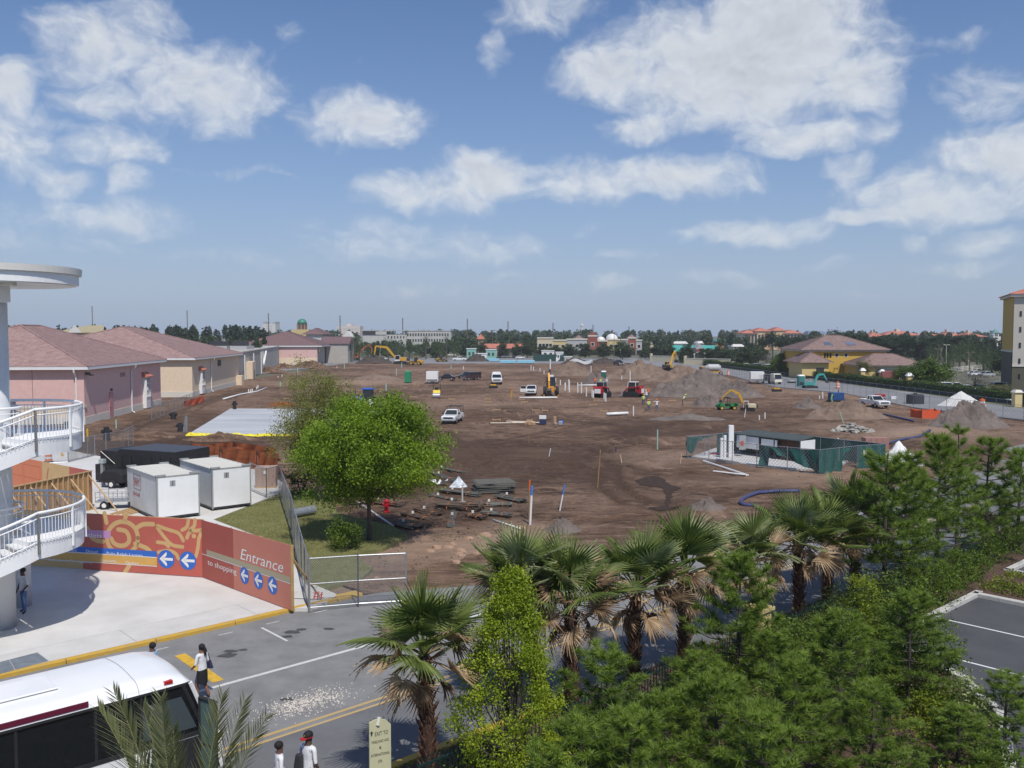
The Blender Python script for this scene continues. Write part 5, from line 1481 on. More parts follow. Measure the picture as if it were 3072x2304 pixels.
def skid(label, loc, rz, col, cabc):
	t = thing('skid_loader', label, 'loader', loc, rz, None, 1.3)
	for s in (-1,1): track(t, s*.78, 2.3, .75, .42)
	MB().side([(-1.35,.5),(-1.35,1.35),(-.6,1.5),(-.6,.5)], -.62, .62).build('engine_cover', col, t, bevel=.05)
	MB().box(-1.39,-1.352,-.45,.45,.6,1.2).build('rear_grille', WHITE, t)
	c = MB().fru((-.6,.75,-.5,.5),.5,(-.55,.5,-.48,.48),2.05).build('cab', GLASS, t)
	f = MB()
	for (x,y) in ((-.6,.5),(.72,.5),(.72,-.5),(-.6,-.5)): f.tube([(x,y,.6),(x*.8,y*.97,2.08)], .05, 5)
	f.box(-.6,.55,-.53,.53,2.05,2.13); f.build('cab_frame', cabc, c)
	for s in (-1,1): MB().tube([(-1.2,s*.68,1.5),(.6,s*.68,1.25),(1.35,s*.68,.5)], .1, 5).build('lift_arm', col, t)
	MB().side([(1.25,.1),(2.0,.1),(2.0,.16),(1.5,.3),(1.4,.85),(1.25,.85)], -.9, .9).build('bucket', GREYM, t)
	return t
def build_machines():
	excavator('orange excavator with folded arm at the far end of the outlet row', gd(1063,1081), R(8), CATO, [(4.2,5.4),(6.2,6.6)], [(7.6,5.0),(7.0,2.6)], 1.05)
	excavator('large yellow excavator with white cab reaching left by the far palms', gd(1200,1093), R(178), CATY, [(4.5,5.6),(8.2,6.0)], [(8.6,3.2)], 1.15, cabc=WHITE, rear=NAVYM)
	loader('yellow wheel loader beside the large yellow excavator', gd(1248,1096), R(170), CATY, .95)
	loader('small dark yellow grader near the spoil heap at the far edge', gd(1322,1085), R(30), mat('machine_dull_yellow', (.36,.20,.03), .6, var=.2), .8)
	excavator('tall yellow excavator with raised arm behind the dirt heaps', gd(2006,1112), R(62), CATY, [(3.4,5.2),(6.0,6.4)], [(6.6,3.6)], .95)
	excavator('mini excavator with white canopy and long yellow arm beside the green cart', gd(2243,1233), R(172), CATY, [(2.6,5.2),(5.0,6.4)], [(7.0,4.6),(7.9,3.4)], .48, house=mat('mini_cream', (.62,.55,.36), .5), cabc=WHITE, canopy=True, name='mini_excavator')
	excavator('small teal mini excavator beside the green portable toilet', gd(2430,1165), R(5), TEAL, [(2.4,4.4),(4.2,4.6)], [(5.2,2.8)], .66, canopy=True, house=TEAL, name='mini_excavator')
	t = thing('backhoe', 'orange backhoe with its rear arm folded towards the camera', 'backhoe', gd(1652,1188), R(90), None, 1.2)
	for s in (-1,1):
		wheel(t, -.9, s*.95, .72, .45, JCB); wheel(t, 1.7, s*.85, .5, .35, JCB)
	MB().box(-1.0,2.4,-.5,.5,.6,1.5).build('body', JCB, t, bevel=.06)
	c = MB().fru((-1.0,.6,-.7,.7),1.3,(-.9,.5,-.65,.65),2.7).build('cab_glass', GLASS, t); MB().box(-1.1,.65,-.75,.75,2.7,2.82).build('cab_roof', DARK, c)
	b = MB(); arm(b, [(-1.2,.9),(-1.7,2.3),(-1.5,3.4)], [.4,.42,.3], None, .16); b.build('boom', JCB, t, loc=(0,.35,0))
	b = MB(); arm(b, [(-1.5,3.4),(-2.4,2.2),(-2.5,1.2)], [.34,.3,.22], None, .13); b.build('stick', JCB, t, loc=(0,.35,0))
	MB().side([(-2.5,1.3),(-2.9,.9),(-2.7,.3),(-2.1,.35),(-2.2,.9)], .0, .7).build('bucket', DARK, t)
	for s in (-1,1): MB().tube([(-1.1,s*.6,1.2),(-1.4,s*1.1,.05)], .09, 5).build('stabiliser', JCB, t)
	skid('red skid loader with white grille and its bucket turned to the right', gd(1805,1193), R(60), REDP, GREYM)
	skid('red tracked loader with white cab frame working at the trench', gd(1900,1192), R(150), REDP, WHITE)
	t = thing('trencher', 'black and white trenching machine with raised boom behind the backhoe', 'trencher', gd(1652,1150), R(100))
	for s in (-1,1): track(t, s*.7, 2.6, .7, .4)
	MB().box(-1.2,.9,-.6,.6,.6,1.5).build('body', DARK, t, bevel=.05); MB().box(-.9,-.1,-.5,.5,1.5,1.9).build('hood', WHITE, t)
	b = MB(); arm(b, [(.6,1.0),(1.0,3.0),(.7,4.4)], [.5,.45,.3], None, .2); b.build('boom', DARK, t)
	MB().cyl((.75,0,3.2),(.45,0,5.4),.2,None,10).build('white_tube', WHITE, t)
	t = thing('tractor', 'blue tractor with black cab and yellow loader arms behind the round tree', 'tractor', gd(1096,1220), R(172))
	for s in (-1,1):
		wheel(t, -1.1, s*.95, .78, .45, WHITE); wheel(t, 1.35, s*.85, .5, .3, WHITE)
	MB().fru((.2,2.2,-.42,.42),.8,(.2,2.1,-.36,.36),1.6).build('bonnet', BLUEM, t, bevel=.06)
	c = MB().fru((-1.2,.3,-.75,.75),1.2,(-1.1,.15,-.7,.7),2.65).build('cab_glass', GLASS, t)
	MB().box(-1.3,.35,-.85,.85,2.65,2.85).build('cab_roof', BLUEM, c, bevel=.05); MB().box(-1.3,.2,-.7,.7,.6,1.2).build('rear_body', DARK, t)
	for s in (-1,1): MB().tube([(.2,s*.6,2.1),(1.0,s*.6,1.5),(2.0,s*.6,.5)], .08, 5).build('loader_arm', CATY, t)
	MB().cyl((1.5,.2,1.6),(1.5,.2,2.6),.05,None,6).build('exhaust', BLACK, t)
	t = thing('road_roller', 'small yellow tandem roller with black roll bar on the dirt', 'roller', gd(1310,1193), R(-88), None, 1.25)
	for x in (.75,-.75): MB().cyl((x,-.5,.38),(x,.5,.38),.38,None,18).build('drum', GREYM, t)
	MB().fru((-.5,.55,-.52,.52),.55,(-.4,.3,-.5,.5),1.15).build('body', mat('roller_yellow', (.80,.58,.03), .45), t, bevel=.05); MB().box(-.25,.2,-.25,.25,1.15,1.5).build('seat', BLACK, t)
	r = MB(); r.tube([(-.3,-.5,.9),(-.3,-.5,2.35),(-.3,.5,2.35),(-.3,.5,.9)], .04, 6); r.build('roll_bar', BLACK, t)
	MB().box(-.8,.8,-.45,.45,.45,.6).build('frame', BLACK, t)
	t = thing('utility_cart', 'green utility cart with black roll cage beside the mini excavator', 'cart', gd(2180,1230), R(186))
	for x in (.95,-.95):
		for s in (-1,1): wheel(t, x, s*.62, .33, .28, mat('cart_yellow', (.62,.45,.08), .5))
	MB().side([(1.5,.4),(1.5,.75),(1.2,1.0),(.5,1.05),(.4,.55),(-.3,.55),(-.3,.4)], -.65, .65).build('body', GREENM, t, bevel=.04)
	b = MB(); b.box(-1.6,-.35,-.7,.7,.6,.7); b.box(-1.6,-.35,-.7,-.65,.7,1.0); b.box(-1.6,-.35,.65,.7,.7,1.0); b.box(-1.6,-1.55,-.649,.649,.7,1.0); b.build('cargo_box', GREENM, t)
	f = MB()
	for s in (-1,1): f.tube([(-.3,s*.6,.6),(-.3,s*.55,1.85),(.55,s*.55,1.85),(.85,s*.6,1.0)], .04, 5)
	f.build('roll_cage', BLACK, t); MB().box(-.35,.6,-.6,.6,1.86,1.9).build('cage_roof', BLACK, t); MB().box(-.3,.25,-.55,.55,.56,.95).build('seat', BLACK, t)
	t = thing('concrete_mixer', 'grey drum mixer on a yellow frame by the side road', 'mixer', gd(2138,1124), R(175))
	MB().tube([(-2.2,0,1.9),(-1.6,0,1.9),(1.2,0,1.9),(2.1,0,1.9)], [.6,1.05,1.05,.5], 16).build('drum', mat('drum_grey', (.45,.46,.46), .5), t)
	MB().box(-3.0,2.6,-.7,.7,.6,.95).build('frame', CATY, t)
	for x in (-2.2,1.8):
		for s in (-1,1): wheel(t, x, s*.8, .5, .3)
	loader('yellow loader with glazed cab in front of the drum mixer', gd(2106,1134), R(-70), CATY, .85, 'wheel_loader')
	t = thing('work_truck', 'cream cabbed work truck beside the right white trailer', 'truck', gd(2313,1152), R(-70))
	MB().fru((1.0,2.8,-1.05,1.05),.6,(1.0,2.3,-.95,.95),2.5).build('cab', mat('cab_cream', (.70,.66,.54), .4), t, bevel=.08)
	MB().add([(2.72,-.9,1.35),(2.72,.9,1.35),(2.40,.82,2.3),(2.40,-.82,2.3)], [(0,1,2,3)]).build('windscreen', GLASS, t)
	MB().box(-2.8,.95,-1.05,1.05,.8,1.0).build('flat_bed', DARK, t); MB().box(-2.7,.9,-1.0,1.0,1.0,2.2).build('load', mat('load_grey', (.10,.10,.10), .8, var=.3), t)
	for x in (1.9,-1.8):
		for s in (-1,1): wheel(t, x, s*.9, .45, .3)
	t = thing('generator_trailer', 'dark red tool trailer by the beige service wing', 'trailer', gd(741,1128), R(-90))
	MB().box(-.9,.9,-1.1,1.1,.6,2.5).build('body', REDP, t, bevel=.05); MB().box(.901,.93,-.9,.9,1.4,2.2).build('lettering_panel', mat('red_panel', (.45,.10,.05), .6, col2=(.55,.35,.15), scale=6), t)
	for s in (-1,1): wheel(t, 0, s*1.1, .4, .25)
	MB().box(-1.4,1.4,-1.2,1.2,.4,.6).build('chassis', DARK, t)
	t = thing('water_pump', 'blue skid mounted pump with green hose on the rubble bank', 'pump', gd(2508,1206), R(20))
	MB().box(-1.2,1.2,-.6,.6,.3,1.5).build('housing', mat('pump_blue', (.02,.07,.22), .5), t, bevel=.05); MB().box(-1.4,1.4,-.7,.7,.1,.3).build('skid_base', DARK, t)
	MB().tube([(-1.0,-.6,1.0),(-1.8,-1.2,1.3),(-2.6,-2.0,.6),(-3.2,-3.0,.1)], .14, 8).build('hose', mat('hose_green', (.12,.25,.12), .6), t)
	MB().cyl((.6,.2,1.5),(.6,.2,2.0),.06,None,6).build('exhaust', BLACK, t)
build_machines()
# ------------------------------------------------------------------ spoil heaps and rubble
def mound(label, px, py, wpx, hpx, seed=0, m=None, depth=1.0, name='dirt_pile', sharp=1.15, rough=.36, k=46, top=0.0, group=None):
	"""heap of spoil: base centre at pixel (px, py), apparent width and height in photo pixels"""
	c = g(px, py); d = c.y
	rx = wpx/2*d/FPX; h = hpx*d/FPX; ry = rx*depth
	c = g(px, py - hpx*.02); c.y += ry*.75; c.x *= (c.y/d)**.0
	a = np.linspace(0, 2*math.pi, 2*k, endpoint=False); r = np.linspace(0, 1, k)**.9
	A, Rr = np.meshgrid(a, r)
	out = 1 + .22*fbm(np.cos(A)*1.7+seed*3.1, np.sin(A)*1.7, 3, seed)
	X = np.cos(A)*Rr*rx*out; Y = np.sin(A)*Rr*ry*out
	prof = np.clip(1-Rr, 0, 1)**sharp
	Z = h*prof*(1+rough*1.6*fbm(X/rx*2.2+9*seed, Y/ry*2.2, 3, seed+7)) + h*rough*np.minimum(1, 3*(1-Rr))*fbm(X/rx*8, Y/ry*8, 4, seed+3, .7)*.9 - .12*Rr
	Z = np.where(Rr > .995, -.15, Z)
	V = np.stack([X, Y, Z], -1).reshape(-1, 3)
	n = 2*k; idx = np.arange(k*n).reshape(k, n)
	F = np.stack([idx[:-1], np.roll(idx[:-1], -1, 1), np.roll(idx[1:], -1, 1), idx[1:]], -1).reshape(-1, 4)
	o = mobj(name, npmesh(name, V, F, m or DIRT, True), None)
	o.location = (c.x, c.y, max(0, dz(c))*.5)
	return tag(o, label, 'dirt pile', group)
DARKD = mat('dark_spoil', (.045,.036,.031), .95, col2=(.095,.075,.064), scale=.8, detail=8, bump=1, bscale=5)
TAND = mat('tan_spoil', (.15,.105,.078), .95, col2=(.25,.18,.135), scale=.6, detail=9, bump=1.2, bscale=4)
GREYD = mat('grey_spoil', (.115,.092,.08), .95, col2=(.20,.165,.145), scale=.6, detail=9, bump=1.2, bscale=4)
LIME = mat('lime_rock', (.42,.40,.37), .95, col2=(.60,.575,.53), scale=1.2, detail=8, bump=.6, bscale=8)
def build_mounds():
	L = [
	 ('broad grey brown heap of spoil right of the three workers on the bank', 2105,1194,320,78,1,GREYD,.6,1.0),
	 ('tall pointed heap of spoil behind the broad grey one', 2050,1148,230,50,2,TAND,.5,1.0),
	 ('tan heap of spoil in front of the tall yellow excavator', 1925,1138,240,54,3,TAND,.5,1.0),
	 ('reddish tan heap behind the trench with white pipes', 1720,1130,150,42,4,TAND,.6,1.0),
	 ('low heap in front of the portable toilet', 1790,1152,110,36,5,GREYD,.6,1.2),
	 ('small pointed heap left of the green utility cart', 2130,1222,110,44,6,GREYD,.7,1.0),
	 ('rounded spoil heap behind the long yellow mini excavator arm', 2225,1196,170,52,7,GREYD,.6,1.0),
	 ('rubble strewn bank in front of the right white pickup', 2560,1262,260,62,8,TAND,.5,.9),
	 ('low bank left of the blue pump', 2430,1228,110,30,9,GREYD,.6,1.0),
	 ('dark heap of topsoil near the right edge of the lot', 2935,1290,260,72,10,GREYD,.55,1.0),
	 ('dark conical heap of spoil by the far white pickup', 1430,1085,80,26,11,DARKD,.6,1.0),
	 ('dark spoil heap at the foot of the far green fence', 1730,1094,110,22,12,DARKD,.5,1.0),
	 ('dark heap of spoil right of the far grey tarpaulin', 1812,1092,90,22,13,DARKD,.5,1.0),
	 ('dark spoil under the yellow excavator bucket', 1120,1092,120,24,14,DARKD,.5,.8),
	 ('brown heap against the pink far building', 925,1104,120,22,15,None,.6,1.0),
	 ('brown heap left of the pink far building', 850,1106,90,18,16,None,.6,1.0),
	 ('low brown heaps along the beige service wing', 800,1118,120,14,17,None,.6,.8),
	 ('low ridge of pale spoil behind the white trailer', 1120,1142,190,14,18,TAND,.5,.8),
	 ('low dark bank in the middle of the lot behind the enclosure', 2070,1262,260,12,19,GREYD,.5,.7),
	 ('small heap of wet spoil by the puddle', 2130,1535,140,34,20,GREYD,.7,.9),
	 ('low heap of churned soil behind the black compactor', 400,1322,240,18,21,None,.6,.8),
	 ('low heap of churned soil beside the grey slab', 640,1330,260,20,22,None,.6,.8),
	 ('small mound of pale sand by the blue and white stake', 1690,1600,130,34,23,GREYD,.8,.9),
	 ('pile of spoil beside the drum mixer', 2160,1140,70,16,24,GREYD,.6,1.0),
	 ('low bank of soil beside the compactor fence', 250,1325,150,14,25,None,.6,.8),
	 ('low bank of soil under the right pines', 3020,1420,260,22,26,GREYD,.6,.8),
	]
	for (lab, px, py, w, h, sd, m, dp, sh) in L: mound(lab, px, py, w, h, sd, m, dp, sharp=sh)
	o = mound('white cone of limestone by the side road hedge', 2905,1222,150,46,30,mat('white_sand', (.60,.59,.56),.9,var=.1,scale=3,bump=.4), .8, 'sand_pile', 1.05, .05)
	o = mound('heap of bright white sand beside the green enclosure', 2715,1400,170,62,31,mat('bright_sand', (.80,.79,.76),.9,var=.05,scale=3,bump=.4), .7, 'sand_pile', 1.0, .12)
	def rubble(label, px, py, w, n, lo, hi, m, grp=None, name='rubble_pile', tall=.5):
		c = g(px, py); root = thing(name, label, 'rubble', (c.x, c.y, 0))
		rr = w/2*c.y/FPX; me = []
		for v in range(4):
			b = MB(); q = [(math.cos(a)*rnd.uniform(.6,1), math.sin(a)*rnd.uniform(.5,1)) for a in [i*2*math.pi/6 for i in range(6)]]
			b.prism(q, -.12, .12); mm = b.mesh('broken_slab'); mm.materials.append(m); me.append(mm)
		for i in range(n):
			a, r_ = rnd.uniform(0, 6.28), rnd.random()**.6
			o = bpy.data.objects.new('broken_slab', rnd.choice(me)); COL.objects.link(o); o.parent = root
			s = rnd.uniform(lo, hi)
			o.location = (math.cos(a)*r_*rr, math.sin(a)*r_*rr*.7+rr*.4, .1+max(0,1-r_)*rr*tall*rnd.uniform(.5,1)); o.rotation_euler = (rnd.uniform(-.7,.7), rnd.uniform(-.7,.7), a); o.scale = (s,s,s*.8)
		return root
	rubble('pile of broken grey paving slabs behind the green enclosure', 2562,1302,110,70,.35,.75, mat('broken_concrete', (.24,.225,.20),.9,col2=(.42,.40,.36),scale=2))
	rubble('broken chunks of dark asphalt on the bank by the blue pump', 2540,1252,150,40,.3,.6, mat('broken_asphalt', (.09,.075,.065),.9,col2=(.30,.25,.21),scale=2), tall=.45)
	rub = mat('clay_rubble', (.33,.19,.12),.9,col2=(.42,.29,.21),scale=5)
	k = 0
	for (px, py, s) in [(1456,1608,.55),(1385,1655,.45),(1380,1668,.4),(1345,1640,.4),(1410,1616,.35),(1432,1662,.3),(1530,1612,.3),(1565,1585,.4),(1678,1585,.4),(1672,1590,.3),(1310,1640,.3),(1500,1625,.25),(1095,1715,.35),(1130,1738,.3),(1205,1748,.35),(1370,1690,.3),(1255,1755,.3),(1548,1615,.25),(1290,1648,.3),(1360,1630,.35)]:
		p = gd(px, py); b = MB(); q = [(math.cos(a)*rnd.uniform(.6,1)*s, math.sin(a)*rnd.uniform(.4,.8)*s) for a in [i*2*math.pi/7 for i in range(7)]]
		n = len(q); b.v = [(x,y,-.05) for x,y in q]+[(x*.75+rnd.uniform(-.05,.05),y*.7,rnd.uniform(.05,.16)) for x,y in q]
		b.f = [tuple(range(n,2*n))]+[(i,(i+1)%n,n+(i+1)%n,n+i) for i in range(n)]
		tag(b.build('clay_lump', rub, None, (p.x,p.y,p.z)), 'flat lump of orange clay on the brown dirt', 'rubble', 'orange clay lumps on the near dirt')
	V = []; F = []; r2 = random.Random(11)
	def clod(x, y, z, s):
		o = len(V)
		for q in range(5): a = q*1.2566; V.append((x+math.cos(a)*s*r2.uniform(.6,1), y+math.sin(a)*s*r2.uniform(.6,1), z-.02))
		V.append((x+r2.uniform(-.3,.3)*s, y+r2.uniform(-.3,.3)*s, z+s*r2.uniform(.4,.9)))
		for q in range(5): F.append((o+q, o+(q+1)%5, o+5))
	pts = []
	while len(pts) < 15000:
		d = 33*math.exp(r2.random()**1.25*2.0); x = d*r2.uniform(-.56,.56)
		if x < -50 or x > 62: continue
		pts.append((x, d))
	A = np.array(pts); Zc = dirt_h(A[:,0], A[:,1])
	dens = vnoise(A[:,0]/6, A[:,1]/6, 77)
	for (x, y), z, dn in zip(pts, Zc, dens):
		if z < -.03 or dn < .38: continue
		clod(x, y, z, r2.uniform(.03,.13)*(1 if y < 120 else 1.6))
	tag(mobj('clods', npmesh('clods', V, F, mat('clod_soil', (.045,.030,.023),.95,col2=(.16,.112,.085),scale=.7,detail=7)), None), 'loose clods of soil scattered over the graded dirt', 'clods', kind='stuff')
build_mounds()
def build_puddle():
	wet = mat('wet_mud', (.058,.040,.031), .7, var=.3, scale=2.5, detail=7, bump=.15, bscale=4, spec=.05)
	damp = mat('damp_mud', (.055,.041,.034), .8, var=.3, scale=1.5, detail=8, bump=.6, bscale=5)
	def blob(pts, m, z, nm, lab):
		sp = spline([g(*p) for p in pts]+[g(*pts[0])], 5)[:-1]
		q = [(p.x+.12*math.sin(i*2.3)*rnd.random(), p.y+.16*math.cos(i*1.7)*rnd.random()) for i, p in enumerate(sp)]
		o = MB().sheet(q, z).build(nm, m); o['kind'] = 'structure'; o['label'] = lab
	blob([(1905,1440),(1950,1428),(1985,1432),(2010,1452),(2040,1462),(2020,1475),(2012,1500),(2008,1520),(2045,1516),(2020,1526),(1985,1530),(1945,1522),(1990,1515),(1996,1490),(1985,1462),(1930,1456)], wet, -.02, 'puddle', 'dark wet puddle with two branches on the brown dirt')
build_puddle()
# ------------------------------------------------------------------ pipes, stakes and site odds and ends
def build_pipes():
	white = MB().cyl((0,0,-.1),(0,0,1),.075,None,8).mesh('pipe_riser'); white.materials.append(PVC)
	green = MB().cyl((0,0,-.1),(0,0,1),.08,None,8).mesh('pipe_riser'); green.materials.append(PVCG)
	def riser(px, yb, hpx, me, lab, grp, tilt=0):
		p = gd(px, yb); o = bpy.data.objects.new('pipe_riser', me); COL.objects.link(o); o.location = p
		k = p.y/FPX; o.scale = (k*hpx*.0+min(1.6, max(.8, p.y/110)),)*2 + (hpx*k,); o.rotation_euler = (0, R(tilt), 0)
		tag(o, lab, 'pipe', grp)
	T = 'white plastic pipe riser standing in the trench'
	for (px, yb, h) in [(1706,1170,32),(1733,1180,30),(1744,1181,32),(1759,1191,28),(1776,1194,24),(1780,1195,22),(1812,1206,26),(1817,1207,24),(1681,1155,16),(1696,1162,14),(1667,1148,14),(1632,1122,10),(1620,1116,10),(1600,1112,12),(1593,1110,14),(1708,1178,34),(1773,1120,22),(1858,1135,14),(1865,1140,12),(1695,1172,24)]:
		riser(px, yb, h, white, T, 'white pipe risers in the trench')
	riser(1900,1247,28, white, 'lone white pipe riser at the end of the lying white pipe', 'single pipes'); riser(1890,1150,36, white, 'tall white pipe riser behind the red tracked loader', 'single pipes')
	T = 'pale green pipe riser on the open dirt'
	for (px, yb, h) in [(893,1125,22),(1033,1106,19),(1205,1105,17),(1189,1128,21),(1158,1174,22),(1972,1348,60),(1353,1107,11),(1773,1118,16),(1900,1122,20),(841,1160,14),(349,1292,26)]:
		riser(px, yb, h, green, T, 'pale green pipe risers on the dirt')
	T = 'thin white pipe stub among the plumbing trenches'
	for (px, yb, h) in [(1011,1106,6),(846,1130,6),(834,1132,5),(746,1182,12),(752,1181,12),(757,1175,10),(770,1168,8),(774,1165,9),(2458,1198,10),(2468,1196,20),(2278,1260,14),(2295,1258,20),(1390,1108,10),(1650,1128,8)]:
		riser(px, yb, h, white, T, 'small white pipe stubs', rnd.uniform(-4,4))
	def lying(pts, r, m, lab, nm='pipe', cat='pipe', z=.1):
		q = [gd(*p) for p in pts]
		for v in q: v.z += r+z*.3
		t = MB().tube(q, r, 8).build(nm, m, None, smooth=True); tag(t, lab, cat)
	lying([(1558,1197),(1672,1197)], .16, PVC, 'long white pipe lying in front of the open door pickup')
	lying([(1820,1248),(1884,1246)], .22, PVC, 'white pipe lying on the dirt in front of the workers')
	lying([(1735,1158),(1800,1158)], .15, PVC, 'white pipe lying along the trench bank')
	lying([(670,1201),(720,1188),(770,1176),(800,1166)], .14, PVC, 'white drain pipe laid along the pink building')
	lying([(1478,1564),(1560,1592)], .05, PVC, 'thin white pipe lying by the rebar bundles')
	lying([(1075,1510),(1180,1580)], .06, PVC, 'thin white pipe lying behind the tree trunk')
	lying([(2000,1120),(2030,1118)], .12, PVC, 'short pale pipe by the tall excavator')
	hm = mat('blue_hose', (.055,.065,.16), .6, var=.25, scale=5)
	lying(list(map(tuple, [(p.x,p.y) for p in spline([Vector((2270,1522,0)),Vector((2228,1518,0)),Vector((2225,1505,0)),Vector((2250,1492,0)),Vector((2295,1482,0)),Vector((2400,1478,0))], 6)])), .13, hm, 'blue layflat hose curling across the dirt behind the palms', 'hose', 'hose')
	lying([(2655,1340),(2700,1325),(2760,1312),(2790,1300)], .13, hm, 'blue hose running from the enclosure to the right', 'hose', 'hose')
	lying([(2650,1248),(2690,1256),(2740,1268)], .13, hm, 'blue hose below the orange fenced pit', 'hose', 'hose')
	bt = mat('orange_timber', (.44,.28,.16), .8, var=.15, scale=6)
	def boards(px, py, w, lab, post=.3):
		c = gd(px, py); k = w*c.y/FPX
		t = thing('batter_board', lab, 'timber', c, R(rnd.uniform(-6,6)), 'timber batter boards on the pad')
		MB().box(-k/2,k/2,-.03,.03,post-.06,post+.08).build('rail', bt, t)
		for s in (-1,1): MB().box(s*k*.42-.04,s*k*.42+.04,.03,.09,-.1,post+.15).build('post', bt, t)
	for (px, py, w) in [(1240,1195,22),(1355,1202,22),(1462,1202,20),(1465,1212,24),(1565,1203,18),(1573,1213,22),(1607,1239,24),(1812,1239,24),(1790,1208,16),(1780,1220,24),(1635,1240,20),(1490,1237,24),(1225,1228,28),(1140,1182,12),(2016,1209,22),(1250,1162,18),(1490,1268,26),(1145,1174,12),(930,1196,18),(860,1200,16)]:
		boards(px, py, w, 'orange timber batter board set low on the dirt')
	def stake(px, yt, xb, yb, w, m, lab, m2=None, frac=.45, lean=None):
		b = gd(xb, yb); tp = at(px, yt, b.y)
		t = thing('survey_stake', lab, 'stake', b, 0)
		v = tp-b; md = v*(1-frac) if m2 else v
		MB().tube([Vector((0,0,-.15)), md], w, 5).build('shaft', m, t)
		if m2: MB().tube([md, v], w*1.02, 5).build('painted_top', m2, t)
	SB = mat('stake_blue', (.06,.22,.68), .5); SO = mat('stake_orange', (.75,.14,.02), .5); SD = mat('stake_timber', (.33,.20,.09), .8, var=.2)
	stake(1596,1458,1590,1576,.075,PVC,'tall white and blue post beside the rebar bundles',SB,.24)
	stake(1589,1440,1587,1560,.055,SD,'brown and orange post behind the blue topped one',SO,.24)
	stake(1695,1454,1678,1535,.05,PVC,'leaning white stake with blue top on the dirt',SB,.38)
	stake(1801,1350,1792,1462,.05,SD,'tall thin brown stake in the middle of the dirt')
	stake(1652,1345,1646,1373,.035,PVC,'short white stake leaning on the churned dirt'); stake(1861,1364,1866,1387,.05,mat('pale_timber',(.62,.46,.30),.8),'short pale timber peg on the dirt')
	stake(1847,1322,1848,1360,.03,SD,'thin stake with a dark blue lower half',None); stake(1848,1340,1848,1360,.05,NAVYM,'dark blue sleeve at the foot of a thin stake')
	stake(1911,1328,1909,1358,.03,SD,'thin grey stake right of the dark blue one'); stake(1816,1322,1816,1340,.025,SD,'thin stake left of the dark blue one'); stake(2045,1362,2040,1390,.04,mat('pale_timber',(.62,.46,.30),.8),'timber peg at the left end of the enclosure')
	stake(1953,1338,1951,1356,.025,SD,'very thin stake before the tall pale green pipe')
	stake(2238,1222,2233,1252,.05,PVC,'white stake with orange top in front of the mini excavator',SO,.2); stake(2520,1238,2532,1272,.06,PVCG,'pale green stake leaning over the rubble pile')
	for (px, yt, yb) in [(1587,1298,1332),(1628,1312,1332),(1420,1284,1296),(1462,1270,1282)]: stake(px, yt, px-1, yb, .025, SD, 'thin survey stake on the middle dirt')
	for o in COL.objects:
		if o.get('label') == 'thin survey stake on the middle dirt': o['group'] = 'thin survey stakes'
	t = thing('survey_tripod', 'surveying tripod with orange head left of the open door pickup', 'tripod', gd(1535,1196), 0)
	for a in (0.3,2.4,4.5): MB().tube([(0,0,1.45),(math.cos(a)*.55,math.sin(a)*.55,0)], .04, 5).build('leg', CATY, t)
	MB().cyl((0,0,1.45),(0,0,1.75),.12,None,8).build('instrument', SO, t)
	t = thing('timber_stack', 'scattered pale boards on the dirt left of the blue cooler', 'timber', gd(1558,1272), 0)
	for (x0,y0,x1,y1) in [(-4,-.6,3.4,-.5),(-1.8,1.8,2.2,.2),(-1.0,1.4,2.0,.4),(-1,.2,1.2,.3)]: MB().tube([(x0*.9,y0,.12),(x1*.9,y1,.18)], .09, 4).build('board', mat('pale_timber2',(.55,.46,.36),.8,var=.2), t)
	MB().box(.9,1.7,.6,1.1,.05,.42).build('box', bt, t)
	t = thing('cooler_pile', 'white and blue cooler with boxes and tools on the dirt', 'cooler', gd(1628,1276), 0)
	MB().box(-.4,.45,-.3,.3,.1,.75).build('cooler_body', NAVYM, t); MB().box(-.42,.42,-.32,.32,.75,1.15).build('cooler_lid', WHITE, t)
	for (x,y,w) in [(-1.6,-.1,.5),(-1.1,-.2,.4),(-2.0,.2,.4),(1.6,.2,.3),(2.2,-.1,.5)]: MB().box(x-w/2,x+w/2,y-w/3,y+w/3,.0,w*.9).build('tool_box', bt if x < 0 else GREYM, t, bevel=.04)
	MB().cyl((1.5,.6,0),(1.5,.6,1.0),.22,None,10).build('bucket', bt, t); MB().box(2.0,2.6,.2,.6,.05,.5).build('blue_case', BLUEM, t)
	def toilet(px, py, m, roof, lab, k=1.0):
		t = thing('portable_toilet', lab, 'toilet', gd(px, py), R(rnd.uniform(-8,8)), None, k)
		MB().fru((-.6,.6,-.6,.6),.1,(-.57,.57,-.57,.57),2.15).build('cabin', m, t, bevel=.03); MB().fru((-.63,.63,-.63,.63),2.15,(-.40,.40,-.40,.40),2.42).build('roof', roof, t, bevel=.05)
		d = MB().box(-.40,.40,-.625,-.602,.18,2.0).build('door', m, t); MB().box(.28,.34,-.66,-.626,1.0,1.2).build('handle', DARK, d); MB().box(-.7,.7,-.7,.7,.0,.1).build('base', DARK, t)
	toilet(1224,1149,mat('toilet_green', (.02,.25,.12),.5), mat('toilet_green', (.02,.25,.12),.5), 'plain green portable toilet left of the white cargo trailer',1.15)
	toilet(2402,1160,mat('toilet_teal', (.03,.22,.20),.5), WHITE, 'teal portable toilet with white roof beside the teal mini excavator',1.1)
	toilet(1811,1146,mat('toilet_dark', (.03,.12,.10),.5), WHITE, 'portable toilet with white roof behind the low heap',1.05)
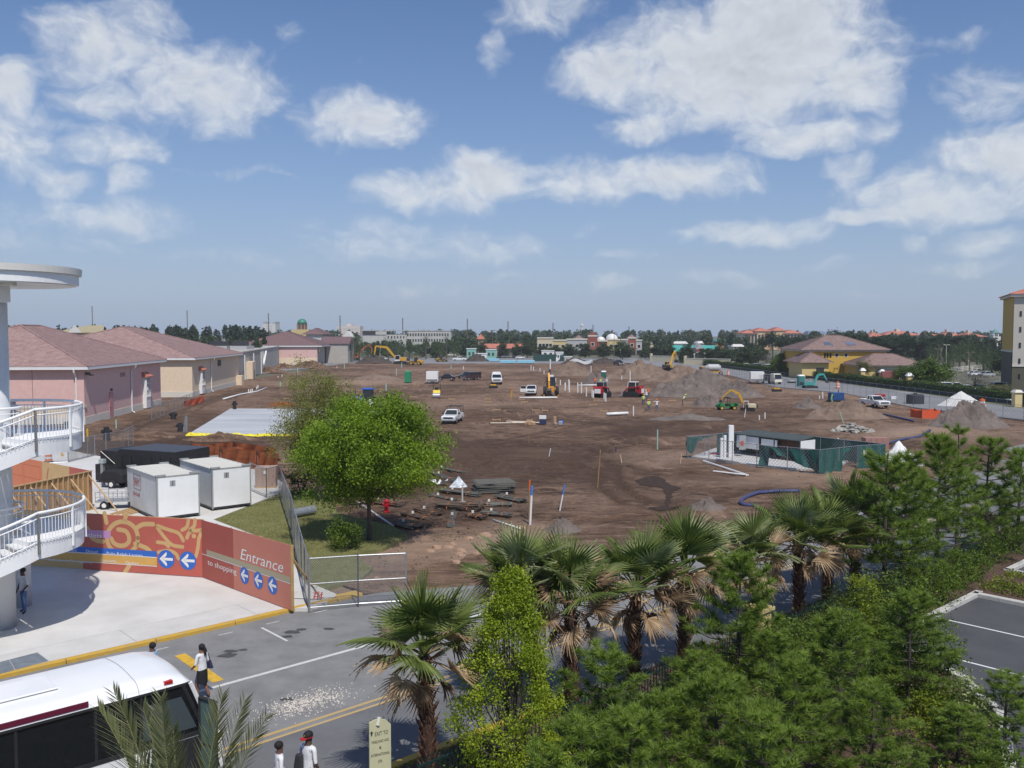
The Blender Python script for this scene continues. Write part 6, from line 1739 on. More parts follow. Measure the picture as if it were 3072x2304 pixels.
	for (px, py, m_, lab) in [(1480,1167,CATY,'small dark compactor in front of the utility pickup'),(2330,1175,CATY,'black and yellow trench box on the right dirt'),(2375,1150,GREYM,'small grey mower near the teal toilet')]:
		t = thing('site_equipment', lab, 'equipment', gd(px, py), R(rnd.uniform(-20,20)))
		MB().box(-.9,.9,-.5,.5,.0,.45).build('base', BLACK, t, bevel=.05); MB().box(-.6,.6,-.35,.35,.45,.75).build('engine', m_, t, bevel=.05); MB().tube([(-.8,0,.4),(-1.4,0,1.0)], .04, 5).build('handle', DARK, t)
	t = thing('water_tank', 'squat black tank by the right side road fence', 'tank', gd(2745,1212), 0); MB().tube([(0,0,0),(0,0,.1),(0,0,1.5),(0,0,1.65)], [1.3,1.35,1.35,1.1], 18).build('tank_body', DARK, t); MB().cyl((0,0,1.65),(0,0,1.8),.3,None,10).build('tank_lid', BLACK, t)
	t = thing('pressure_washer', 'red and white small machine behind the right white pickup', 'machine', gd(2640,1198), 0); MB().box(-.8,.8,-.4,.4,.5,1.0).build('red_tank', REDP, t, bevel=.1); MB().tube([(-.8,0,.6),(-1.4,0,.1)], .04, 5).build('leg', GREYM, t); MB().tube([(.8,0,.6),(1.4,0,.1)], .04, 5).build('leg', GREYM, t); MB().box(1.8,2.8,-.3,.3,.0,.6).build('white_case', WHITE, t)
	t = thing('orange_pit_fence', 'box of orange mesh fencing round a pit on the right dirt', 'barrier', gd(2795,1256), R(6))
	om = mat('orange_mesh', (.66,.10,.03), .7, var=.2, scale=8)
	for (x0,y0,x1,y1) in [(-1.4,0,1.3,0),(-1.4,0,-1.7,2.2),(1.3,0,1.6,2.0),(-1.7,2.2,1.6,2.0)]:
		m = MB(); n = 8; a = Vector((x0,y0,0)); b = Vector((x1,y1,0)); nrm = Vector((-(b-a).y,(b-a).x,0)).normalized()
		for i in range(n+1):
			p = a.lerp(b,i/n)+nrm*.05*math.sin(i*1.7); m.v += [tuple(p), tuple(p+Vector((0,0,1.15-.15*math.sin(math.pi*i/n))))]
			if i: m.f.append((2*i-2,2*i,2*i+1,2*i-1))
		o = m.build('mesh_panel', om, t)
	for (x,y) in ((-1.4,0),(1.3,0),(-1.7,2.2),(1.6,2.0)): MB().cyl((x,y,-.1),(x,y,1.25),.04,None,6).build('post', DARK, t)
build_pipes()
def drum(label, px, py, k=1.0, z=None):
	p = gd(px, py); p.z = z if z is not None else p.z
	t = thing('traffic_drum', label, 'traffic drum', p, 0, None, k)
	rs = [.29,.28,.27,.26,.25,.24]; n = 5
	wh = mat('drum_white', (.78,.76,.74), .5)
	for i in range(n): MB().tube([(0,0,.1+i*.19),(0,0,.1+(i+1)*.19-.004)], [rs[i],rs[i+1]], 16).build('band', ORANGE if i % 2 == 0 else wh, t)
	MB().cyl((0,0,0),(0,0,.098),.36,None,16).build('base', BLACK, t); MB().tube([(-.1,0,1.05),(-.1,0,1.12),(.1,0,1.12),(.1,0,1.05)], .025, 5).build('handle', ORANGE, t)
def chain_fence(label, pts, h=2.0, wire=.09, name='chain_link_fence', post=3.0, screen=None, top=True, group=None, wr=.006, mid=False, cat='fence'):
	"""posts, rails and woven wire along ground points"""
	root = thing(name, label, cat, pts[0], 0, group); o = Vector(pts[0])
	wires = MB(); nw = 0
	pm = MB().cyl((0,0,-.1),(0,0,h+.06),.035,None,6).mesh('post'); pm.materials.append(GALV)
	for a, b in zip(pts[:-1], pts[1:]):
		a, b = Vector(a)-o, Vector(b)-o; d = b-a; L_ = Vector((d.x,d.y,0)).length; n = max(1, round(L_/post))
		for i in range(n+1):
			p = a.lerp(b, i/n); q = bpy.data.objects.new('post', pm); COL.objects.link(q); q.parent = root; q.location = p
		z = Vector((0,0,1))
		if top: MB().tube([a+z*h, b+z*h], .026, 6).build('top_rail', GALV, root)
		if mid: MB().tube([a+z*h*.5, b+z*h*.5], .022, 6).build('mid_rail', GALV, root)
		MB().tube([a+z*.08, b+z*.08], .02, 5).build('bottom_rail', GALV, root)
		if wire:
			hh = h-.1; u0 = -hh
			while u0 < L_:
				for sg in (1,-1):
					s0, s1 = max(0,u0), min(L_, u0+hh)
					if s1 <= s0: continue
					z0, z1 = (s0-u0), (s1-u0)
					if sg < 0: z0, z1 = hh-z0, hh-z1
					p, q = a.lerp(b, s0/L_)+z*(.08+z0), a.lerp(b, s1/L_)+z*(.08+z1)
					n_ = Vector((-d.y,d.x,0)).normalized()*wr; e = (q-p).cross(n_).normalized()*wr
					i0 = len(wires.v); wires.v += [tuple(p+e),tuple(p-e),tuple(q-e),tuple(q+e)]; wires.f.append((i0,i0+1,i0+2,i0+3))
				u0 += wire
	if wire:
		w = wires.build('wire_mesh', GALV, root, fix=False); w['kind'] = 'stuff'
	return root
def cloth(par, a, b, ztop, zbot, m, name='screen_cloth', sag=.0, wave=.08, n=16, k=6, fold=None):
	"""hanging cloth between ground points a and b (local); ztop/zbot are functions of u"""
	mb = MB(); d = (b-a); nn = Vector((-d.y,d.x,0)).normalized()
	for i in range(n+1):
		u = i/n
		for j in range(k+1):
			v = j/k; z = ztop(u)*(1-v)+zbot(u)*v
			off = wave*math.sin(u*17+v*3)*v + wave*.6*math.sin(u*41+v*5)*v
			p = a+d*u+nn*off; mb.v.append((p.x,p.y,p.z+z))
			if i and j:
				c = i*(k+1)+j; mb.f.append((c-k-2,c-k-1,c,c-1))
	return mb.build(name, m, par, smooth=True, fix=False)
def build_enclosure():
	z0 = .1
	P = {'A':(2060,1376),'B':(2265,1290),'B2':(2395,1305),'C':(2608,1330),'D':(2640,1345),'E':(2572,1410),'F':(2535,1420),'G':(2457,1425),'H':(2270,1405)}
	W = {k: Vector((g(*v).x, g(*v).y, 0.0)) for k, v in P.items()}
	W['B'] = g(2268,1291,2.0); W['B'].z = 0; W['C'] = g(2607,1327,2.0); W['C'].z = 0; W['D'] = g(2656,1332,2.0); W['D'].z = 0
	struct('enclosure_slab', MB().prism(SLAB, -.06, .10), mat('dusty_slab', (.46,.45,.43), .9, col2=(.60,.59,.57), scale=.8, detail=8))
	GS = mat('green_screen', (.016,.085,.075), .8, var=.2, scale=1.5, bump=.3, bscale=8)
	GSD = mat('green_screen_thin', (.03,.07,.065), .85, var=.3, scale=2)
	f = chain_fence('chain link compound fence with torn green screening on the dirt', [W['A'],W['B'],W['C'],W['D'],W['E'],W['G'],W['H'],W['A']], 2.0, .30, 'compound_fence', 2.6, wr=.009)
	o = W['A']; l = lambda k: W[k]-o
	one = lambda z: (lambda u: z)
	cloth(f, l('A')+(l('B')-l('A'))*.42, l('B'), one(1.98), one(.25), GSD, wave=.05)
	cloth(f, l('B'), l('C'), one(1.98), one(.2), GSD, wave=.06, n=30)
	cloth(f, l('C'), l('D'), one(1.98), one(.1), GS, wave=.05)
	cloth(f, l('E')+(l('D')-l('E'))*.02, l('D'), one(1.98), one(.1), GS, wave=.05)
	cloth(f, l('A'), l('A')+(l('B')-l('A'))*.36, lambda u: 1.95-.1*u, lambda u: max(.4, .2+3.2*abs(u-.18)) if u < .4 else 1.25+.7*u*.9, GS, wave=.22, n=22)
	cloth(f, l('G'), l('H')+(l('G')-l('H'))*.05, lambda u: 1.98-.2*math.sin(math.pi*u)*u, lambda u: min(1.7, .15+1.75*u) if u < .86 else .3, GS, wave=.20, n=30)
	cloth(f, l('G'), l('G')+(l('E')-l('G'))*.60, one(1.98), one(.12), GS, wave=.16)
	cloth(f, l('G')+(l('E')-l('G'))*.62, l('G')+(l('E')-l('G'))*.78, one(1.95), lambda u: 1.55+.2*u, GS, wave=.15)
	s = MB().box(-.2,.2,-.02,.0,1.1,1.6).build('notice', mat('notice_white', (.72,.70,.68), .6), f, loc=l('E')+(l('D')-l('E'))*.3+Vector((-.1,-.1,0)))
	b = W['B']; c = W['C']; dd = (c-b).normalized(); nn = Vector((dd.y,-dd.x,0))
	an = math.atan2(dd.y, dd.x)
	t = thing('open_shed', 'long open fronted shed with dark roof and white panels inside the enclosure', 'shed', b+nn*1.2+dd*.6, an)
	DR = mat('shed_roof', (.06,.075,.072), .8, var=.25, scale=2)
	Ls = (c-b).length*.60
	MB().add([(0,-.3,2.25),(Ls,-.3,2.25),(Ls,-2.6,2.0),(0,-2.6,2.0),(0,-.3,2.17),(Ls,-.3,2.17),(Ls,-2.6,1.92),(0,-2.6,1.92)],[(0,1,2,3),(4,7,6,5),(0,4,5,1),(3,2,6,7),(0,3,7,4),(1,5,6,2)]).build('roof', DR, t)
	for x in (.1,Ls*.4,Ls*.62,Ls-.1):
		for y in (-.4,-2.45): MB().box(x-.06,x+.06,y-.06,y+.06,0,1.95).build('post', DARK, t)
	MB().box(.2,Ls*.38,-2.5,-2.42,.75,1.85).build('white_panel', WHITE, t); MB().box(Ls*.42,Ls*.66,-2.5,-2.42,1.2,1.8).build('white_panel', WHITE, t)
	MB().box(Ls-.05,Ls,-2.4,-.4,0.1,1.95).build('white_panel', WHITE, t); MB().box(Ls*.68,Ls-.12,-2.2,-2.12,.1,1.9).build('brown_panel', mat('rust_brown', (.08,.04,.025),.8,var=.3), t)
	MB().box(.1,Ls-.1,-.42,-.36,.1,1.9).build('back_panel', DARK, t)
	t = thing('control_cabinet', 'tall white electrical cabinet with pipes inside the enclosure', 'cabinet', g(2192,1372,.1), 0)
	MB().box(-.22,.22,-.2,.2,0,2.9).build('cabinet_body', WHITE, t, bevel=.02)
	for x in (-.55,-.85): MB().cyl((x,-.05,0),(x,-.05,2.0-.25*(x < -.7)),.14,None,10).build('pipe', WHITE, t)
	MB().box(.9,1.5,.6,.7,.6,1.9).build('meter_box', GREYM, t); MB().box(1.02,1.3,.57,.599,1.0,1.4).build('red_notice', mat('notice_red',(.5,.08,.06),.6), t)
	t = thing('storage_drum', 'green and yellow barrel lying beside the control cabinet', 'barrel', g(2245,1358,.1), 0)
	MB().cyl((-.7,0,.55),(.3,0,.55),.52,None,16).build('barrel_body', mat('barrel_green', (.03,.10,.06),.6), t); MB().sph((.6,.1,.5),(.5,.45,.5),12,8).build('yellow_cover', mat('cover_yellow', (.42,.44,.05),.7,var=.2), t)
	k = 0
	for (x0,y0,x1,y1,r,m_,lab) in [(2130,1362,2200,1368,.06,REDP,'red pipe lying in the left of the enclosure'),(2150,1378,2290,1400,.09,PVC,'white pipe lying along the front of the enclosure'),(2220,1392,2390,1410,.09,PVC,'second white pipe along the enclosure front'),(2110,1385,2240,1428,.08,PVC,'white pipe lying outside the enclosure'),(2140,1416,2245,1428,.07,PVC,'thin white pipe on the dirt before the enclosure'),(2300,1345,2385,1352,.10,bpy.data.materials['orange_timber'],'stack of orange timber beside the shed'),(2290,1352,2370,1360,.08,CATY,'yellow pole below the timber in the enclosure'),(2455,1345,2545,1352,.08,PVC,'pale pipes by the right of the shed')]:
		a, b2 = g(x0,y0,.12), g(x1,y1,.12); a.z = b2.z = .12+r
		tag(MB().tube([a,b2], r, 6).build('pipe', m_), lab, 'pipe')
	a = g(2545,1358,.12); bq = at(2512,1315,a.y+.5)
	tag(MB().tube([a,bq], .10, 5).build('leaning_pole', mat('cream_pole',(.66,.60,.42),.6)), 'cream pole leaning up inside the enclosure', 'pole')
	t = thing('brick_pallet', 'pallet of pinkish bricks outside the right corner of the enclosure', 'pallet', g(2625,1352,0), 0)
	MB().box(-1.2,1.2,-.6,.6,.0,.15).build('pallet', TIMBER, t)
	pb = mat('pink_brick', (.36,.20,.17),.9,var=.25,scale=8); me = MB().box(-.27,.27,-.55,.55,.0,.22).mesh('brick_pack'); me.materials.append(pb)
	for i in range(4):
		for j in range(5):
			o2 = bpy.data.objects.new('brick_pack', me); COL.objects.link(o2); o2.parent = t; o2.location = (-.85+i*.56,0,.16+j*.225)
build_enclosure()
def build_yard():
	def container(label, fx, fy, logo=False, L=5.4, W=2.55, H=2.45):
		p = g(fx, fy, .15+2.62); p.z = .15
		t = thing('storage_container', label, 'container', p, R(40))
		cw = mat('container_white', (.80,.81,.81), .45, var=.04, scale=1.2); cs = mat('container_shaded_side', (.58,.60,.61), .45, var=.10, scale=1.0)  # white body, side colour greyed to carry the shade of that face
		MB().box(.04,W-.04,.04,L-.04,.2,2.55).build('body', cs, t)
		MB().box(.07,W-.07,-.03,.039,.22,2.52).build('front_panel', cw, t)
		e = mat('container_edge', (.30,.31,.31), .6, var=.15)
		for (x, y) in ((0,0),(W-.09,0),(0,L-.09),(W-.09,L-.09)): MB().box(x,x+.09,y-.035,y+.09,.1,2.6).build('corner_post', e, t)
		for s in ((0,W,-.035,.05),(0,W,L-.05,L+.03)): MB().box(s[0]+.091,s[1]-.091,s[2],s[3],2.53,2.61).build('top_rail', e, t)
		for x in (-.012,W-.06): MB().box(x,x+.072,.091,L-.091,2.53,2.61).build('top_rail', e, t)
		rf = MB(); n = 14
		for i in range(n):
			y0 = .06+(L-.12)*i/n; rf.box(.08,W-.08,y0+.004,y0+(L-.12)/n-.004,2.545,2.60+.012*(i%2))
		rf.build('roof', mat('canvas_roof', (.66,.635,.57), .85, var=.06, scale=2, stretch=(.3,2,1)), t)
		for (x, y) in ((-.02,-.06),(W-.55,-.06),(-.02,L-.16),(W-.55,L-.16)): MB().box(x,x+.57,y,y+.22,2.612,2.70).build('lifting_lug', e, t)
		MB().box(.0,W,.0,L,.1,.199).build('base_frame', DARK, t)
		v = MB().box(.78,1.10,-.05,-.031,2.0,2.32).build('vent', GREYM, t); MB().box(.92,.955,-.062,-.051,2.02,2.30).build('vent_bar', DARK, v)
		for i in range(4): MB().box(.2+i*.7,.35+i*.7,.0,.4,.0,.099).build('skid', BLACK, t)
		if logo:
			red = mat('logo_red', (.42,.03,.035), .6)
			def tx(s, y, z, h, w):
				o = ptext(s, 0, 0, h, red, t, 0, width=w, name='lettering'); o.rotation_euler = (R(90),0,R(-90)); o.location = (.028, y, z)
			tx("EMMI'S", L-1.25, 1.62, .40, 1.0); tx('866 440-6448', L-1.05, .98, .28, 1.25)
			fr = MB()
			for (y0,z0,y1,z1) in ((L-1.1,2.32,L-2.4,2.32),(L-1.1,2.32,L-1.2,1.5),(L-2.4,2.32,L-2.5,2.2),(L-2.5,2.2,L-2.5,1.45),(L-1.2,1.45,L-2.5,1.45),(L-1.15,2.1,L-2.45,2.1)): fr.tube([(.03,y0,z0),(.03,y1,z1)], .015, 4)
			fr.build('logo_outline', mat('logo_grey', (.20,.10,.11), .6), t)
		return t
	container('white storage container with red lettering on its grey side', 468, 1431, True)
	container('plain white storage container standing nearer the lawn fence', 634, 1407)
	p = g(343,1347,2.75); p.z = .15
	t = thing('waste_compactor', 'large black waste compactor container behind the white storage boxes', 'compactor', p, R(-22))
	K = mat('black_compactor', (.014,.015,.016), .55, var=.3, scale=1.5); KT = mat('black_compactor_top', (.05,.052,.065), .5, var=.2)
	MB().side([(0,.3),(0,2.2),(.45,2.6),(5.6,2.6),(5.6,.3)], 0, 3.6).build('container_body', K, t, bevel=.03)
	MB().box(.46,5.58,.05,3.55,2.601,2.63).build('top_sheet', KT, t)
	for i in range(6): MB().box(.6+i*.9,.72+i*.9,-.05,-.001,.4,2.2).build('rib', K, t)
	MB().box(-2.1,-.01,.2,3.4,.15,1.35).build('charge_box', K, t); MB().box(-1.9,-.05,.5,3.3,1.351,2.35).build('hopper', K, t)
	MB().tube([(-1.8,.45,2.3),(-.4,.45,1.4)], .03, 4).build('brace', CREAM, t); MB().box(-2.0,5.4,.4,3.2,.0,.149).build('skid', DARK, t)
	p = g(348,1462,.15); t = thing('mobile_generator', 'small black wheeled generator behind the white storage container', 'generator', p, R(-15))
	m = MB(); m.side([(-.9,.4),(-.9,1.0),(-.6,1.25),(.6,1.25),(.9,1.0),(.9,.4)], -.5, .5); m.build('housing', BLACK, t, bevel=.06)
	for s in (-1,1): wheel(t, .1, s*.55, .3, .2, WHITE)
	MB().box(-1.2,-1.0,-.1,.1,.2,1.8).build('jack_post', GREYM, t); MB().box(-1.3,-.9,-.15,.15,1.7,2.0).build('control_box', mat('pale_box',(.40,.45,.45),.5), t)
	p = g(365,1522,.15); t = thing('flat_cart', 'grey mesh sided flat cart beside the storage container', 'cart', p, R(12))
	MB().box(-1.4,1.2,-.6,.6,.45,.52).build('deck', GREYM, t)
	r = MB()
	for s in (-1,1):
		for z in (.8,1.1): r.tube([(-1.4,s*.6,z),(1.2,s*.6,z)], .02, 4)
		for i in range(6): r.tube([(-1.4+i*.52,s*.6,.5),(-1.4+i*.52,s*.6,1.1)], .018, 4)
	r.build('side_rails', GALV, t)
	for x in (-.9,.8):
		for s in (-1,1): wheel(t, x, s*.55, .26, .16, WHITE)
	p = g(800,1462,.1); t = thing('block_pallet', 'pallet of wrapped pinkish concrete blocks behind the lawn fence', 'pallet', p, R(8))
	MB().box(-.75,.75,-.6,.6,0,.14).build('pallet', TIMBER, t)
	me = MB().box(-.235,.235,-.115,.115,0,.19).mesh('block'); me.materials.append(mat('pink_block', (.42,.29,.23),.9,var=.12,scale=5))
	for i in range(3):
		for j in range(5):
			for k in range(7):
				if 0 < i < 2 and 0 < j < 4 and k < 6: continue
				o = bpy.data.objects.new('block', me); COL.objects.link(o); o.parent = t; o.location = (-.485+i*.485, -.49+j*.245, .145+k*.196)
	MB().box(-.12,.12,-.66,-.645,1.05,1.3).build('paper_label', WHITE, t)
	RN_ = mat('rust_netting', (.28,.075,.018), .85, col2=(.16,.04,.012), scale=1.2, detail=6, stretch=(.3,1,2.5), bump=.4)
	def net(label, pts, h, wv, zt):
		a = g(*pts[0]); t = thing('debris_netting', label, 'netting', (a.x,a.y,0), 0)
		q = [g(*p)-a for p in pts]
		for i in range(len(q)-1):
			cloth(t, q[i], q[i+1], (lambda u, i=i: zt[i]*(1-u)+zt[i+1]*u), (lambda u: .02), RN_, 'net_sheet', wave=wv, n=24, k=8)
			MB().cyl(q[i], q[i]+Vector((0,0,zt[i]+.1)), .04, None, 6).build('post', DARK, t)
		top = MB(); nn = len(q)
		return t, q
	net('rust coloured windblown netting behind the storage containers', [(575,1395),(660,1400),(770,1412),(838,1425)], 1.8, .35, [1.9,1.7,1.6,1.7])
	net('second run of rust coloured netting nearer the slab', [(590,1372),(700,1376),(830,1385)], 1.6, .4, [1.1,1.5,1.2])
	mound('low rust coloured drift of netting and sand behind the containers', 700,1392,260,34,40,RN_,.6,'netting_drift',.8,.3)
	mound('small rust coloured drift beyond the grey slab', 840,1222,110,16,41,RN_,.6,'netting_drift',.8,.3)
	chain_fence('tall chain link fence running across the lawn to the kerb', [g(843,1503)+Vector((0,0,.1)), g(874,1600)+Vector((0,0,.12)), g(905,1745)+Vector((0,0,.12)), g(927,1838)+Vector((0,0,.14))], 2.05, .07, post=2.6, wr=.007)
	chain_fence('open chain link gate across the dirt entrance', [g(929,1839)+Vector((0,0,.14)), g(1075,1822)+Vector((0,0,.08)), g(1219,1811)+Vector((0,0,.05))], 2.05, .10, 'chain_link_gate', 4.0, mid=True, wr=.006, cat='gate')
	chain_fence('leaning chain link panel beside the block pallet', [g(752,1478)+Vector((0,0,.1)), g(800,1500)+Vector((0,0,.1)), g(838,1488)+Vector((0,0,.1))], 2.0, .10, post=2.4, wr=.006)
	chain_fence('temporary fence panels behind the compactor', [g(205,1390)+Vector((0,0,.05)),g(370,1352)+Vector((0,0,.05)),g(400,1335)+Vector((0,0,.05))], 1.9, .12, post=3.0, wr=.007)
	chain_fence('temporary fence panels by the yellow bollards', [g(60,1400)+Vector((0,0,.1)),g(205,1392)+Vector((0,0,.1)),g(285,1372)+Vector((0,0,.1))], 1.9, .12, post=3.0, wr=.007)
	chain_fence('low temporary fence along the pink building wall', [g(455,1262)+Vector((0,0,.05)),g(505,1243)+Vector((0,0,.05)),g(560,1222)+Vector((0,0,.05)),g(585,1212)+Vector((0,0,.05))], 1.8, .25, post=2.6, wr=.012)
	t = thing('orange_mesh_fence', 'orange mesh barrier beside the peach building', 'barrier', g(560,1224), 0); a = g(560,1224)
	cloth(t, g(552,1224)-a, g(612,1205)-a, lambda u: 1.0, lambda u: .05, bpy.data.materials['orange_mesh'], wave=.12)
	for (px, yt, yb) in [(213,1292,1330),(263,1287,1325),(150,1322,1350),(186,1318,1372),(128,1328,1352)]:
		p = g(px, yb, .05); k = (yb-yt)*p.y/FPX
		tag(MB().cyl((0,0,0),(0,0,k),.10,None,10).sph((0,0,k),(.10,.10,.06),10,5).build('bollard', YELPNT, None, p), 'yellow steel bollard behind the tower landing', 'bollard', 'yellow bollards by the utility yard')
	drum('orange and white traffic drum on the concrete left of the compactor', 146, 1392, 1.05, .15); drum('orange and white traffic drum half behind the tower landing', 64, 1380, 1.0, .15)
	drum('orange and white traffic drum at the foot of the right dark heap', 2946, 1228, 1.5); drum('orange and white traffic drum beyond the teal mini excavator', 2513, 1166, 1.4); drum('orange and white traffic drum by the drum mixer', 2185, 1126, 1.3)
	t = thing('transformer_box', 'dark green transformer box behind the upper landing', 'transformer', g(222,1318,.1), R(5)); MB().box(-.8,.8,-.7,.7,0,1.9).build('cabinet_body', mat('transformer_green', (.05,.075,.05),.6,var=.1), t, bevel=.04); MB().box(-.78,.78,-.76,-.701,.1,1.5).build('door', mat('transformer_green2', (.06,.09,.06),.6), t)
	for (px, yb, w, h, lab) in [(320,1322,1.0,1.5,'tall black pipe fitting beside the compactor fence'),(520,1258,1.0,.9,'black pipe fitting on the dirt near the pink wall'),(541,1298,.9,1.0,'black pipe fitting at the near corner of the slab'),(704,1230,.8,1.4,'black pipe fitting beyond the slab')]:
		t = thing('pipe_fitting', lab, 'pipe', gd(px, yb)); MB().tube([(0,0,0),(0,0,h)], [.35*w,.28*w], 10).build('barrel', BLACK, t); MB().tube([(-.5*w,0,h*.7),(.5*w,0,h*.7)], .2*w, 8).build('branch', BLACK, t)
	t = thing('folded_barrier', 'folded steel barrier standing by the slab', 'barrier', gd(554,1302));
	for i in range(4): MB().tube([(-.2+i*.15,0,0),(.1+i*.05,.1,1.9)], .04, 5).build('leg', GALV, t)
build_yard()
# ------------------------------------------------------------------ rebar, mesh and hydrant near the round tree
def build_rebar():
	RB = mat('rusty_rebar', (.055,.05,.045), .7, col2=(.13,.075,.045), scale=3, detail=6); RBG = mat('grey_rebar', (.075,.078,.07), .6, col2=(.14,.135,.115), scale=4)
	W_ = mat('tag_white', (.75,.75,.72), .7)
	def bundle(label, px0, py0, px1, py1, n, rad, m, fan=0.0, tagged=True):
		a, b = gd(px0,py0), gd(px1,py1); t = thing('rebar_bundle', label, 'rebar', a, 0)
		d = b-a; d.z = 0; nn = Vector((-d.y,d.x,0)).normalized(); mb = MB()
		rad *= 1.35
		for i in range(int(n*2.2)):
			o1 = nn*rnd.uniform(-1,1)*rad; z1 = rnd.uniform(.03,rad*.7); o2 = nn*rnd.uniform(-1,1)*(rad+fan); z2 = rnd.uniform(.03,rad*.6)
			u0, u1 = rnd.uniform(-.08,.08), 1+rnd.uniform(-.08,.08)
			mb.tube([d*u0+o1+Vector((0,0,z1)), d*.5+(o1+o2)*.5+Vector((0,0,(z1+z2)/2)), d*u1+o2+Vector((0,0,z2))], .042, 4, False)
		o = mb.build('bars', m, t, fix=False); o['kind'] = 'stuff'
		for u in (.25,.75): MB().tube([d*u+nn*(rad*1.05*math.cos(x))+Vector((0,0,.05+rad*.6*abs(math.sin(x)))) for x in [i*.6 for i in range(6)]], .02, 4).build('tie', mat('tie_orange',(.55,.16,.03),.7), t)
		if tagged: MB().box(-.07,.07,-.02,.02,0,.16).build('tag', W_, t, d*.3+Vector((0,0,rad*.8)))
	B = [('long grey rebar bundle lying right of the round tree',1290,1405,1410,1424,14,.16,RBG),('second long grey rebar bundle below the first',1295,1422,1370,1450,14,.2,RBG),('grey rebar bundle below the plastic wrapped heap',1325,1480,1435,1492,16,.3,RBG),
		 ('thin grey rebar bundle left of the white post',1295,1488,1360,1502,10,.15,RBG),('rusty rebar bundle right of the hydrant',1215,1543,1295,1562,18,.22,RB),('rusty bundle behind the nearest two',1255,1532,1315,1548,16,.25,RB),
		 ('short fat rebar bundle near the tree shadow',1192,1574,1252,1588,26,.24,RBG),('rebar bundle splayed open like a tent',1360,1540,1350,1585,26,.15,RBG),('tangled rusty rebar heap in the middle',1320,1525,1440,1532,40,.5,RB),
		 ('grey rebar bundle at the right of the tangle',1450,1545,1530,1552,18,.25,RBG),('upper right rebar bundle by the mesh stack',1440,1520,1530,1520,20,.28,RBG),('rebar bundle with white tag behind the blue posts',1500,1495,1570,1510,18,.3,RBG),('short rusty bundle in front of the right bundles',1405,1552,1450,1562,18,.25,RB),('thin bars lying behind the tree trunk',1110,1508,1200,1520,12,.3,RB)]
	for q in B: bundle(*q)
	rs = np.random.RandomState(8); V = []; F = []; c = g(1380,1535)
	for i in range(900):
		x, y = c.x+rs.normal()*3.2, c.y+rs.normal()*2.6; a = rs.uniform(0,6.28); l = rs.uniform(.15,.8); z = .12+rs.uniform(0,.25); w = rs.uniform(.02,.06); o = len(V)
		dx, dy = math.cos(a)*l, math.sin(a)*l; V += [(x-dy*w,y+dx*w,z),(x+dy*w,y-dx*w,z),(x+dx,y+dy,z+rs.uniform(-.06,.12))]; F.append((o,o+1,o+2))
	tag(mobj('debris', npmesh('debris', V, F, RB), None), 'dark offcuts of steel and rubble between the rebar bundles', 'debris', kind='stuff')
	c = gd(1487,1482); t = thing('mesh_stack', 'stack of square reinforcing mesh mats on the dirt', 'mesh stack', c, R(14))
	for k in range(6):
		mb = MB(); s = 1.35
		for i in range(13):
			x = -s+i*2*s/12
			mb.tube([(x,-s*.75,0),(x,s*.75,0)], .018, 4, False); mb.tube([(-s,x*.75,.03),(s,x*.75,.03)], .018, 4, False)
		mb.build('mesh_mat', RBG, t, (rnd.uniform(-.08,.08),rnd.uniform(-.08,.08)+.6,.06+k*.13), rnd.uniform(-.05,.05), fix=False)
	PL = mat('clear_sheeting', (.62,.66,.70), .18, var=.25, scale=3, bump=.8, bscale=5)
	c = gd(1375,1468); b = MB(); n = 12; tp = []
	for j in range(5):
		for i in range(n):
			a = 2*math.pi*i/n; r_ = (1-j/4.2)*(.8+.25*rnd.random()); b.v.append((math.cos(a)*r_*.75, math.sin(a)*r_*.6+.5, j*.17*(.8+.4*rnd.random()) if j else .02))
	for j in range(4):
		for i in range(n): b.f.append((j*n+i,j*n+(i+1)%n,(j+1)*n+(i+1)%n,(j+1)*n+i))
	b.f.append(tuple(range(4*n,5*n)))
	tag(b.build('plastic_sheet', PL, None, c), 'heap wrapped in shiny clear plastic sheeting', 'sheeting')
	c = gd(1318,1462); b = MB()
	for i in range(7):
		for j in range(4): b.v.append((i*.2-.6+rnd.uniform(-.05,.05), j*.25, rnd.uniform(.05,.5)))
	for i in range(6):
		for j in range(3): b.f.append((i*4+j,i*4+4+j,i*4+5+j,i*4+1+j))
	tag(b.build('plastic_sheet', mat('white_sheeting',(.70,.70,.68),.4,var=.1), None, c), 'torn white plastic sheeting left of the wrapped heap', 'sheeting')
	c = gd(1387,1508); t = thing('marker_post', 'pale post on a round base in front of the wrapped heap', 'post', c); MB().cyl((0,0,.05),(0,0,1.05),.06,None,8).build('shaft', mat('post_grey',(.52,.50,.47),.8), t); MB().cyl((0,0,0),(0,0,.06),.25,None,10).build('base', CONC2, t)
	c = gd(1160,1538); t = thing('fire_hydrant', 'red fire hydrant behind the tree trunk', 'hydrant', c)
	HR = mat('hydrant_red', (.42,.012,.02), .4, var=.1)
	MB().tube([(0,0,0),(0,0,.06),(0,0,.08),(0,0,.62),(0,0,.66),(0,0,.72),(0,0,.82)], [.2,.2,.14,.14,.18,.17,.06], 14).build('barrel', HR, t)
	for s in (-1,1): MB().cyl((s*.12,0,.5),(s*.24,0,.5),.075,.08,10).build('outlet', HR, t)
	MB().cyl((0,-.12,.45),(0,-.26,.45),.095,None,10).build('front_outlet', HR, t)
	a, b = g(872,1556,.13), g(942,1543,.13); a.z = b.z = .42
	tag(MB().tube([a,b], .26, 14).build('mesh_roll', mat('mesh_roll', (.20,.22,.25), .6, var=.25, scale=12)), 'grey roll of wire mesh lying on the lawn behind the fence', 'roll')
	SP = mat('red_spray', (.62,.05,.06), .8)
	m = MB()
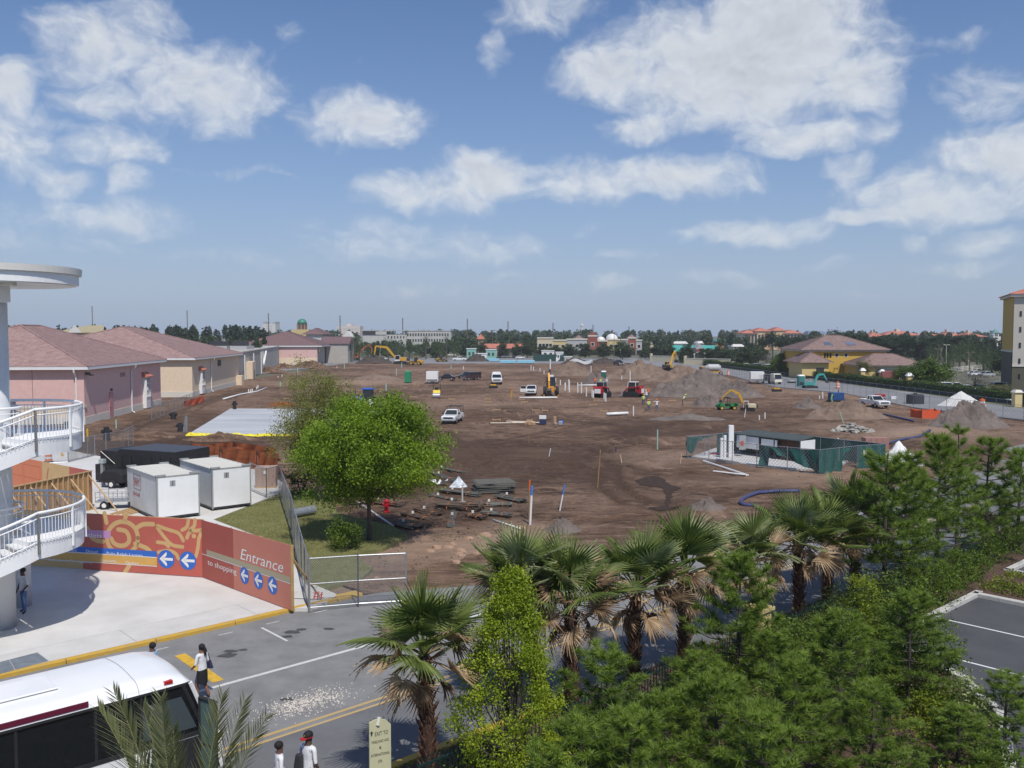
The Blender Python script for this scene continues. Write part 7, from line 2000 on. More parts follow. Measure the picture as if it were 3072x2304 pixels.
	for (x0,y0,x1,y1) in [(938,1778,968,1784),(942,1789,972,1793),(948,1772,942,1796),(956,1774,952,1798),(966,1776,962,1800)]:
		p, q = g(x0,y0,.156), g(x1,y1,.156); w = Vector((-(q-p).y,(q-p).x,0)).normalized()*.035; m.add([p-w,q-w,q+w,p+w],[(0,1,2,3)])
	struct('walk_slab', MB().prism([g(*p) for p in [(885,1800),(905,1770),(945,1765),(985,1782),(1010,1793),(1000,1806),(930,1836),(880,1836)]], -.05, .153), CONC)
	o = m.build('spray_mark', SP); o['kind'] = 'structure'
	p = rd(11.45, 17.0, .1); t = thing('exit_sign', 'cream sign reading exit to Vineland Ave and International Dr on a post', 'sign', p, R(28))
	SG = mat('sign_cream', (.58,.56,.36), .6, var=.05)
	pts = [(-.26,.88),(.26,.80),(.26,1.93),(.13,2.06),(-.11,2.10),(-.26,2.05)]
	MB().side(pts, -.02, .02).build('panel', SG, t)
	MB().tube([(-.06,-.02,1.96),(0,.02,2.13)], .05, 8).build('post_cap', mat('sign_cap',(.62,.62,.52),.4), t); MB().cyl((0,.07,0),(0,.07,2.08),.045,None,8).build('post', GREYM, t)
	bk = mat('sign_ink', (.02,.03,.02), .7)
	for (s, z, h, w) in [('EXIT TO',1.72,.095,.32),('VINELAND AVE.',1.55,.07,.43),('&',1.40,.07,.055),('INTERNATIONAL',1.24,.07,.45),('DR.',1.08,.07,.10)]:
		o = ptext(s, 0, z, h, bk, t, .026, width=w, align='CENTER'); o.location.x = .03 if s == 'EXIT TO' else 0
	m = MB(); m.add([(x*.62,-.026,1.74+(z-1.9)*.62) for x, z in [(-.36,1.90),(-.31,1.90),(-.31,2.0),(-.27,2.0),(-.335,2.09),(-.40,2.0),(-.36,2.0)]],[tuple(range(7))]); m.build('arrow', bk, t)
build_rebar()
# ------------------------------------------------------------------ plants
def rot_to(d, rs):
	"""n unit vectors -> n rotation matrices whose z axis is d, random spin"""
	n = len(d); a = rs.uniform(0, 2*np.pi, n)
	up = np.where(np.abs(d[:,2:3]) < .9, np.array([[0,0,1.]]), np.array([[1.,0,0]]))
	x = np.cross(up, d); x /= np.linalg.norm(x, axis=1, keepdims=True)+1e-9
	y = np.cross(d, x)
	c, s = np.cos(a)[:,None], np.sin(a)[:,None]
	return np.stack([x*c+y*s, -x*s+y*c, d], -1)
def leaves_mesh(name, P, size, m, rs, up=.35, asp=.55, dirs=None):
	"""one small pointed leaf (two triangles) at each point"""
	n = len(P)
	d = rs.normal(size=(n,3)); d[:,2] += up;
	if dirs is not None: d = d*.6+dirs
	d /= np.linalg.norm(d, axis=1, keepdims=True)
	M = rot_to(d, rs)
	s = size*rs.uniform(.65, 1.35, n)[:,None]
	base = np.array([[0,-.5,0],[asp*.5,0,.08],[0,.6,0],[-asp*.5,0,.08]])
	V = P[:,None,:] + np.einsum('nij,kj->nki', M, base)*s[:,None,:]
	F = np.arange(n*4).reshape(-1,4)
	q = max(size*5, .25)
	tn = vnoise(P[:,0]/q+P[:,2]/q*.6, P[:,1]/q-P[:,2]/q*.8, 5)*.7+vnoise(P[:,0]/q/3+P[:,2]/q/3, P[:,1]/q/3-P[:,2]/q/3, 6)*.5-.1
	return set_tone(npmesh(name, V.reshape(-1,3), F, m), np.repeat(tn, 4))
def clumpy(rs, n, c, r, nclump, spread, shell=.55, bottom=None, gap=0.0):
	"""points gathered into clumps through an ellipsoid"""
	u = rs.normal(size=(nclump,3)); u /= np.linalg.norm(u, axis=1, keepdims=True)
	rad = shell+(1-shell)*rs.random(nclump)**.6
	inner = rs.random(nclump) < .22; rad[inner] *= rs.random(inner.sum())
	C = u*rad[:,None]*np.array(r)
	C *= (1+.16*rs.normal(size=(nclump,1)))
	if bottom is not None: C[:,2] = np.maximum(C[:,2], bottom)
	k = rs.randint(0, nclump, n)
	P = C[k] + rs.normal(size=(n,3))*spread*np.array([1,1,.75])
	return P+np.array(c), C+np.array(c)
BARK = mat('grey_bark', (.085,.068,.055), .95, col2=(.16,.135,.11), scale=9, bump=.9, bscale=30, stretch=(1,1,.25))
BARKD = mat('dark_pine_bark', (.045,.036,.032), .95, col2=(.10,.08,.07), scale=9, bump=.9, bscale=30)
def tree_wood(C, base_h, trunk_r, rs, nl=24, fork=None):
	"""trunk and limbs that reach into the clumps C (local coordinates)"""
	m = MB(); top = max(c[2] for c in C)*.82
	pts = [(0,0,-.1),(.02,.01,base_h*.5),(0,.03,base_h),(.05,-.03,(base_h+top)/2),(0,0,top)]
	m.tube(pts, [trunk_r*1.25,trunk_r,trunk_r*.9,trunk_r*.6,trunk_r*.2], 9)
	lm = MB()
	for i in rs.choice(len(C), min(nl, len(C)), replace=False):
		c = Vector(C[i]); z0 = base_h + (max(c.z, base_h+.2)-base_h)*rs.uniform(.05,.5)
		a = Vector((0,0,z0)); mid = a.lerp(c, .5)+Vector((0,0,-.08*(c-a).length));
		lm.tube([a, mid, c], [trunk_r*.42, trunk_r*.24, trunk_r*.06], 5)
	return m, lm
LEAFC = {}
def broadleaf(name, label, base, c, r, n, nclump, spread, leaf, m, seed, trunk_r=.13, base_h=1.6, group=None, cat='tree', bark=None, nl=24, bottom=None, shell=.55, up=.35):
	rs = np.random.RandomState(seed)
	P, C = clumpy(rs, n, c, r, nclump, spread, shell, None if bottom is None else bottom-c[2])
	t = thing(name, label, cat, base, 0, group)
	mobj('crown', leaves_mesh('crown', P, leaf, m, rs, up), None, t)
	tr, lm = tree_wood(C, base_h, trunk_r, rs, nl)
	o = tr.build('trunk', bark or BARK, t, smooth=True); lm.build('limbs', bark or BARK, o, smooth=True)
	return t
OAK = leafmat('oak_leaves', (.035,.090,.006), (.28,.41,.028), (.42,.50,.07))  # near foliage ramps: dark ends lowered to paint deeper crown shade
OLIVEL = leafmat('olive_leaves', (.13,.16,.03), (.28,.28,.075))
BRIGHT = leafmat('bright_leaves', (.08,.15,.008), (.42,.50,.035), trans=.3)
DARKL = leafmat('dark_leaves', (.022,.045,.012), (.06,.10,.025), (.12,.16,.06))
MIDL = leafmat('mid_leaves', (.025,.060,.008), (.19,.27,.035))
SHRUBL = leafmat('shrub_leaves', (.020,.048,.006), (.18,.26,.030), (.34,.39,.06))
YSHR = leafmat('yellow_shrub_leaves', (.05,.09,.008), (.29,.35,.03))
BAREL = leafmat('bare_twigs', (.09,.085,.07), (.16,.145,.12), trans=.1)
FARL = leafmat('far_leaves', (.028,.052,.020), (.070,.105,.040), trans=.2)
FARD = leafmat('far_dark_leaves', (.018,.034,.014), (.045,.072,.028), trans=.2)
NEED = leafmat('pine_needles', (.024,.055,.008), (.23,.33,.045), (.36,.41,.08), trans=.22)
GREENF = leafmat('palm_green', (.075,.115,.024), (.25,.30,.080), tone=False, trans=.3)
SILVF = leafmat('palm_silver', (.20,.24,.10), (.38,.40,.21), tone=False, trans=.3)
DEADF = leafmat('palm_dead', (.34,.23,.13), (.62,.47,.30), tone=False, trans=.25)
BROWNF = leafmat('palm_brown', (.17,.105,.06), (.40,.27,.165), tone=False, trans=.2)
def build_near_trees():
	b = gd(1107,1627); b.z = .1
	broadleaf('shade_tree', 'round bright green shade tree on the lawn', b, (.05,0,4.75), (3.4,3.25,2.75), 95000, 280, .34, .125, OAK, 1, .12, 1.9, nl=60, bottom=2.35)
	b = g(955,1510); b.z = .1
	broadleaf('shade_tree', 'thin yellowish tree standing behind the round green one', b, (-.15,0,5.2), (2.5,2.2,3.9), 30000, 170, .33, .105, OLIVEL, 2, .09, 1.6, nl=70, shell=.35)
	b = rd(13.9, 15.2, .1)
	rs = np.random.RandomState(3); n = 34000; t = thing('young_tree', 'bright yellow green young tree in front of the fan palms', 'tree', b, 0)
	k = 170; hz = rs.random(k)**.85; ang = rs.uniform(0,6.28,k); rad = (1-hz)**.8*1.55*rs.uniform(.55,1.05,k)+.08
	C = np.stack([np.cos(ang)*rad, np.sin(ang)*rad, .9+hz*4.5], -1)
	P = C[rs.randint(0,k,n)]+rs.normal(size=(n,3))*np.array([.125,.125,.12])
	mobj('crown', leaves_mesh('crown', P, .06, BRIGHT, rs, .4), None, t)
	tr, lm = tree_wood(C, .7, .05, rs, 90); o = tr.build('trunk', BARK, t); lm.build('limbs', BARK, o)
	bush('leafy green shrub in the shade of the round tree', g(1035,1650,.1), (.95,.8,.75), 2600, .11, MIDL, 21)
	bush('dark shrub behind the lawn fence', g(905,1480,.1), (1.5,.9,1.1), 3000, .11, DARKL, 22)
def bush(label, p, r, n, leaf, m, seed, group=None, name='shrub', cz=None, nclump=None, stems=True, cat='shrub'):
	rs = np.random.RandomState(seed)
	P, C = clumpy(rs, n, (0,0,r[2]*.95 if cz is None else cz), r, nclump or 34, min(r)*.24, .5, -r[2]*.7)
	P[:,2] = np.maximum(P[:,2], .02)
	t = thing(name, label, cat, p, 0, group)
	mobj('foliage', leaves_mesh('foliage', P, leaf, m, rs, .5), None, t)
	if stems:
		m2 = MB()
		for i in range(7):
			c = C[rs.randint(len(C))]; m2.tube([(c[0]*.1,c[1]*.1,-.05),(c[0]*.5,c[1]*.5,c[2]*.5),tuple(c)], [.03,.02,.006], 5)
		m2.build('stems', BARK, t)
	return t
build_near_trees()
def fan_mesh(name, m, n=30, L=.80, pet=.66, span=118, droop=.16, cup=.12, ragged=.20, fold=0.0, seed=0, hang=0.0, split=.52):
	r = random.Random(seed); mb = MB()
	mb.tube([(0,0,0),(0,pet*.5,.03),(0,pet,0)], [.026,.018,.012], 4)
	for i in range(n):
		th = R(-span+2*span*i/(n-1)); dth = R(2*span/(n-1))
		ln = L*(.80+.22*math.cos(th*.62))*(1-ragged*r.random())
		hg = hang*(.5+.8*r.random())
		prev = None
		for q, fr in enumerate((.04,.28,split,.78,1.0)):
			rr = ln*fr; w = math.tan(dth/2)*min(rr, ln*split)*1.02*(1 if fr <= split else (1-(fr-split)/(1-split))*.95)
			f2 = fold*abs(math.sin(th))
			x, y = math.sin(th)*rr*(1-f2*.75), math.cos(th)*rr
			z = -droop*rr*rr/L + cup*abs(math.sin(th))*rr - hg*max(0, fr-.45)**1.4*ln + f2*rr*.7
			tx, ty = math.cos(th), -math.sin(th)
			py = pet+y-.2*hg*max(0,fr-.6)*ln
			c = (x, py, z+.018*(fr > .1)); a = (x-tx*w, py-ty*w, z); b = (x+tx*w, py+ty*w, z)
			o = len(mb.v); mb.v += [a, c, b]
			if prev is not None: mb.f += [(prev,prev+1,o+1,o),(prev+1,prev+2,o+2,o+1)]
			prev = o
	me = mb.mesh(name); me.materials.append(m); return me
FANS = {'g': [fan_mesh('frond', GREENF, seed=1), fan_mesh('frond', GREENF, seed=2, cup=.3, droop=.1, span=115), fan_mesh('frond', GREENF, seed=3, droop=.45, cup=.05)],
		's': [fan_mesh('frond', SILVF, seed=4, cup=.2, droop=.12), fan_mesh('frond', SILVF, seed=5, droop=.3, hang=.25)],
		'd': [fan_mesh('frond', DEADF, n=26, seed=6, span=80, fold=.6, ragged=.3, droop=.2, L=.75), fan_mesh('frond', DEADF, n=24, seed=7, span=95, fold=.35, ragged=.3, hang=.9, L=.75)],
		'b': [fan_mesh('frond', BROWNF, n=26, seed=8, span=110, ragged=.35, hang=.8, droop=.3, L=.8), fan_mesh('frond', BROWNF, n=22, seed=9, span=70, fold=.5, ragged=.35, hang=.4, L=.7)]}
def orient(d, nrm):
	y = d.normalized(); x = y.cross(nrm); x = x.normalized() if x.length > 1e-4 else y.orthogonal().normalized(); z = x.cross(y)
	return Matrix((x, y, z)).transposed().to_4x4()
BOOT = mat('palm_boots', (.13,.055,.035), .9, col2=(.27,.135,.085), scale=7, bump=.6); TRK = mat('palm_trunk', (.06,.035,.025), .95, col2=(.13,.075,.05), scale=6, bump=.9)
def fan_palm(label, base, h, seed, lean=(0,0), ng=15, ndead=9, k=1.0, silver=.25, group='fan palms along the verge'):
	r = random.Random(seed); t = thing('fan_palm', label, 'palm tree', base, 0, group)
	top = Vector((lean[0], lean[1], h))
	trunk = MB().tube([(0,0,-.1),tuple(top*.5+Vector((lean[0]*-.1,0,0))),tuple(top)], [.21,.165,.13], 12).build('trunk', TRK, t, smooth=True)
	bt = MB(); nb = int(h*34)
	for i in range(nb):
		u = .04+.93*i/nb; a = i*2.4; p = Vector((0,0,0)).lerp(top, u); rr = .20-.07*u
		dr = Vector((math.cos(a), math.sin(a), 0)); tg = Vector((-math.sin(a), math.cos(a), 0)); ln = r.uniform(.07,.17)*(1.0+.7*u)
		q = p+dr*rr; e = q+dr*ln*.75+Vector((0,0,ln)); w = .055
		bt.add([q-tg*w, q+tg*w, q+tg*w*.8+Vector((0,0,-.09)), q-tg*w*.8+Vector((0,0,-.09)), e-tg*w*.5, e+tg*w*.5], [(0,1,5,4),(2,3,4,5),(0,4,3),(1,2,5),(0,3,2,1)])
	b = bt.build('leaf_bases', BOOT, trunk, fix=False); b['kind'] = 'stuff'
	def frond(kind, az, el, sc, roll=0.0):
		me = r.choice(FANS[kind]); o = bpy.data.objects.new('frond', me); COL.objects.link(o); o.parent = t
		d = Vector((math.cos(az)*math.cos(el), math.sin(az)*math.cos(el), math.sin(el)))
		side = Vector((-math.sin(az), math.cos(az), 0)); nrm = side.cross(d)*-1
		if nrm.z < 0 and el > -.6: nrm = -nrm
		M = orient(d, nrm)
		o.matrix_local = Matrix.Translation(top+d*.08+Vector((0,0,-.1 if el < 0 else 0))) @ M @ Matrix.Rotation(roll, 4, 'Y') @ Matrix.Diagonal((sc,sc,sc,1))
	for i in range(ng):
		u = i/(ng-1); az = i*2.39996+r.uniform(-.25,.25); el = R(84-70*u+r.uniform(-6,6))
		frond('s' if r.random() < silver else 'g', az, el, k*r.uniform(.85,1.12), r.uniform(-.35,.35))
	for i in range(ndead):
		az = i*2.39996+1.1+r.uniform(-.3,.3); el = R(42-100*(i/max(1,ndead-1))+r.uniform(-8,8))
		frond('d' if r.random() < .6 else 'b', az, el, k*r.uniform(.72,1.0)*(1 if el > -.5 else .82), r.uniform(-.9,.9))
	return t
def build_palms():
	def place(px, n=17.45):
		q = (px-1536)/FPX; y = n/(RN.x*q+RN.y); return Vector((q*y, y, .1))
	L = [(1283,1965,'nearest fan palm with shaggy brown skirt beside the exit sign',101,(-.12,.0),16,15,1.36,.12,17.0),
		 (1640,1790,'fan palm with grey green fans behind the bright young tree',102,(-.75,.1),17,12,1.44,.6,18.1),
		 (1719,1815,'fan palm behind the small pine with a straw coloured hanging fan',103,(-.05,.0),15,17,1.44,.1,17.45),
		 (1903,1775,'fan palm with drooping pale fans left of the shaggy trunked one',104,(.12,.0),16,20,1.44,.25,17.45),
		 (2060,1722,'fan palm with thick reddish booted trunk standing clear',105,(.05,.0),16,15,1.48,.1,17.45),
		 (2318,1690,'fan palm with torn straw coloured fans behind the middle pine',106,(-.7,.1),13,26,1.46,.3,17.6),
		 (2412,1640,'fan palm with straight booted trunk and dark crown right of the torn one',107,(-.1,.0),16,16,1.46,.15,17.45),
		 (2498,1635,'fan palm beside the straight trunked one with a star shaped dead fan',108,(-.1,.0),16,17,1.46,.15,17.45),
		 (2585,1565,'farthest fan palm half hidden by the right pines',109,(-.3,.1),16,18,1.46,.3,17.9)]
	for (px, hy, lab, sd, ln, ng, nd, k, sv, n) in L:
		b = place(px, n); d = ray(px, hy); fan_palm(lab, b, CAMH+d.z/d.y*b.y-b.z, sd, ln, ng, nd, k, sv)
	hub = at(560, 3000, 10.2)
	t = thing('date_palm', 'feathery grey green palm fronds rising in front of the bus', 'palm tree', (hub.x,hub.y,0), 0)
	MB().tube([(0,0,0),(.05,0,hub.z*.5),(0,0,hub.z)], [.28,.24,.2], 12).build('trunk', TRK, t, smooth=True)
	FG = leafmat('date_frond_green', (.20,.235,.105), (.37,.38,.19), (.48,.43,.22), tone=False, trans=.25)
	r = random.Random(5)
	for j, (tx, ty, Y, bow) in enumerate([(345,2080,9.8,-.30),(300,2130,10.4,-.40),(484,2095,9.5,.02),(430,2125,10.3,-.2),(668,2088,10.0,.12),(735,2104,10.5,.22),(803,2146,9.8,.36),(520,2190,10.2,.0)]):
		tip = at(tx, ty, Y)-Vector((hub.x,hub.y,0)); root = Vector((0,0,hub.z))
		ctrl = root.lerp(tip,.55)+Vector((-bow*.8,.0,.35)); m = MB(); pts = []
		for i in range(15):
			u = i/14; pts.append(root*(1-u)**2+ctrl*2*u*(1-u)+tip*u*u)
		m.tube(pts, [.022*(1-.8*i/14) for i in range(15)], 5)
		cen = Vector((0,-1,0))
		for i in range(84):
			u = .14+.86*i/83; p = root*(1-u)**2+ctrl*2*u*(1-u)+tip*u*u
			tg = (tip-ctrl)*u*2+(ctrl-root)*2*(1-u); tg.normalize()
			sd_ = tg.cross(Vector((0,-.9,.45))).normalized()
			for s in (-1,1):
				ln = (.50*math.sin(math.pi*min(1,.25+u*.62))**.8)*r.uniform(.85,1.1)*(1.0 if u < .9 else .8)
				d = (sd_*s*.50+tg*1.0+Vector((0,-.18,.05))+Vector((r.uniform(-.1,.1),r.uniform(-.1,.1),r.uniform(-.1,.1)))).normalized()
				w = d.cross(tg).normalized()*.02; q = p+d*ln; mid = p+d*ln*.45
				o = len(m.v); m.v += [tuple(p-w*.4), tuple(p+w*.4), tuple(mid+w), tuple(q+Vector((0,0,-.03*ln))), tuple(mid-w)]; m.f += [(o,o+1,o+2,o+4),(o+4,o+2,o+3)]
		m.build('frond', FG, t, fix=False)
build_palms()
def pine_meshes(seed, h=5.5, spread=1.5, ntw=1.0, z0=.22):
	rs = np.random.RandomState(seed); r = random.Random(seed)
	wood = MB(); limbs = MB(); tips = []; dirs = []
	wob = [(r.uniform(-.05,.05)*h*.2, r.uniform(-.05,.05)*h*.2) for _ in range(6)]
	tp = [(wob[i][0]*(i/5), wob[i][1]*(i/5), h*.97*i/5) for i in range(6)]
	wood.tube([(0,0,-.1)]+tp[1:], [.085,.07,.06,.045,.03,.012], 8)
	def tr(z):
		u = max(0,min(.999,z/(h*.97)))*5; i = int(u); f = u-i; return Vector(tp[i]).lerp(Vector(tp[i+1]), f)
	z = h*z0
	while z < h*.97:
		u = (z/h-z0)/(1-z0); n = r.randint(3,5); a0 = r.uniform(0,6.28)
		for k in range(n):
			a = a0+k*6.283/n+r.uniform(-.4,.4); L_ = spread*((1-u)**.75*.95+.16)*r.uniform(.6,1.1)
			p = tr(z); rise = .25+.5*u
			q = p+Vector((math.cos(a)*L_*.6, math.sin(a)*L_*.6, L_*rise*.35)); e = p+Vector((math.cos(a)*L_, math.sin(a)*L_, L_*rise))
			limbs.tube([p,q,e], [.028*(1-.5*u),.018,.008], 4)
			d = (e-q).normalized(); tips.append(e); dirs.append(d)
			nb = int((2+4.2*L_)*ntw)
			for j in range(nb):
				f = .3+.7*(j+r.random())/nb; s = p.lerp(q, f/.6) if f < .6 else q.lerp(e, (f-.6)/.4)
				da = a+r.choice((-1,1))*r.uniform(.4,1.2); ll = L_*r.uniform(.12,.30)
				t_ = s+Vector((math.cos(da)*ll, math.sin(da)*ll, ll*r.uniform(.25,1.0)))
				limbs.tube([s,t_], [.009,.005], 3, False); tips.append(t_); dirs.append((t_-s).normalized())
		z += h*r.uniform(.055,.085)
	tips.append(Vector(tp[-1])); dirs.append(Vector((0,0,1)))
	C = np.array([tuple(p) for p in tips]); D = np.array([tuple(d) for d in dirs])
	nn = 62; n = len(C)
	Cn = np.repeat(C, nn, 0); Dn = np.repeat(D, nn, 0)
	back = rs.uniform(0,.16,len(Cn))[:,None]; Pn = Cn-Dn*back
	nd = Dn*rs.uniform(.25,1.0,(len(Cn),1))+rs.normal(size=Dn.shape)*.62; nd[:,2] += .18
	nd /= np.linalg.norm(nd, axis=1, keepdims=True)
	ln = rs.uniform(.17,.31,(len(Cn),1)); w = np.cross(nd, rs.normal(size=nd.shape)); w /= np.linalg.norm(w, axis=1, keepdims=True); w *= .0085
	V = np.stack([Pn-w, Pn+w, Pn+nd*ln], 1).reshape(-1,3)
	F = np.arange(len(V)).reshape(-1,3)
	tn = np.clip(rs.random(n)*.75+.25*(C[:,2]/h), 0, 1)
	return wood.mesh('trunk'), limbs.mesh('limbs'), set_tone(npmesh('needles', V, F, NEED), np.repeat(np.repeat(tn, nn), 3))
PINES = []
def build_pines():
	for sd in range(5):
		w, l, n = pine_meshes(60+sd, 5.5, 1.55, 1.0+.15*(sd % 2)); w.materials.append(BARKD); l.materials.append(BARKD); PINES.append((w, l, n))
	w, l, n = pine_meshes(71, 7.0, 1.15, .7, .35); w.materials.append(BARKD); l.materials.append(BARKD); PINES.append((w, l, n))
	def pine(i, base, ytop, rz, label):
		d = ray(1536, ytop); zt = CAMH + d.z/d.y*base.y
		k = (zt-base.z)/(7.0 if i == 5 else 5.5); w_ = k*1.2 if k > .8 else .36+k*.9
		t = thing('pine_tree', label, 'pine tree', base, rz, 'young pines in the planting bed'); t.scale = (w_, w_, k)
		w = mobj('trunk', PINES[i][0], None, t); mobj('limbs', PINES[i][1], None, w); mobj('crown', PINES[i][2], None, t)
	def on(px, n): q = (px-1536)/FPX; y = n/(RN.x*q+RN.y); return Vector((q*y, y, .1))
	L = [(2886,17.0,1262,5,'tall thin pine with a bare stem and tufted top at the right'),(2668,16.2,1350,0,'leafy pine with a whorled crown behind the glossy shrubs'),(2728,16.8,1365,1,'pine with its top just left of the tall thin one'),(2825,16.6,1312,2,'bushy pine between the tall thin pine and its left neighbour'),
		 (2975,16.5,1315,3,'pine with dark stem near the yellow fence pillar'),(3072,15.8,1345,4,'pine cut by the right edge beside the parking bays'),(2228,14.4,1668,1,'dense middle pine rising in front of the road'),(1822,13.9,1945,3,'small open pine in front of the booted palm trunks'),
		 (2542,11.6,1822,0,'spreading pine low in front of the picket fence'),(2750,11.1,1778,2,'pine beside the parking bay kerb'),(3050,8.2,2020,4,'pine in the bottom right corner'),(2335,13.0,1900,2,'low pine beside the cream pillar'),(2010,12.2,2075,4,'low pine in the middle of the bottom edge'),
		 (2400,10.6,1985,1,'low pine at the bottom right of the middle'),(1745,11.6,2140,0,'small pine right of the bright young tree'),(2165,11.2,2030,3,'low pine under the dense middle pine'),(2640,9.4,2060,3,'low pine at the bottom edge by the pink flowers'),(2905,8.6,2120,1,'low pine at the bottom right below the parking bay'),(2115,13.6,1950,0,'slim pine left of the dense middle pine'),(1900,11.0,2140,2,'low pine near the bottom edge below the booted palms'),(2300,9.6,2120,4,'low pine at the bottom edge right of centre')]
	for j, (px, n, yt, i, lab) in enumerate(L): pine(i, on(px, n), yt, j*1.3, lab)
	S = [(2760,15.4,(1.25,1.1,1.45),SHRUBL,'big glossy dark shrub right of the leafy pine'),(2690,14.2,(1.0,.9,1.3),DARKL,'dark spindly shrub below the leafy pine'),(2890,15.3,(.95,.9,.75),SHRUBL,'rounded hedge shrub on the mulch beside the parking island'),(2935,15.4,(.95,.9,.75),MIDL,'second rounded hedge shrub on the mulch'),(3005,15.8,(1.4,.9,.8),MIDL,'third rounded hedge shrub near the right edge'),(3060,15.9,(1.2,.9,.8),SHRUBL,'last rounded hedge shrub at the right edge'),(2840,14.9,(.9,.8,.8),SHRUBL,'hedge shrub in front of the dark pine stems'),
		 (2600,14.6,(.7,.7,1.5),YSHR,'yellow green spire shaped shrub'),(2655,13.1,(.5,.5,1.3),YSHR,'narrow upright yellow green shrub'),(2520,15.2,(.9,.8,1.0),DARKL,'dark shrub at the foot of the palm trunks'),(2450,14.7,(.9,.8,.8),SHRUBL,'shrub beside the picket fence'),(2700,11.9,(.8,.8,1.1),SHRUBL,'glossy shrub leaning over the parking kerb'),(2830,9.9,(1.0,.9,.6),YSHR,'yellow green shrub by the lower parking kerb'),(2935,9.0,(.5,.5,.9),leafmat('pale_leaves',(.20,.26,.08),(.42,.46,.22)),'pale leaved shrub by the parking kerb'),(2790,11.9,(.9,.8,1.5),SHRUBL,'tall glossy shrub in front of the parking kerb'),(2835,10.9,(.7,.7,1.2),SHRUBL,'glossy shrub beside the second stall line'),(2725,12.6,(.9,.8,1.4),DARKL,'tall dark shrub left of the parking kerb'),(2660,14.9,(1.1,.9,1.3),SHRUBL,'broad shrub between the palms and the parking kerb'),(2350,15.2,(1.0,.8,1.0),SHRUBL,'shrub beside the cream pillar')]
	for j, (px, n, r_, m, lab) in enumerate(S): bush(lab, on(px, n), r_, 2600, .085, m, 300+j, 'shrubs of the planting bed')
	rs = random.Random(9)
	k = 0
	for j in range(62):
		px = rs.uniform(1420, 3050); n = rs.uniform(7.2, 15.6)
		p = on(px, n)
		s = p.x*RR.x+p.y*RR.y
		if s > 27 and n < 15.4 and (n < 9.5+(s-27)*1.1 or s > 30.5): continue
		if px < 1700 and n > 13.5: continue
		r_ = rs.uniform(.55,1.0); m = rs.choice([SHRUBL,SHRUBL,MIDL,DARKL,YSHR])
		bush('low leafy shrub in the undergrowth below the pines', p, (r_,r_*.9,rs.uniform(.35,.6)), 1300, .08, m, 400+j, 'undergrowth shrubs below the pines')
	for j in range(26):
		s_ = 13+j*.95; bush('leafy shrub at the foot of the picket fence', rd(s_, 15.75+rs.uniform(-.3,.2), .1), (.6,.5,rs.uniform(.45,.7)), 1200, .08, rs.choice([SHRUBL,MIDL,DARKL]), 700+j, 'shrubs at the foot of the picket fence')
	q = np.random.RandomState(4); n = 9000; V = []
	s = q.uniform(40.5,44.5,n); nn = q.uniform(4,14.6,n); P = np.stack([RR.x*s+RN.x*nn, RR.y*s+RN.y*nn, .12+.35*q.random(n)*(.4+.6*vnoise(s*.9, nn*.9, 3))], -1)
	keep = vnoise(s*.7, nn*.7, 8) > .36
	tag(mobj('ground_cover', leaves_mesh('ground_cover', P[keep], .11, YSHR, q, .6), None), 'low green ground cover on the mulch island between the parking bays', 'ground cover', kind='stuff')
	n = 26000; nn = q.uniform(6.5,18.1,n); s = q.uniform(2,40,n)
	bad = ((s > 27.2) & (nn < 15.0) & ((nn < 9.5+(s-27.2)*1.6) | (s > 30.6)))
	s, nn = s[~bad], nn[~bad]; P = np.stack([RR.x*s+RN.x*nn, RR.y*s+RN.y*nn, .12+.28*q.random(len(s))], -1)
	keep = vnoise(s*.8, nn*.8, 31) > .34
	tag(mobj('undergrowth', leaves_mesh('undergrowth', P[keep], .12, SHRUBL, q, .6), None), 'low green undergrowth covering the planting bed', 'undergrowth', kind='stuff')
	fm = leafmat('pink_petals', (.55,.16,.26), (.72,.32,.42));
	for (px, n, lab) in [(2570,9.55,'cluster of pink flowers left of the low bottom pine'),(2720,9.2,'cluster of pink flowers right of the low bottom pine')]:
		p = on(px, n); q2 = np.random.RandomState(int(px)); P = q2.normal(size=(90,3))*np.array([.28,.2,.12])+np.array([0,0,.75])
		t = thing('flower_cluster', lab, 'flowers', p, 0); mobj('petals', leaves_mesh('petals', P, .05, fm, q2), None, t)
		st = MB()
		for i in range(8): st.tube([(0,0,0),tuple(P[i])], .008, 3)
		st.build('stems', MATS['grey_bark'], t)
	FN = mat('fence_green', (.012,.035,.035), .5); CRP = mat('cream_pillar', (.62,.47,.22), .8, var=.06, bump=.2)
	t = thing('picket_fence', 'dark green metal picket fence behind the palms', 'fence', rd(12,16.3,.1), RA)
	me = MB().box(-.012,.012,-.012,.012,.05,1.2).mesh('picket'); me.materials.append(FN)
	x = 0.0; cnt = 0
	while x < 40 and cnt < 298:
		o = bpy.data.objects.new('picket', me); COL.objects.link(o); o.parent = t; o.location = (x,0,0); x += .134; cnt += 1
	for z in (.2,1.0): MB().box(0,40,-.018,.018,z,z+.05).build('rail', FN, t)
	for px, n, lab in [(2288,16.3,'cream fence pillar with flat cap behind the middle pines'),(2985,16.9,'cream fence pillar beside the right hedge shrubs')]:
		t2 = thing('fence_pillar', lab, 'pillar', on(px, n), RA)
		MB().box(-.3,.3,-.3,.3,0,1.75).build('shaft', CRP, t2, bevel=.02); MB().fru((-.38,.38,-.38,.38),1.751,(-.38,.38,-.38,.38),1.86).build('cap', CRP, t2); MB().box(-.34,.34,-.34,.34,0,.25).build('plinth', CRP, t2)
build_pines()
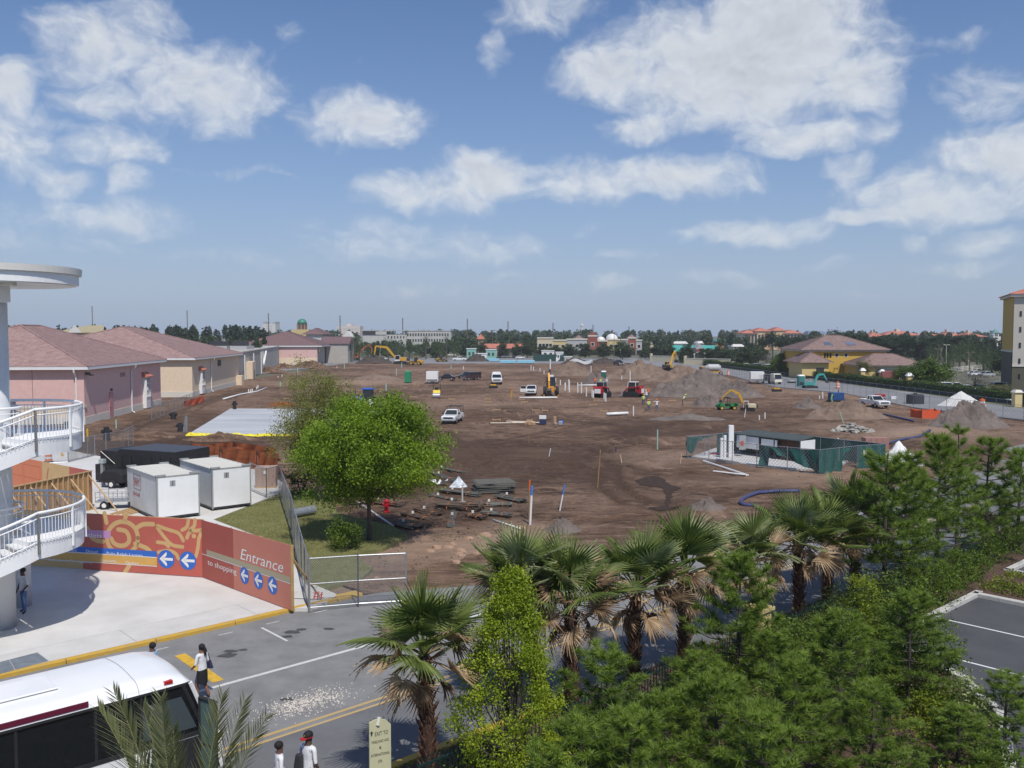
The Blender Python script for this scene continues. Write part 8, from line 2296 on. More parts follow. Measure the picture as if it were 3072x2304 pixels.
# ------------------------------------------------------------------ the town behind the site
HEDGEL = leafmat('hedge_leaves', (.03,.06,.012), (.085,.135,.022), (.14,.19,.04), trans=.2)
def hedge(label, pts, h, w, n, leaf, m, seed, z=0.0):
	rs = np.random.RandomState(seed); t = thing('hedge', label, 'hedge', (0,0,0), 0)
	seg = [(Vector(a), Vector(b)) for a, b in zip(pts[:-1], pts[1:])]; Ls = np.array([(b-a).length for a, b in seg])
	k = rs.choice(len(seg), n, p=Ls/Ls.sum()); u = rs.random(n)
	A = np.array([tuple(a) for a, _ in seg])[k]; B = np.array([tuple(b) for _, b in seg])[k]
	d = B-A; d /= np.linalg.norm(d, axis=1, keepdims=True); nn = np.stack([-d[:,1], d[:,0], np.zeros(n)], -1)
	P = A+(B-A)*u[:,None]; q = rs.uniform(-1,1,n); e = rs.random(n) < .5
	wob = 1+.14*(vnoise(P[:,0]/2.3, P[:,1]/2.3, seed)-.5)*2
	off = np.where(e, q, np.sign(q))*w/2*wob; zz = np.where(e, rs.uniform(.93,1.02,n), rs.random(n))*h*wob
	P = P+nn*off[:,None]; P[:,2] = z+zz
	mobj('foliage', leaves_mesh('foliage', P, leaf, m, rs, .4), None, t)
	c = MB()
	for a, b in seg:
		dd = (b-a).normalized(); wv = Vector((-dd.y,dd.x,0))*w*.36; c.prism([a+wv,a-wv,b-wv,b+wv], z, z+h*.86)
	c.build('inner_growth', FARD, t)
	return t
def sheet_tree(seed, n, r, cz, leaf, m, trunk_h, nclump=70, spread=.45, shell=.5, tr=.16, bark=None):
	rs = np.random.RandomState(seed); P, C = clumpy(rs, n, (0,0,cz), r, nclump, spread, shell, -r[2]*.8)
	me = leaves_mesh('crown', P, leaf, m, rs, .3); w, l = tree_wood(C, trunk_h, tr, rs, 14)
	tm, lm = w.mesh('trunk'), l.mesh('limbs'); tm.materials.append(bark or BARK); lm.materials.append(bark or BARK)
	return me, tm, lm, cz+r[2]
def build_far_trees():
	GRN = leafmat('mid_green_leaves', (.045,.085,.015), (.135,.205,.035), (.20,.27,.06), trans=.25)
	OLV = leafmat('mid_olive_leaves', (.09,.10,.03), (.19,.19,.07), trans=.25)
	K = {'green': [sheet_tree(500+i, 9000, (3.0,3.0,2.5), 3.6, .34, GRN, 1.2) for i in range(2)],
		 'dark': [sheet_tree(510+i, 5200, (3.0,3.0,3.4), 4.4, .44, FARL, 1.2) for i in range(3)],
		 'cone': [sheet_tree(520, 3200, (1.7,1.7,3.4), 3.6, .26, FARD, .5)],
		 'olive': [sheet_tree(525, 3600, (2.4,2.4,2.6), 3.8, .26, OLV, 1.4, 60, .4, .4)],
		 'bare': [sheet_tree(530, 2600, (3.4,3.4,2.4), 3.4, .14, BAREL, 1.2, 90, .35, .3)],
		 'pine': [sheet_tree(535+i, 3000, (2.2,2.2,2.2), 9.0, .40, FARD, 5.0, 40, .5, .4, .2, BARKD) for i in range(2)]}
	def tree(kind, px, yb, yt, wpx, lab, grp, Y=None, z=-.25):
		if Y is None: p = g(px, yb, z)
		else: p = at(px, yb, Y); p.z = z
		v = K[kind][tree.i % len(K[kind])]; tree.i += 1
		H = (yb-yt)*p.y/FPX if Y is None else at(px, yt, Y).z-z
		kz = H/v[3]; kx = wpx*p.y/FPX/ (2*{'green':3.1,'dark':3.1,'cone':1.8,'olive':2.6,'bare':3.5,'pine':2.4}[kind])
		t = thing({'green':'street_tree','dark':'evergreen_tree','cone':'magnolia_tree','olive':'street_tree','bare':'bare_tree','pine':'tall_pine'}[kind], lab, 'tree', p, tree.i*1.1, grp); t.scale = (kx,kx,kz)
		mobj('crown', v[0], None, t); w = mobj('trunk', v[1], None, t); mobj('limbs', v[2], None, w)
	tree.i = 0
	R_ = [('green',2355,1126,1060,80,'round green tree behind the hedge left of the villa'),('green',2505,1132,1076,84,'round green tree in front of the villa doorway'),('olive',2425,1130,1086,50,'thin olive tree between the two round green trees'),('olive',2590,1142,1078,48,'thin olive tree before the villa garage'),('cone',2637,1148,1104,32,'dark magnolia in front of the villa garage door'),('green',2708,1150,1098,56,'green tree at the right of the villa garage'),('green',2795,1172,1078,112,'largest green tree at the villa corner by the hedge'),('bare',2925,1172,1118,120,'leafless grey tree in the hotel car park'),('olive',2995,1195,1150,90,'low dark tree by the hedge near the hotel')]
	for (k, px, yb, yt, w, lab) in R_: tree(k, px, yb, yt, w, lab, 'trees along the right hedge')
	D = [(1445,1074,1028,36),(1510,1074,1030,36),(1550,1074,1033,32),(1583,1074,1022,38),(1625,1072,1038,44),(1665,1072,1036,44),(1705,1074,1033,44),(1755,1076,1030,44),(1810,1078,1030,50),(1868,1080,1026,60),(1970,1082,1040,62),(2005,1082,1034,62),(2058,1092,1034,48),(2122,1096,1044,50),(2238,1102,1044,74),(2165,1084,1040,64),(1412,1072,1030,34),(2275,1090,1040,60),(2210,1078,1042,50),(1390,1070,1036,30),(1935,1078,1046,40)]
	for (px, yb, yt, w) in D: tree('dark', px, yb, yt, w, 'dark evergreen tree in the row behind the far street', 'dark trees behind the far street')
	tree('cone',2190,1098,1062,30,'dark cone shaped tree at the end of the cream wall','dark trees behind the far street'); tree('bare',2300,1102,1056,50,'leafless tree left of the round green one at the villa','trees along the right hedge')
	for (px, yt, Y) in [(2318,1000,430),(2290,1012,440),(2345,1018,420),(2385,1012,430),(2420,1020,425),(2258,1030,420),(2360,1008,460),(2405,1006,470)]: tree('pine',px,1075,yt,46,'tall dark pine behind the round trees left of the villa','tall pines left of the villa',Y)
	for (px, yt, Y) in [(2520,1000,360),(2480,1004,370),(2560,1008,350),(2600,1006,380),(2640,1010,370),(2680,1012,380),(2720,1010,360),(2760,1016,370),(2800,1014,380),(2840,1010,390),(2880,1008,380),(2920,1012,390),(2960,1014,400),(2500,992,400),(2575,1004,410),(2660,1006,410),(2820,1004,420),(2700,1004,420),(2900,1006,420)]:
		tree('pine',px,1080,yt,60,'dark pine in the wood behind the villa','pines of the wood behind the villa',Y)
	for (px, yb, yt, w) in [(2760,1085,1040,60),(2700,1080,1038,60),(2860,1082,1045,60),(2940,1085,1048,60),(3005,1125,1060,60),(2985,1110,1050,56),(2840,1078,1050,50),(2650,1078,1044,50)]: tree('dark', px, yb, yt, w, 'dark leafy tree in the hotel grounds', 'dark trees of the hotel grounds')
	def line(label, px0, px1, Y0, Y1, yt, n, leaf, m, seed, vary=6):
		rs = np.random.RandomState(seed); nt = int((px1-px0)/7)
		V = []
		px = rs.uniform(px0, px1, nt); Y = rs.uniform(Y0, Y1, nt)
		top = CAMH+(1007-(yt+rs.uniform(-vary,vary,nt)))*Y/FPX; X = (px-1536)/FPX*Y
		hw = rs.uniform(2.5,5.5,nt)*Y/900
		k = rs.randint(0, nt, n); u = rs.normal(size=(n,3)); u /= np.linalg.norm(u, axis=1, keepdims=True); u *= rs.random((n,1))**.4
		tall = rs.random(nt) < .5
		cz = np.where(tall, top*.72, top*.5); rz = np.where(tall, top*.30, top*.52)
		P = np.stack([X[k]+u[:,0]*hw[k], Y[k]+u[:,1]*hw[k], cz[k]+u[:,2]*rz[k]], -1); P[:,2] = np.maximum(P[:,2], .1)
		tag(mobj('treeline', leaves_mesh('treeline', P, leaf, m, rs, .2, .8), None), label, 'treeline', kind='stuff')
	line('dark wood on the horizon behind the pink roofs', -80, 800, 420, 640, 982, 26000, 1.6, FARD, 1, 8)
	line('pale distant treeline along the middle of the horizon', 700, 2300, 800, 1300, 994, 30000, 2.6, FARL, 2, 6)
	line('nearer scrubby trees behind the middle shops', 1340, 2260, 520, 700, 1012, 22000, 1.7, FARL, 3, 10)
	line('distant treeline right of the tan hotel', 2200, 3150, 700, 1100, 998, 20000, 2.4, FARL, 4, 6)
	line('dark undergrowth below the pine wood behind the villa', 2440, 3010, 380, 430, 1035, 22000, 1.2, FARD, 5, 14)
	line('scrub along the far street behind the yellow excavators', 1020, 1420, 440, 520, 1032, 12000, 1.2, FARL, 6, 12)
	line('low trees around the far left car park', 470, 800, 300, 400, 1016, 8000, .9, FARL, 7, 10)
	PL = leafmat('far_palm_leaves', (.035,.06,.02), (.10,.14,.055), tone=False, trans=.2)
	def palm_mesh(seed, nf=46, L=2.9):
		r = random.Random(seed); m = MB()
		for i in range(nf):
			az = i*2.4; el = R(80-125*(i/nf)); d = Vector((math.cos(az)*math.cos(el), math.sin(az)*math.cos(el), math.sin(el)))
			pts = []; p = Vector((0,0,0)); v = d.copy()
			for q in range(6): pts.append(p.copy()); p = p+v*L/5; v = (v+Vector((0,0,-.22))).normalized()
			for a, b, w in zip(pts[:-1], pts[1:], (.12,.42,.5,.42,.22)):
				s = (b-a).cross(Vector((0,0,1))).normalized()
				for sg in (-1,1):
					for e in range(3):
						o = a.lerp(b, e/3); f = s*sg*w*1.3+(b-a)*.7+Vector((0,0,-.1)); n_ = (b-a)*.12; i0 = len(m.v)
						m.v += [tuple(o),tuple(o+n_),tuple(o+f)]; m.f.append((i0,i0+1,i0+2))
		me = m.mesh('fronds'); me.materials.append(PL); return me
	PM = [palm_mesh(1), palm_mesh(2, 40)]
	tk = MB().tube([(0,0,0),(0,0,1)], [.32,.26], 8).mesh('trunk'); tk.materials.append(BARK)
	def palm(px, yb, yt, lab, grp, k=1.0, Y=None):
		p = g(px, yb, -.2) if Y is None else at(px, yb, Y); p.z = -.2
		H = at(px, yt, p.y).z; t = thing('date_palm', lab, 'palm tree', p, px*.1, grp)
		h = H-2.2*k; o = mobj('trunk', tk, None, t); o.scale = (1,1,h); f = mobj('fronds', PM[int(px) % 2], None, t); f.location = (0,0,h); f.scale = (k*1.3,)*3
	for (px, yb, yt, k) in [(1040,1088,1030,1.1),(1078,1088,1024,1.4),(1105,1086,1034,1.2),(1165,1088,1020,1.6),(1228,1088,1028,1.4),(1278,1080,1012,1.0),(1322,1082,1028,1.3),(1362,1080,1026,1.2),(1065,1084,1010,1.0),(1250,1082,1036,1.1),(1340,1078,1012,.9),(1195,1082,1030,1.1)]: palm(px, yb, yt, 'dark feathery palm at the far end of the dirt lot', 'far feathery palms', k)
	for (px, yb, yt, k, Y) in [(2845,1120,1064,1.0,None),(2878,1110,1036,1.2,None),(2900,1105,1030,1.3,None),(2930,1108,1032,1.3,None),(2860,1100,1036,1.1,None),(2960,1108,1040,1.2,None),(2950,1125,1060,1.0,None),(2975,1122,1062,1.0,None),(2815,1098,1040,1.1,None),(2790,1092,1042,1.0,None)]: palm(px, yb, yt, 'feathery palm in the hotel grounds on the right', 'palms of the hotel grounds', k)
build_far_trees()
def windows(par, x0, x1, z0, z1, nx, nz, w, h, y, m=GLASS, name='window', trim=None):
	me = MB().box(-w/2,w/2,-.06,.04,-h/2,h/2).mesh(name); me.materials.append(m)
	tm = None
	if trim: tm = MB().box(-w/2-.25,w/2+.25,-.05,.03,-h/2-.25,h/2+.25).mesh('window_surround'); tm.materials.append(trim)
	for i in range(nx):
		for k in range(nz):
			o = bpy.data.objects.new(name, me); COL.objects.link(o); o.parent = par
			o.location = (x0+(x1-x0)*(i+.5)/nx, y, z0+(z1-z0)*(k+.5)/nz)
			if tm: q = bpy.data.objects.new('window_surround', tm); COL.objects.link(q); q.parent = o; q.location = (0,.03,0)
def block(label, px0, px1, ytop, Y, depth, m, zb=0.0, name='far_building', cat='building', ang=0.0):
	a, b = at(px0, ytop, Y), at(px1, ytop, Y)
	t = thing(name, label, cat, (a.x, Y, 0), ang); W = b.x-a.x; H = a.z
	MB().box(0, W, 0, depth, zb, H).build('wall', m, t)
	return t, W, H
def build_far_town():
	FW = mat('far_white', (.66,.64,.60), .9, var=.05); FG = mat('far_concrete', (.50,.49,.46), .9, var=.08, scale=.3); FY = mat('far_yellow', (.60,.47,.22), .9, var=.05); FT = mat('far_tan', (.62,.52,.36), .9, var=.05)
	FB = mat('far_brick', (.28,.085,.06), .9, var=.1); FGR = mat('far_grey', (.42,.42,.42), .9, var=.06); TEALR = mat('teal_roof', (.06,.36,.31), .7, var=.1); ORB = mat('orange_wall', (.50,.24,.10), .9)
	t, W, H = block('long grey concrete building under construction on the left horizon', 1215, 1352, 993, 620, 16, FG)
	windows(t, 1, W-1, 2, H-.6, 16, 3, 1.0, 1.9, -.02, DARK)
	MB().box(-.3,W+.3,-.3,16.3,H,H+.4).build('parapet', FG, t)
	t, W, H = block('lower end block of the grey concrete building', 1088, 1218, 1004, 615, 14, FG)
	MB().box(0,W*.3,-.4,14,H,H+2.6).build('roof_frame', DARK, t); MB().box(W*.3,W*.55,-.4,14,H,H+2.2).build('roof_frame', FG, t); MB().box(-.5,W+.5,-.6,14.5,H+2.6,H+3.1).build('roof_slab', FG, t)
	windows(t, W*.56, W-.5, H-3, H-.4, 6, 1, .8, 1.6, -.02, DARK)
	t, W, H = block('pale pink hotel block behind the construction building', 1012, 1080, 978, 900, 20, mat('far_pinkwhite', (.64,.57,.52),.9)); windows(t, 1, W-1, 4, H-1, 9, 4, .9, 1.2, -.02, FGR); MB().box(W*.4,W*.6,2,18,H,H+2.5).build('penthouse', mat('far_pinkwhite', (.64,.57,.52),.9), t)
	t, W, H = block('far pale high rise at the left of the horizon', 788, 826, 972, 1560, 30, FW); MB().box(0,W*.22,0,30,H,H+4).build('corner_tower', FGR, t); MB().box(W*.78,W,0,30,H,H+4).build('corner_tower', FGR, t); windows(t, W*.25, W*.75, 12, H-2, 4, 4, 2.4, 1.4, -.02, FGR)
	p = at(907, 1030, 470); t = thing('dome_tower', 'yellow tower with a green dome behind the far pink roof', 'tower', (p.x,470,0))
	MB().box(-4.4,4.4,-4.4,4.4,0,14.2).build('tower_base', mat('far_yellow', (.60,.47,.22),.9), t); MB().cyl((0,0,14.2),(0,0,17.0),2.5,None,12).build('lantern', mat('lantern_dark', (.12,.08,.07),.8), t)
	for i in range(8): MB().cyl((2.5*math.cos(i*.785),2.5*math.sin(i*.785),14.2),(2.5*math.cos(i*.785),2.5*math.sin(i*.785),17.0),.3,None,6).build('column', mat('lantern_column', (.36,.25,.18),.8), t)
	m = MB(); m.sph((0,0,17.0),(2.6,2.6,2.9),14,8); m.v = [(x,y,max(z,17.0)) for x,y,z in m.v]; m.build('dome', mat('dome_green', (.05,.22,.15),.5), t, smooth=True)
	t, W, H = block('grey roofed hall below the dome tower', 918, 965, 1003, 440, 16, FG); hip_roof(t, -2, W+2, -1, 17, H, 3.0, MATS['dark_roof_tile'], .8, .8)
	t, W, H = block('small yellow gabled house before the concrete building', 1032, 1052, 1012, 420, 8, FY); MB().add([(-.6,-.6,H),(W+.6,-.6,H),(W/2,-.6,H+3),(-.6,8.6,H),(W+.6,8.6,H),(W/2,8.6,H+3)],[(0,1,2),(3,5,4),(0,2,5,3),(1,4,5,2),(0,3,4,1)]).build('roof', FW, t)
	t, W, H = block('small stucco tower with red pyramid roof', 1434, 1450, 1017, 470, 3.6, FT); hip_roof(t, -.9, W+.9, -.9, 4.5, H, 2.4, TILER, .6, .6); windows(t, .3, W-.3, H-2.2, H-.5, 1, 1, 1.2, 1.2, -.02, ORB)
	t, W, H = block('low restaurant with a red tiled roof beside the stucco tower', 1452, 1572, 1045, 455, 12, FW); MB().add([(-.5,-.8,H),(W+.5,-.8,H),(W+.5,6,H+2.3),(-.5,6,H+2.3)],[(0,1,2,3)]).build('roof', TILER, t); MB().box(0,W,5.8,12,H,H+2.2).build('rear_wall', FT, t)
	for (a, b, yt, yb, m_, lab) in [(1400,1428,1047,1072,mat('mint_wall',(.22,.45,.38),.8),'mint green shop wall left of the dark round tree'),(1458,1488,1050,1072,mat('mint_wall',(.22,.45,.38),.8),'mint green shop wall right of the dark round tree'),(1426,1460,1062,1076,WHITE,'low white shop wall between the mint walls'),(1625,1663,1053,1064,WHITE,'white flat roofed site office behind the far spoil'),(1668,1690,1058,1076,WHITE,'white site cabin beside the flat roofed one'),(1694,1715,1072,1082,mat('far_beige',(.55,.50,.42),.9),'small beige block at the far edge of the lot')]:
		Y = g(1536, yb+8, 0).y; t, W, H = block(lab, a, b, yt, Y, 5, m_, 0, 'shop_wall' if 'mint' in lab or 'low white' in lab else 'site_cabin'); MB().box(-.2,W+.2,-.2,5.2,H,H+.3).build('parapet', WHITE, t); windows(t, .4, W-.4, H*.35, H*.8, 2, 1, W*.22, H*.3, -.02, GLASSB)
	for (a, b, yt, m_, lab, nx) in [(1612,1660,1013,FT,'tan shop block at the left of the far row',4),(1660,1700,1020,FY,'low yellow shop between the tan and grey ones',2),(1700,1762,1017,FGR,'pale grey shop with a small hip roof',3),(1764,1792,1007,FB,'brick shop with an arched parapet',1),(1793,1822,1022,FB,'low brick shop under the white arch',1),(1822,1862,1018,FY,'yellow shop right of the white arch',2),(1862,1884,1018,FGR,'narrow grey shop beside the brick corner',1),(1884,1908,1013,FB,'brick corner shop with a small gable',1),(1908,1926,1020,FGR,'grey end shop of the far row',1)]:
		t, W, H = block(lab, a, b, yt, 520, 14, m_, 0, 'shop'); MB().box(-.15,W+.15,-.35,.4,H-.5,H+.25).build('cornice', CREAM, t)
		windows(t, .6, W-.6, 3.2, H-2.0 if H > 8 else H-1.2, nx, 1, 1.6, 1.7, -.02, GLASS, trim=CREAM); MB().box(.4,W-.4,-.25,-.001,.3,2.6).build('shopfront', GLASS, t)
		if 'arched' in lab: m = MB(); m.cyl((W/2,-.1,H-.4),(W/2,1.0,H-.4),W*.46,None,20); m.build('arched_parapet', FB, t)
		if 'white arch' in lab and 'low' in lab: m = MB(); m.cyl((W*.4,2,H),(W*.4,8,H),W*.42,None,20); m.build('white_vault', WHITE, t, smooth=True)
		if 'hip roof' in lab: hip_roof(t, W*.35, W*.85, 0, 8, H, 2.2, TILEB, .7, .7)
		if 'small gable' in lab: hip_roof(t, 0, W, 0, 6, H, 1.8, TILEB, .7, .7)
	t, W, H = block('restaurant with teal roof and grey gabled porch', 2028, 2152, 1056, 400, 14, mat('rest_wall',(.36,.34,.30),.9), 0, 'restaurant')
	MB().add([(-1,-1,H),(W+1,-1,H),(W+1,7,H+2.9),(-1,7,H+2.9)],[(0,1,2,3)]).build('roof', TEALR, t); MB().box(0,W,6.8,14,H,H+2.7).build('rear_wall', FGR, t)
	x0, x1 = W*.38, W*.70
	MB().add([(x0,-3,H-.3),(x1,-3,H-.3),((x0+x1)/2,-3,H+3.9),(x0,3,H-.3),(x1,3,H-.3),((x0+x1)/2,5,H+3.9)],[(0,1,2),(3,5,4),(0,2,5,3),(1,4,5,2),(0,3,4,1)]).build('porch_gable', FGR, t)
	for x in (x0+.6,x1-.6): MB().box(x-.3,x+.3,-2.9,-2.3,0,H-.3).build('porch_post', WHITE, t)
	MB().box(x0+1.0,x1-1.2,-3.12,-3.01,H+.4,H+1.3).build('sign_board', mat('sign_maroon',(.30,.03,.06),.6), t)
	FTN = mat('hotel_tan', (.62,.48,.30), .9); FOR = mat('hotel_orange', (.50,.26,.11), .9)
	t, W, H = block('tan and orange hotel with red tiled roofs right of centre', 2229, 2402, 1000, 700, 20, FTN, 0, 'hotel')
	for (a, b, dzz) in ((-.01,.22,0),(.20,.46,1.6),(.52,.72,2.0),(.70,1.01,0)):
		MB().box(W*a,W*b,-1.6+(dzz == 0)*.5,19,0,H+dzz).build('wing_wall', FTN if dzz else mat('hotel_cream', (.70,.62,.48), .9), t); hip_roof(t, W*a-1.2, W*b+1.2, -2.4, 20, H+dzz, 2.6, TILER, 1.0, 1.2)
	for a in (.08,.33,.42,.58): MB().box(W*a,W*(a+.045),-1.75,-1.61,0,H).build('orange_bay', FOR, t)
	windows(t, .8, W-.8, 2, H-1.0, 17, 5, 1.5, 1.9, -1.72, DARK)
	t, W, H = block('far pale building with bluish roofs behind the tan hotel', 2425, 2480, 1002, 900, 20, FW); MB().fru((0,W*.45,0,20),H,(W*.1,W*.3,6,14),H+3).build('roof', mat('blue_roof',(.16,.20,.30),.7), t); MB().fru((W*.5,W,0,20),H,(W*.6,W*.9,6,14),H+3).build('roof', mat('blue_roof',(.16,.20,.30),.7), t); windows(t, 1, W-1, 3, H-1, 8, 3, 1.2, 1.6, -.02, FGR)
	for (a, b, yt, lab) in [(2608,2650,1004,'red roofed resort block left of the big one on the far right'),(2652,2760,1000,'big red roofed resort block above the pine wood'),(2770,2825,1006,'red roofed resort block right of the big one'),(2828,2885,1002,'red roofed resort block with a small turret'),(2890,2952,1004,'last red roofed resort block near the hotel tower')]:
		t, W, H = block(lab, a, b, yt+6, 760, 20, mat('resort_wall',(.62,.55,.46),.9), 0, 'resort_block'); hip_roof(t, -2, W+2, -2, 22, H, 3.6, TILER, 1.2, 1.4); windows(t, 1, W-1, H-5.5, H-.6, max(3,int(W/3.2)), 2, 1.1, 1.5, -.02, FGR)
		MB().box(W*.45,W*.55,8,12,H+3,H+5.5).build('turret', MATS['resort_wall'], t)
	p = at(2985, 1010, 620); t = thing('pavilion_tower', 'small white pavilion tower left of the hotel tower', 'tower', (p.x,620,0)); MB().box(-2.6,2.6,-2.6,2.6,0,10.5).build('tower_base', FW, t)
	for (x,y) in ((-1.4,-1.4),(1.4,-1.4),(1.4,1.4),(-1.4,1.4)): MB().box(x-.3,x+.3,y-.3,y+.3,10.5,13).build('column', FW, t)
	MB().fru((-2.2,2.2,-2.2,2.2),13,(-.2,.2,-.2,.2),15.5).build('roof', mat('teal_cap',(.12,.26,.24),.7), t)
	Y = 175.0
	c = at(3043, 900, Y); t = thing('hotel_tower', 'tall ochre and grey hotel tower cut by the right edge', 'hotel', (c.x, Y, 0), R(-23))
	OC = mat('tower_ochre', (.60,.40,.09), .9, var=.05); GB = mat('tower_greybeige', (.54,.50,.43), .9, var=.05); DO = mat('tower_dark_olive', (.11,.105,.07), .9, var=.08)
	Ht = at(3030, 890, Y).z; zs = at(3020, 1054, Y).z
	MB().box(0,18,0,18,5.2,Ht).build('wall', GB, t); MB().box(-.06,18,-.06,18,0,5.198).build('base_wall', DO, t)
	MB().box(-.12,-.001,.6,18.1,zs,Ht).build('ochre_wall', OC, t); MB().box(-.16,-.061,.6,18.1,0,zs-.002).build('dark_side_wall', DO, t)
	MB().box(-.3,-.001,.4,18.2,zs-.2,zs+.15).build('string_course', CREAM, t); MB().box(-.061,18,-.2,-.061,5.0,5.4).build('string_course', CREAM, t)
	for k in range(7):
		z = Ht-3.2-k*3.05
		if z < 1: break
		for (x, w) in ((1.0,.35),(3.1,1.2),(6.4,1.2)):
			q = MB().box(x,x+w,-.09,-.001 if z > 5.5 else -.062,z-(.6 if w < 1 else 1.1),z+.4).build('window', GLASS, t)
			if w > 1: MB().box(x-.12,x+w+.12,-.16,-.065,z+.401,z+.52).build('window_head', CREAM, q); MB().box(x+w/2-.04,x+w/2+.04,-.12,-.091,z-1.1,z+.4).build('mullion', WHITE, q); MB().box(x-.12,x+w+.12,-.18,-.065,z-1.22,z-1.101).build('sill', CREAM, q)
	MB().box(-.7,18.5,-.7,18.6,Ht,Ht+.5).build('eaves', CREAM, t); hip_roof(t, -.9, 18.8, -.9, 19, Ht+.5, 3.2, TILER, .5, .5)
	Yv = 235.0
	def X(px): return at(px, 1100, Yv).x
	t = thing('villa_building', 'ochre stucco villa with brown tiled hip roofs and round windows', 'building', (X(2395), Yv, 0), 0)
	xo = X(2395); OCV = mat('villa_ochre', (.60,.38,.07), .9, var=.05); OCL = mat('villa_light', (.66,.50,.22), .9, var=.05)
	zz = lambda py: at(1536, py, Yv).z
	a, b = X(2420)-xo, X(2672)-xo
	MB().box(a, b, 3, 21, 0, zz(1051)).build('wall', OCV, t); MB().box(a-.6,b+.6,2.4,21.6,zz(1051)-.35,zz(1051)+.05).build('eaves', CREAM, t)
	hip_roof(t, a-1.0, b+1.0, 2.0, 22.0, zz(1050), zz(1018)-zz(1051)+.9, TILEB, .42, .4)
	for px in (2522,2550,2658):
		xc = X(px)-xo; w = MB().cyl((xc,2.94,zz(1066)),(xc,3.0,zz(1066)),.62,None,18).build('round_window', CREAM, t); MB().cyl((xc,2.90,zz(1066)),(xc,2.939,zz(1066)),.44,None,18).build('pane', GLASS, w)
	for px in (2486,2494,2503): xc = X(px)-xo; MB().box(xc-.25,xc+.25,2.95,2.999,zz(1074),zz(1060)).build('window', GLASS, t)
	m = MB(); m.fru((X(2560)-xo,X(2590)-xo,5,9),zz(1035),(X(2565)-xo,X(2588)-xo,7,9),zz(1026)); m.build('skylight', mat('skylight_blue',(.16,.18,.26),.3), t)
	m = MB(); m.fru((X(2492)-xo,X(2520)-xo,5,9),zz(1036),(X(2497)-xo,X(2514)-xo,7,9),zz(1026)); m.build('skylight', CHROME, t)
	a, b = X(2545)-xo, X(2728)-xo
	MB().box(a, b, -8, 3.0, 0, zz(1094)).build('garage_wall', OCL, t); MB().box(a-.6,b+.6,-8.6,3.0,zz(1094)-.3,zz(1094)+.05).build('garage_eaves', CREAM, t)
	hip_roof(t, a-1.0, b+1.0, -9.0, 4.0, zz(1093), zz(1062)-zz(1094), TILEB, .42, .4)
	gz = zz(1110)+.6
	for (p0, p1, m_) in ((2598,2662,mat('garage_door_grey',(.42,.40,.35),.7)),(2672,2722,DARK)):
		xa, xb = X(p0)-xo, X(p1)-xo; MB().box(xa-.35,xb+.35,-8.10,-8.001,0,gz+.35).build('arch_surround', CREAM, t); d = MB().box(xa,xb,-8.16,-8.101,0,gz).build('garage_door', m_, t)
		for k in range(4): MB().box(xa+.02,xb-.02,-8.175,-8.161,gz*(k+.95)/4,gz*(k+1)/4).build('door_panel_joint', FGR if m_ != DARK else GLASSB, d)
	a, b = X(2388)-xo, X(2466)-xo
	MB().box(a, b, -5, 6, 0, zz(1086)).build('porch_wall', OCL, t); hip_roof(t, a-1, b+1, -6, 8, zz(1086), zz(1058)-zz(1086), TILEB, .42, .4); MB().box(b-3.2,b-1.2,-5.08,-5.001,0,2.8).build('doorway', DARK, t)
	t = thing('scaffold_tower', 'bright yellow scaffold tower beside the villa trees', 'scaffold', g(2475,1132,0), 0)
	for x in (-.9,0,.9): MB().box(x-.12,x+.12,-.1,.1,0,2.9).build('upright', mat('bright_yellow',(.80,.52,.01),.5), t)
	for z in (.6,1.6,2.6): MB().box(-1.0,1.0,-.12,-.101,z,z+.3).build('board', MATS['bright_yellow'], t)
	t = thing('red_dumpster', 'dull red ribbed dumpster beside the villa garage', 'dumpster', g(2666,1146,0), 0); MB().fru((-2.0,2.0,-1,1),.1,(-2.15,2.15,-1.1,1.1),2.6).build('bin_body', mat('dull_red',(.30,.10,.10),.7,var=.1), t)
	for i in range(8): MB().box(-1.9+i*.52,-1.8+i*.52,-1.14,-1.02,.2,2.5).build('rib', MATS['dull_red'], t)
	HP = [Vector((84.5,95,0)),Vector((81.5,136,0)),Vector((80.8,171,0)),Vector((77.0,245,0)),Vector((74.5,300,0)),Vector((69.5,395,0))]
	hedge('long clipped green hedge between the side road and the villa', HP, 1.9, 1.8, 30000, .30, HEDGEL, 3)
	k = 0
	for (px, yb) in [(2400,1128),(2345+50,1128),(2535-60,1132),(2587,1146),(2645,1152),(2727,1166),(2365,1124),(2448,1133)]:
		p = g(px, yb-6, 0); t = thing('wall_pillar', 'cream pillar with white cap standing in the long hedge', 'pillar', p, 0, 'cream pillars in the hedge'); MB().box(-.5,.5,-.5,.5,0,2.3).build('shaft', OCL, t); MB().fru((-.7,.7,-.7,.7),2.301,(-.3,.3,-.3,.3),3.0).build('cap', WHITE, t)
	p = g(3050,1222,0); t = thing('wall_pillar', 'cream pillar with white cap at the right end of the hedge', 'pillar', p, 0, 'cream pillars in the hedge'); MB().box(-.55,.55,-.5,.5,0,2.3).build('shaft', mat('pillar_cream',(.68,.55,.28),.9), t); MB().fru((-.7,.7,-.7,.7),2.301,(-.4,.4,-.4,.4),2.7).build('cap', CREAM, t)
	chain_fence('low dark screened fence along the foot of the hedge', [Vector((79.2,95,.05)),Vector((78.6,136,.05)),Vector((78.3,171,.05)),Vector((74.3,245,.05)),Vector((70.8,330,.05))], .8, 0, 'silt_fence', 3.2)
	f = [o for o in COL.objects if o.name.startswith('silt_fence')][0]; q = [Vector((79.2,95,.0)),Vector((78.6,136,.0)),Vector((78.3,171,.0)),Vector((74.3,245,.0)),Vector((70.8,330,.0))]
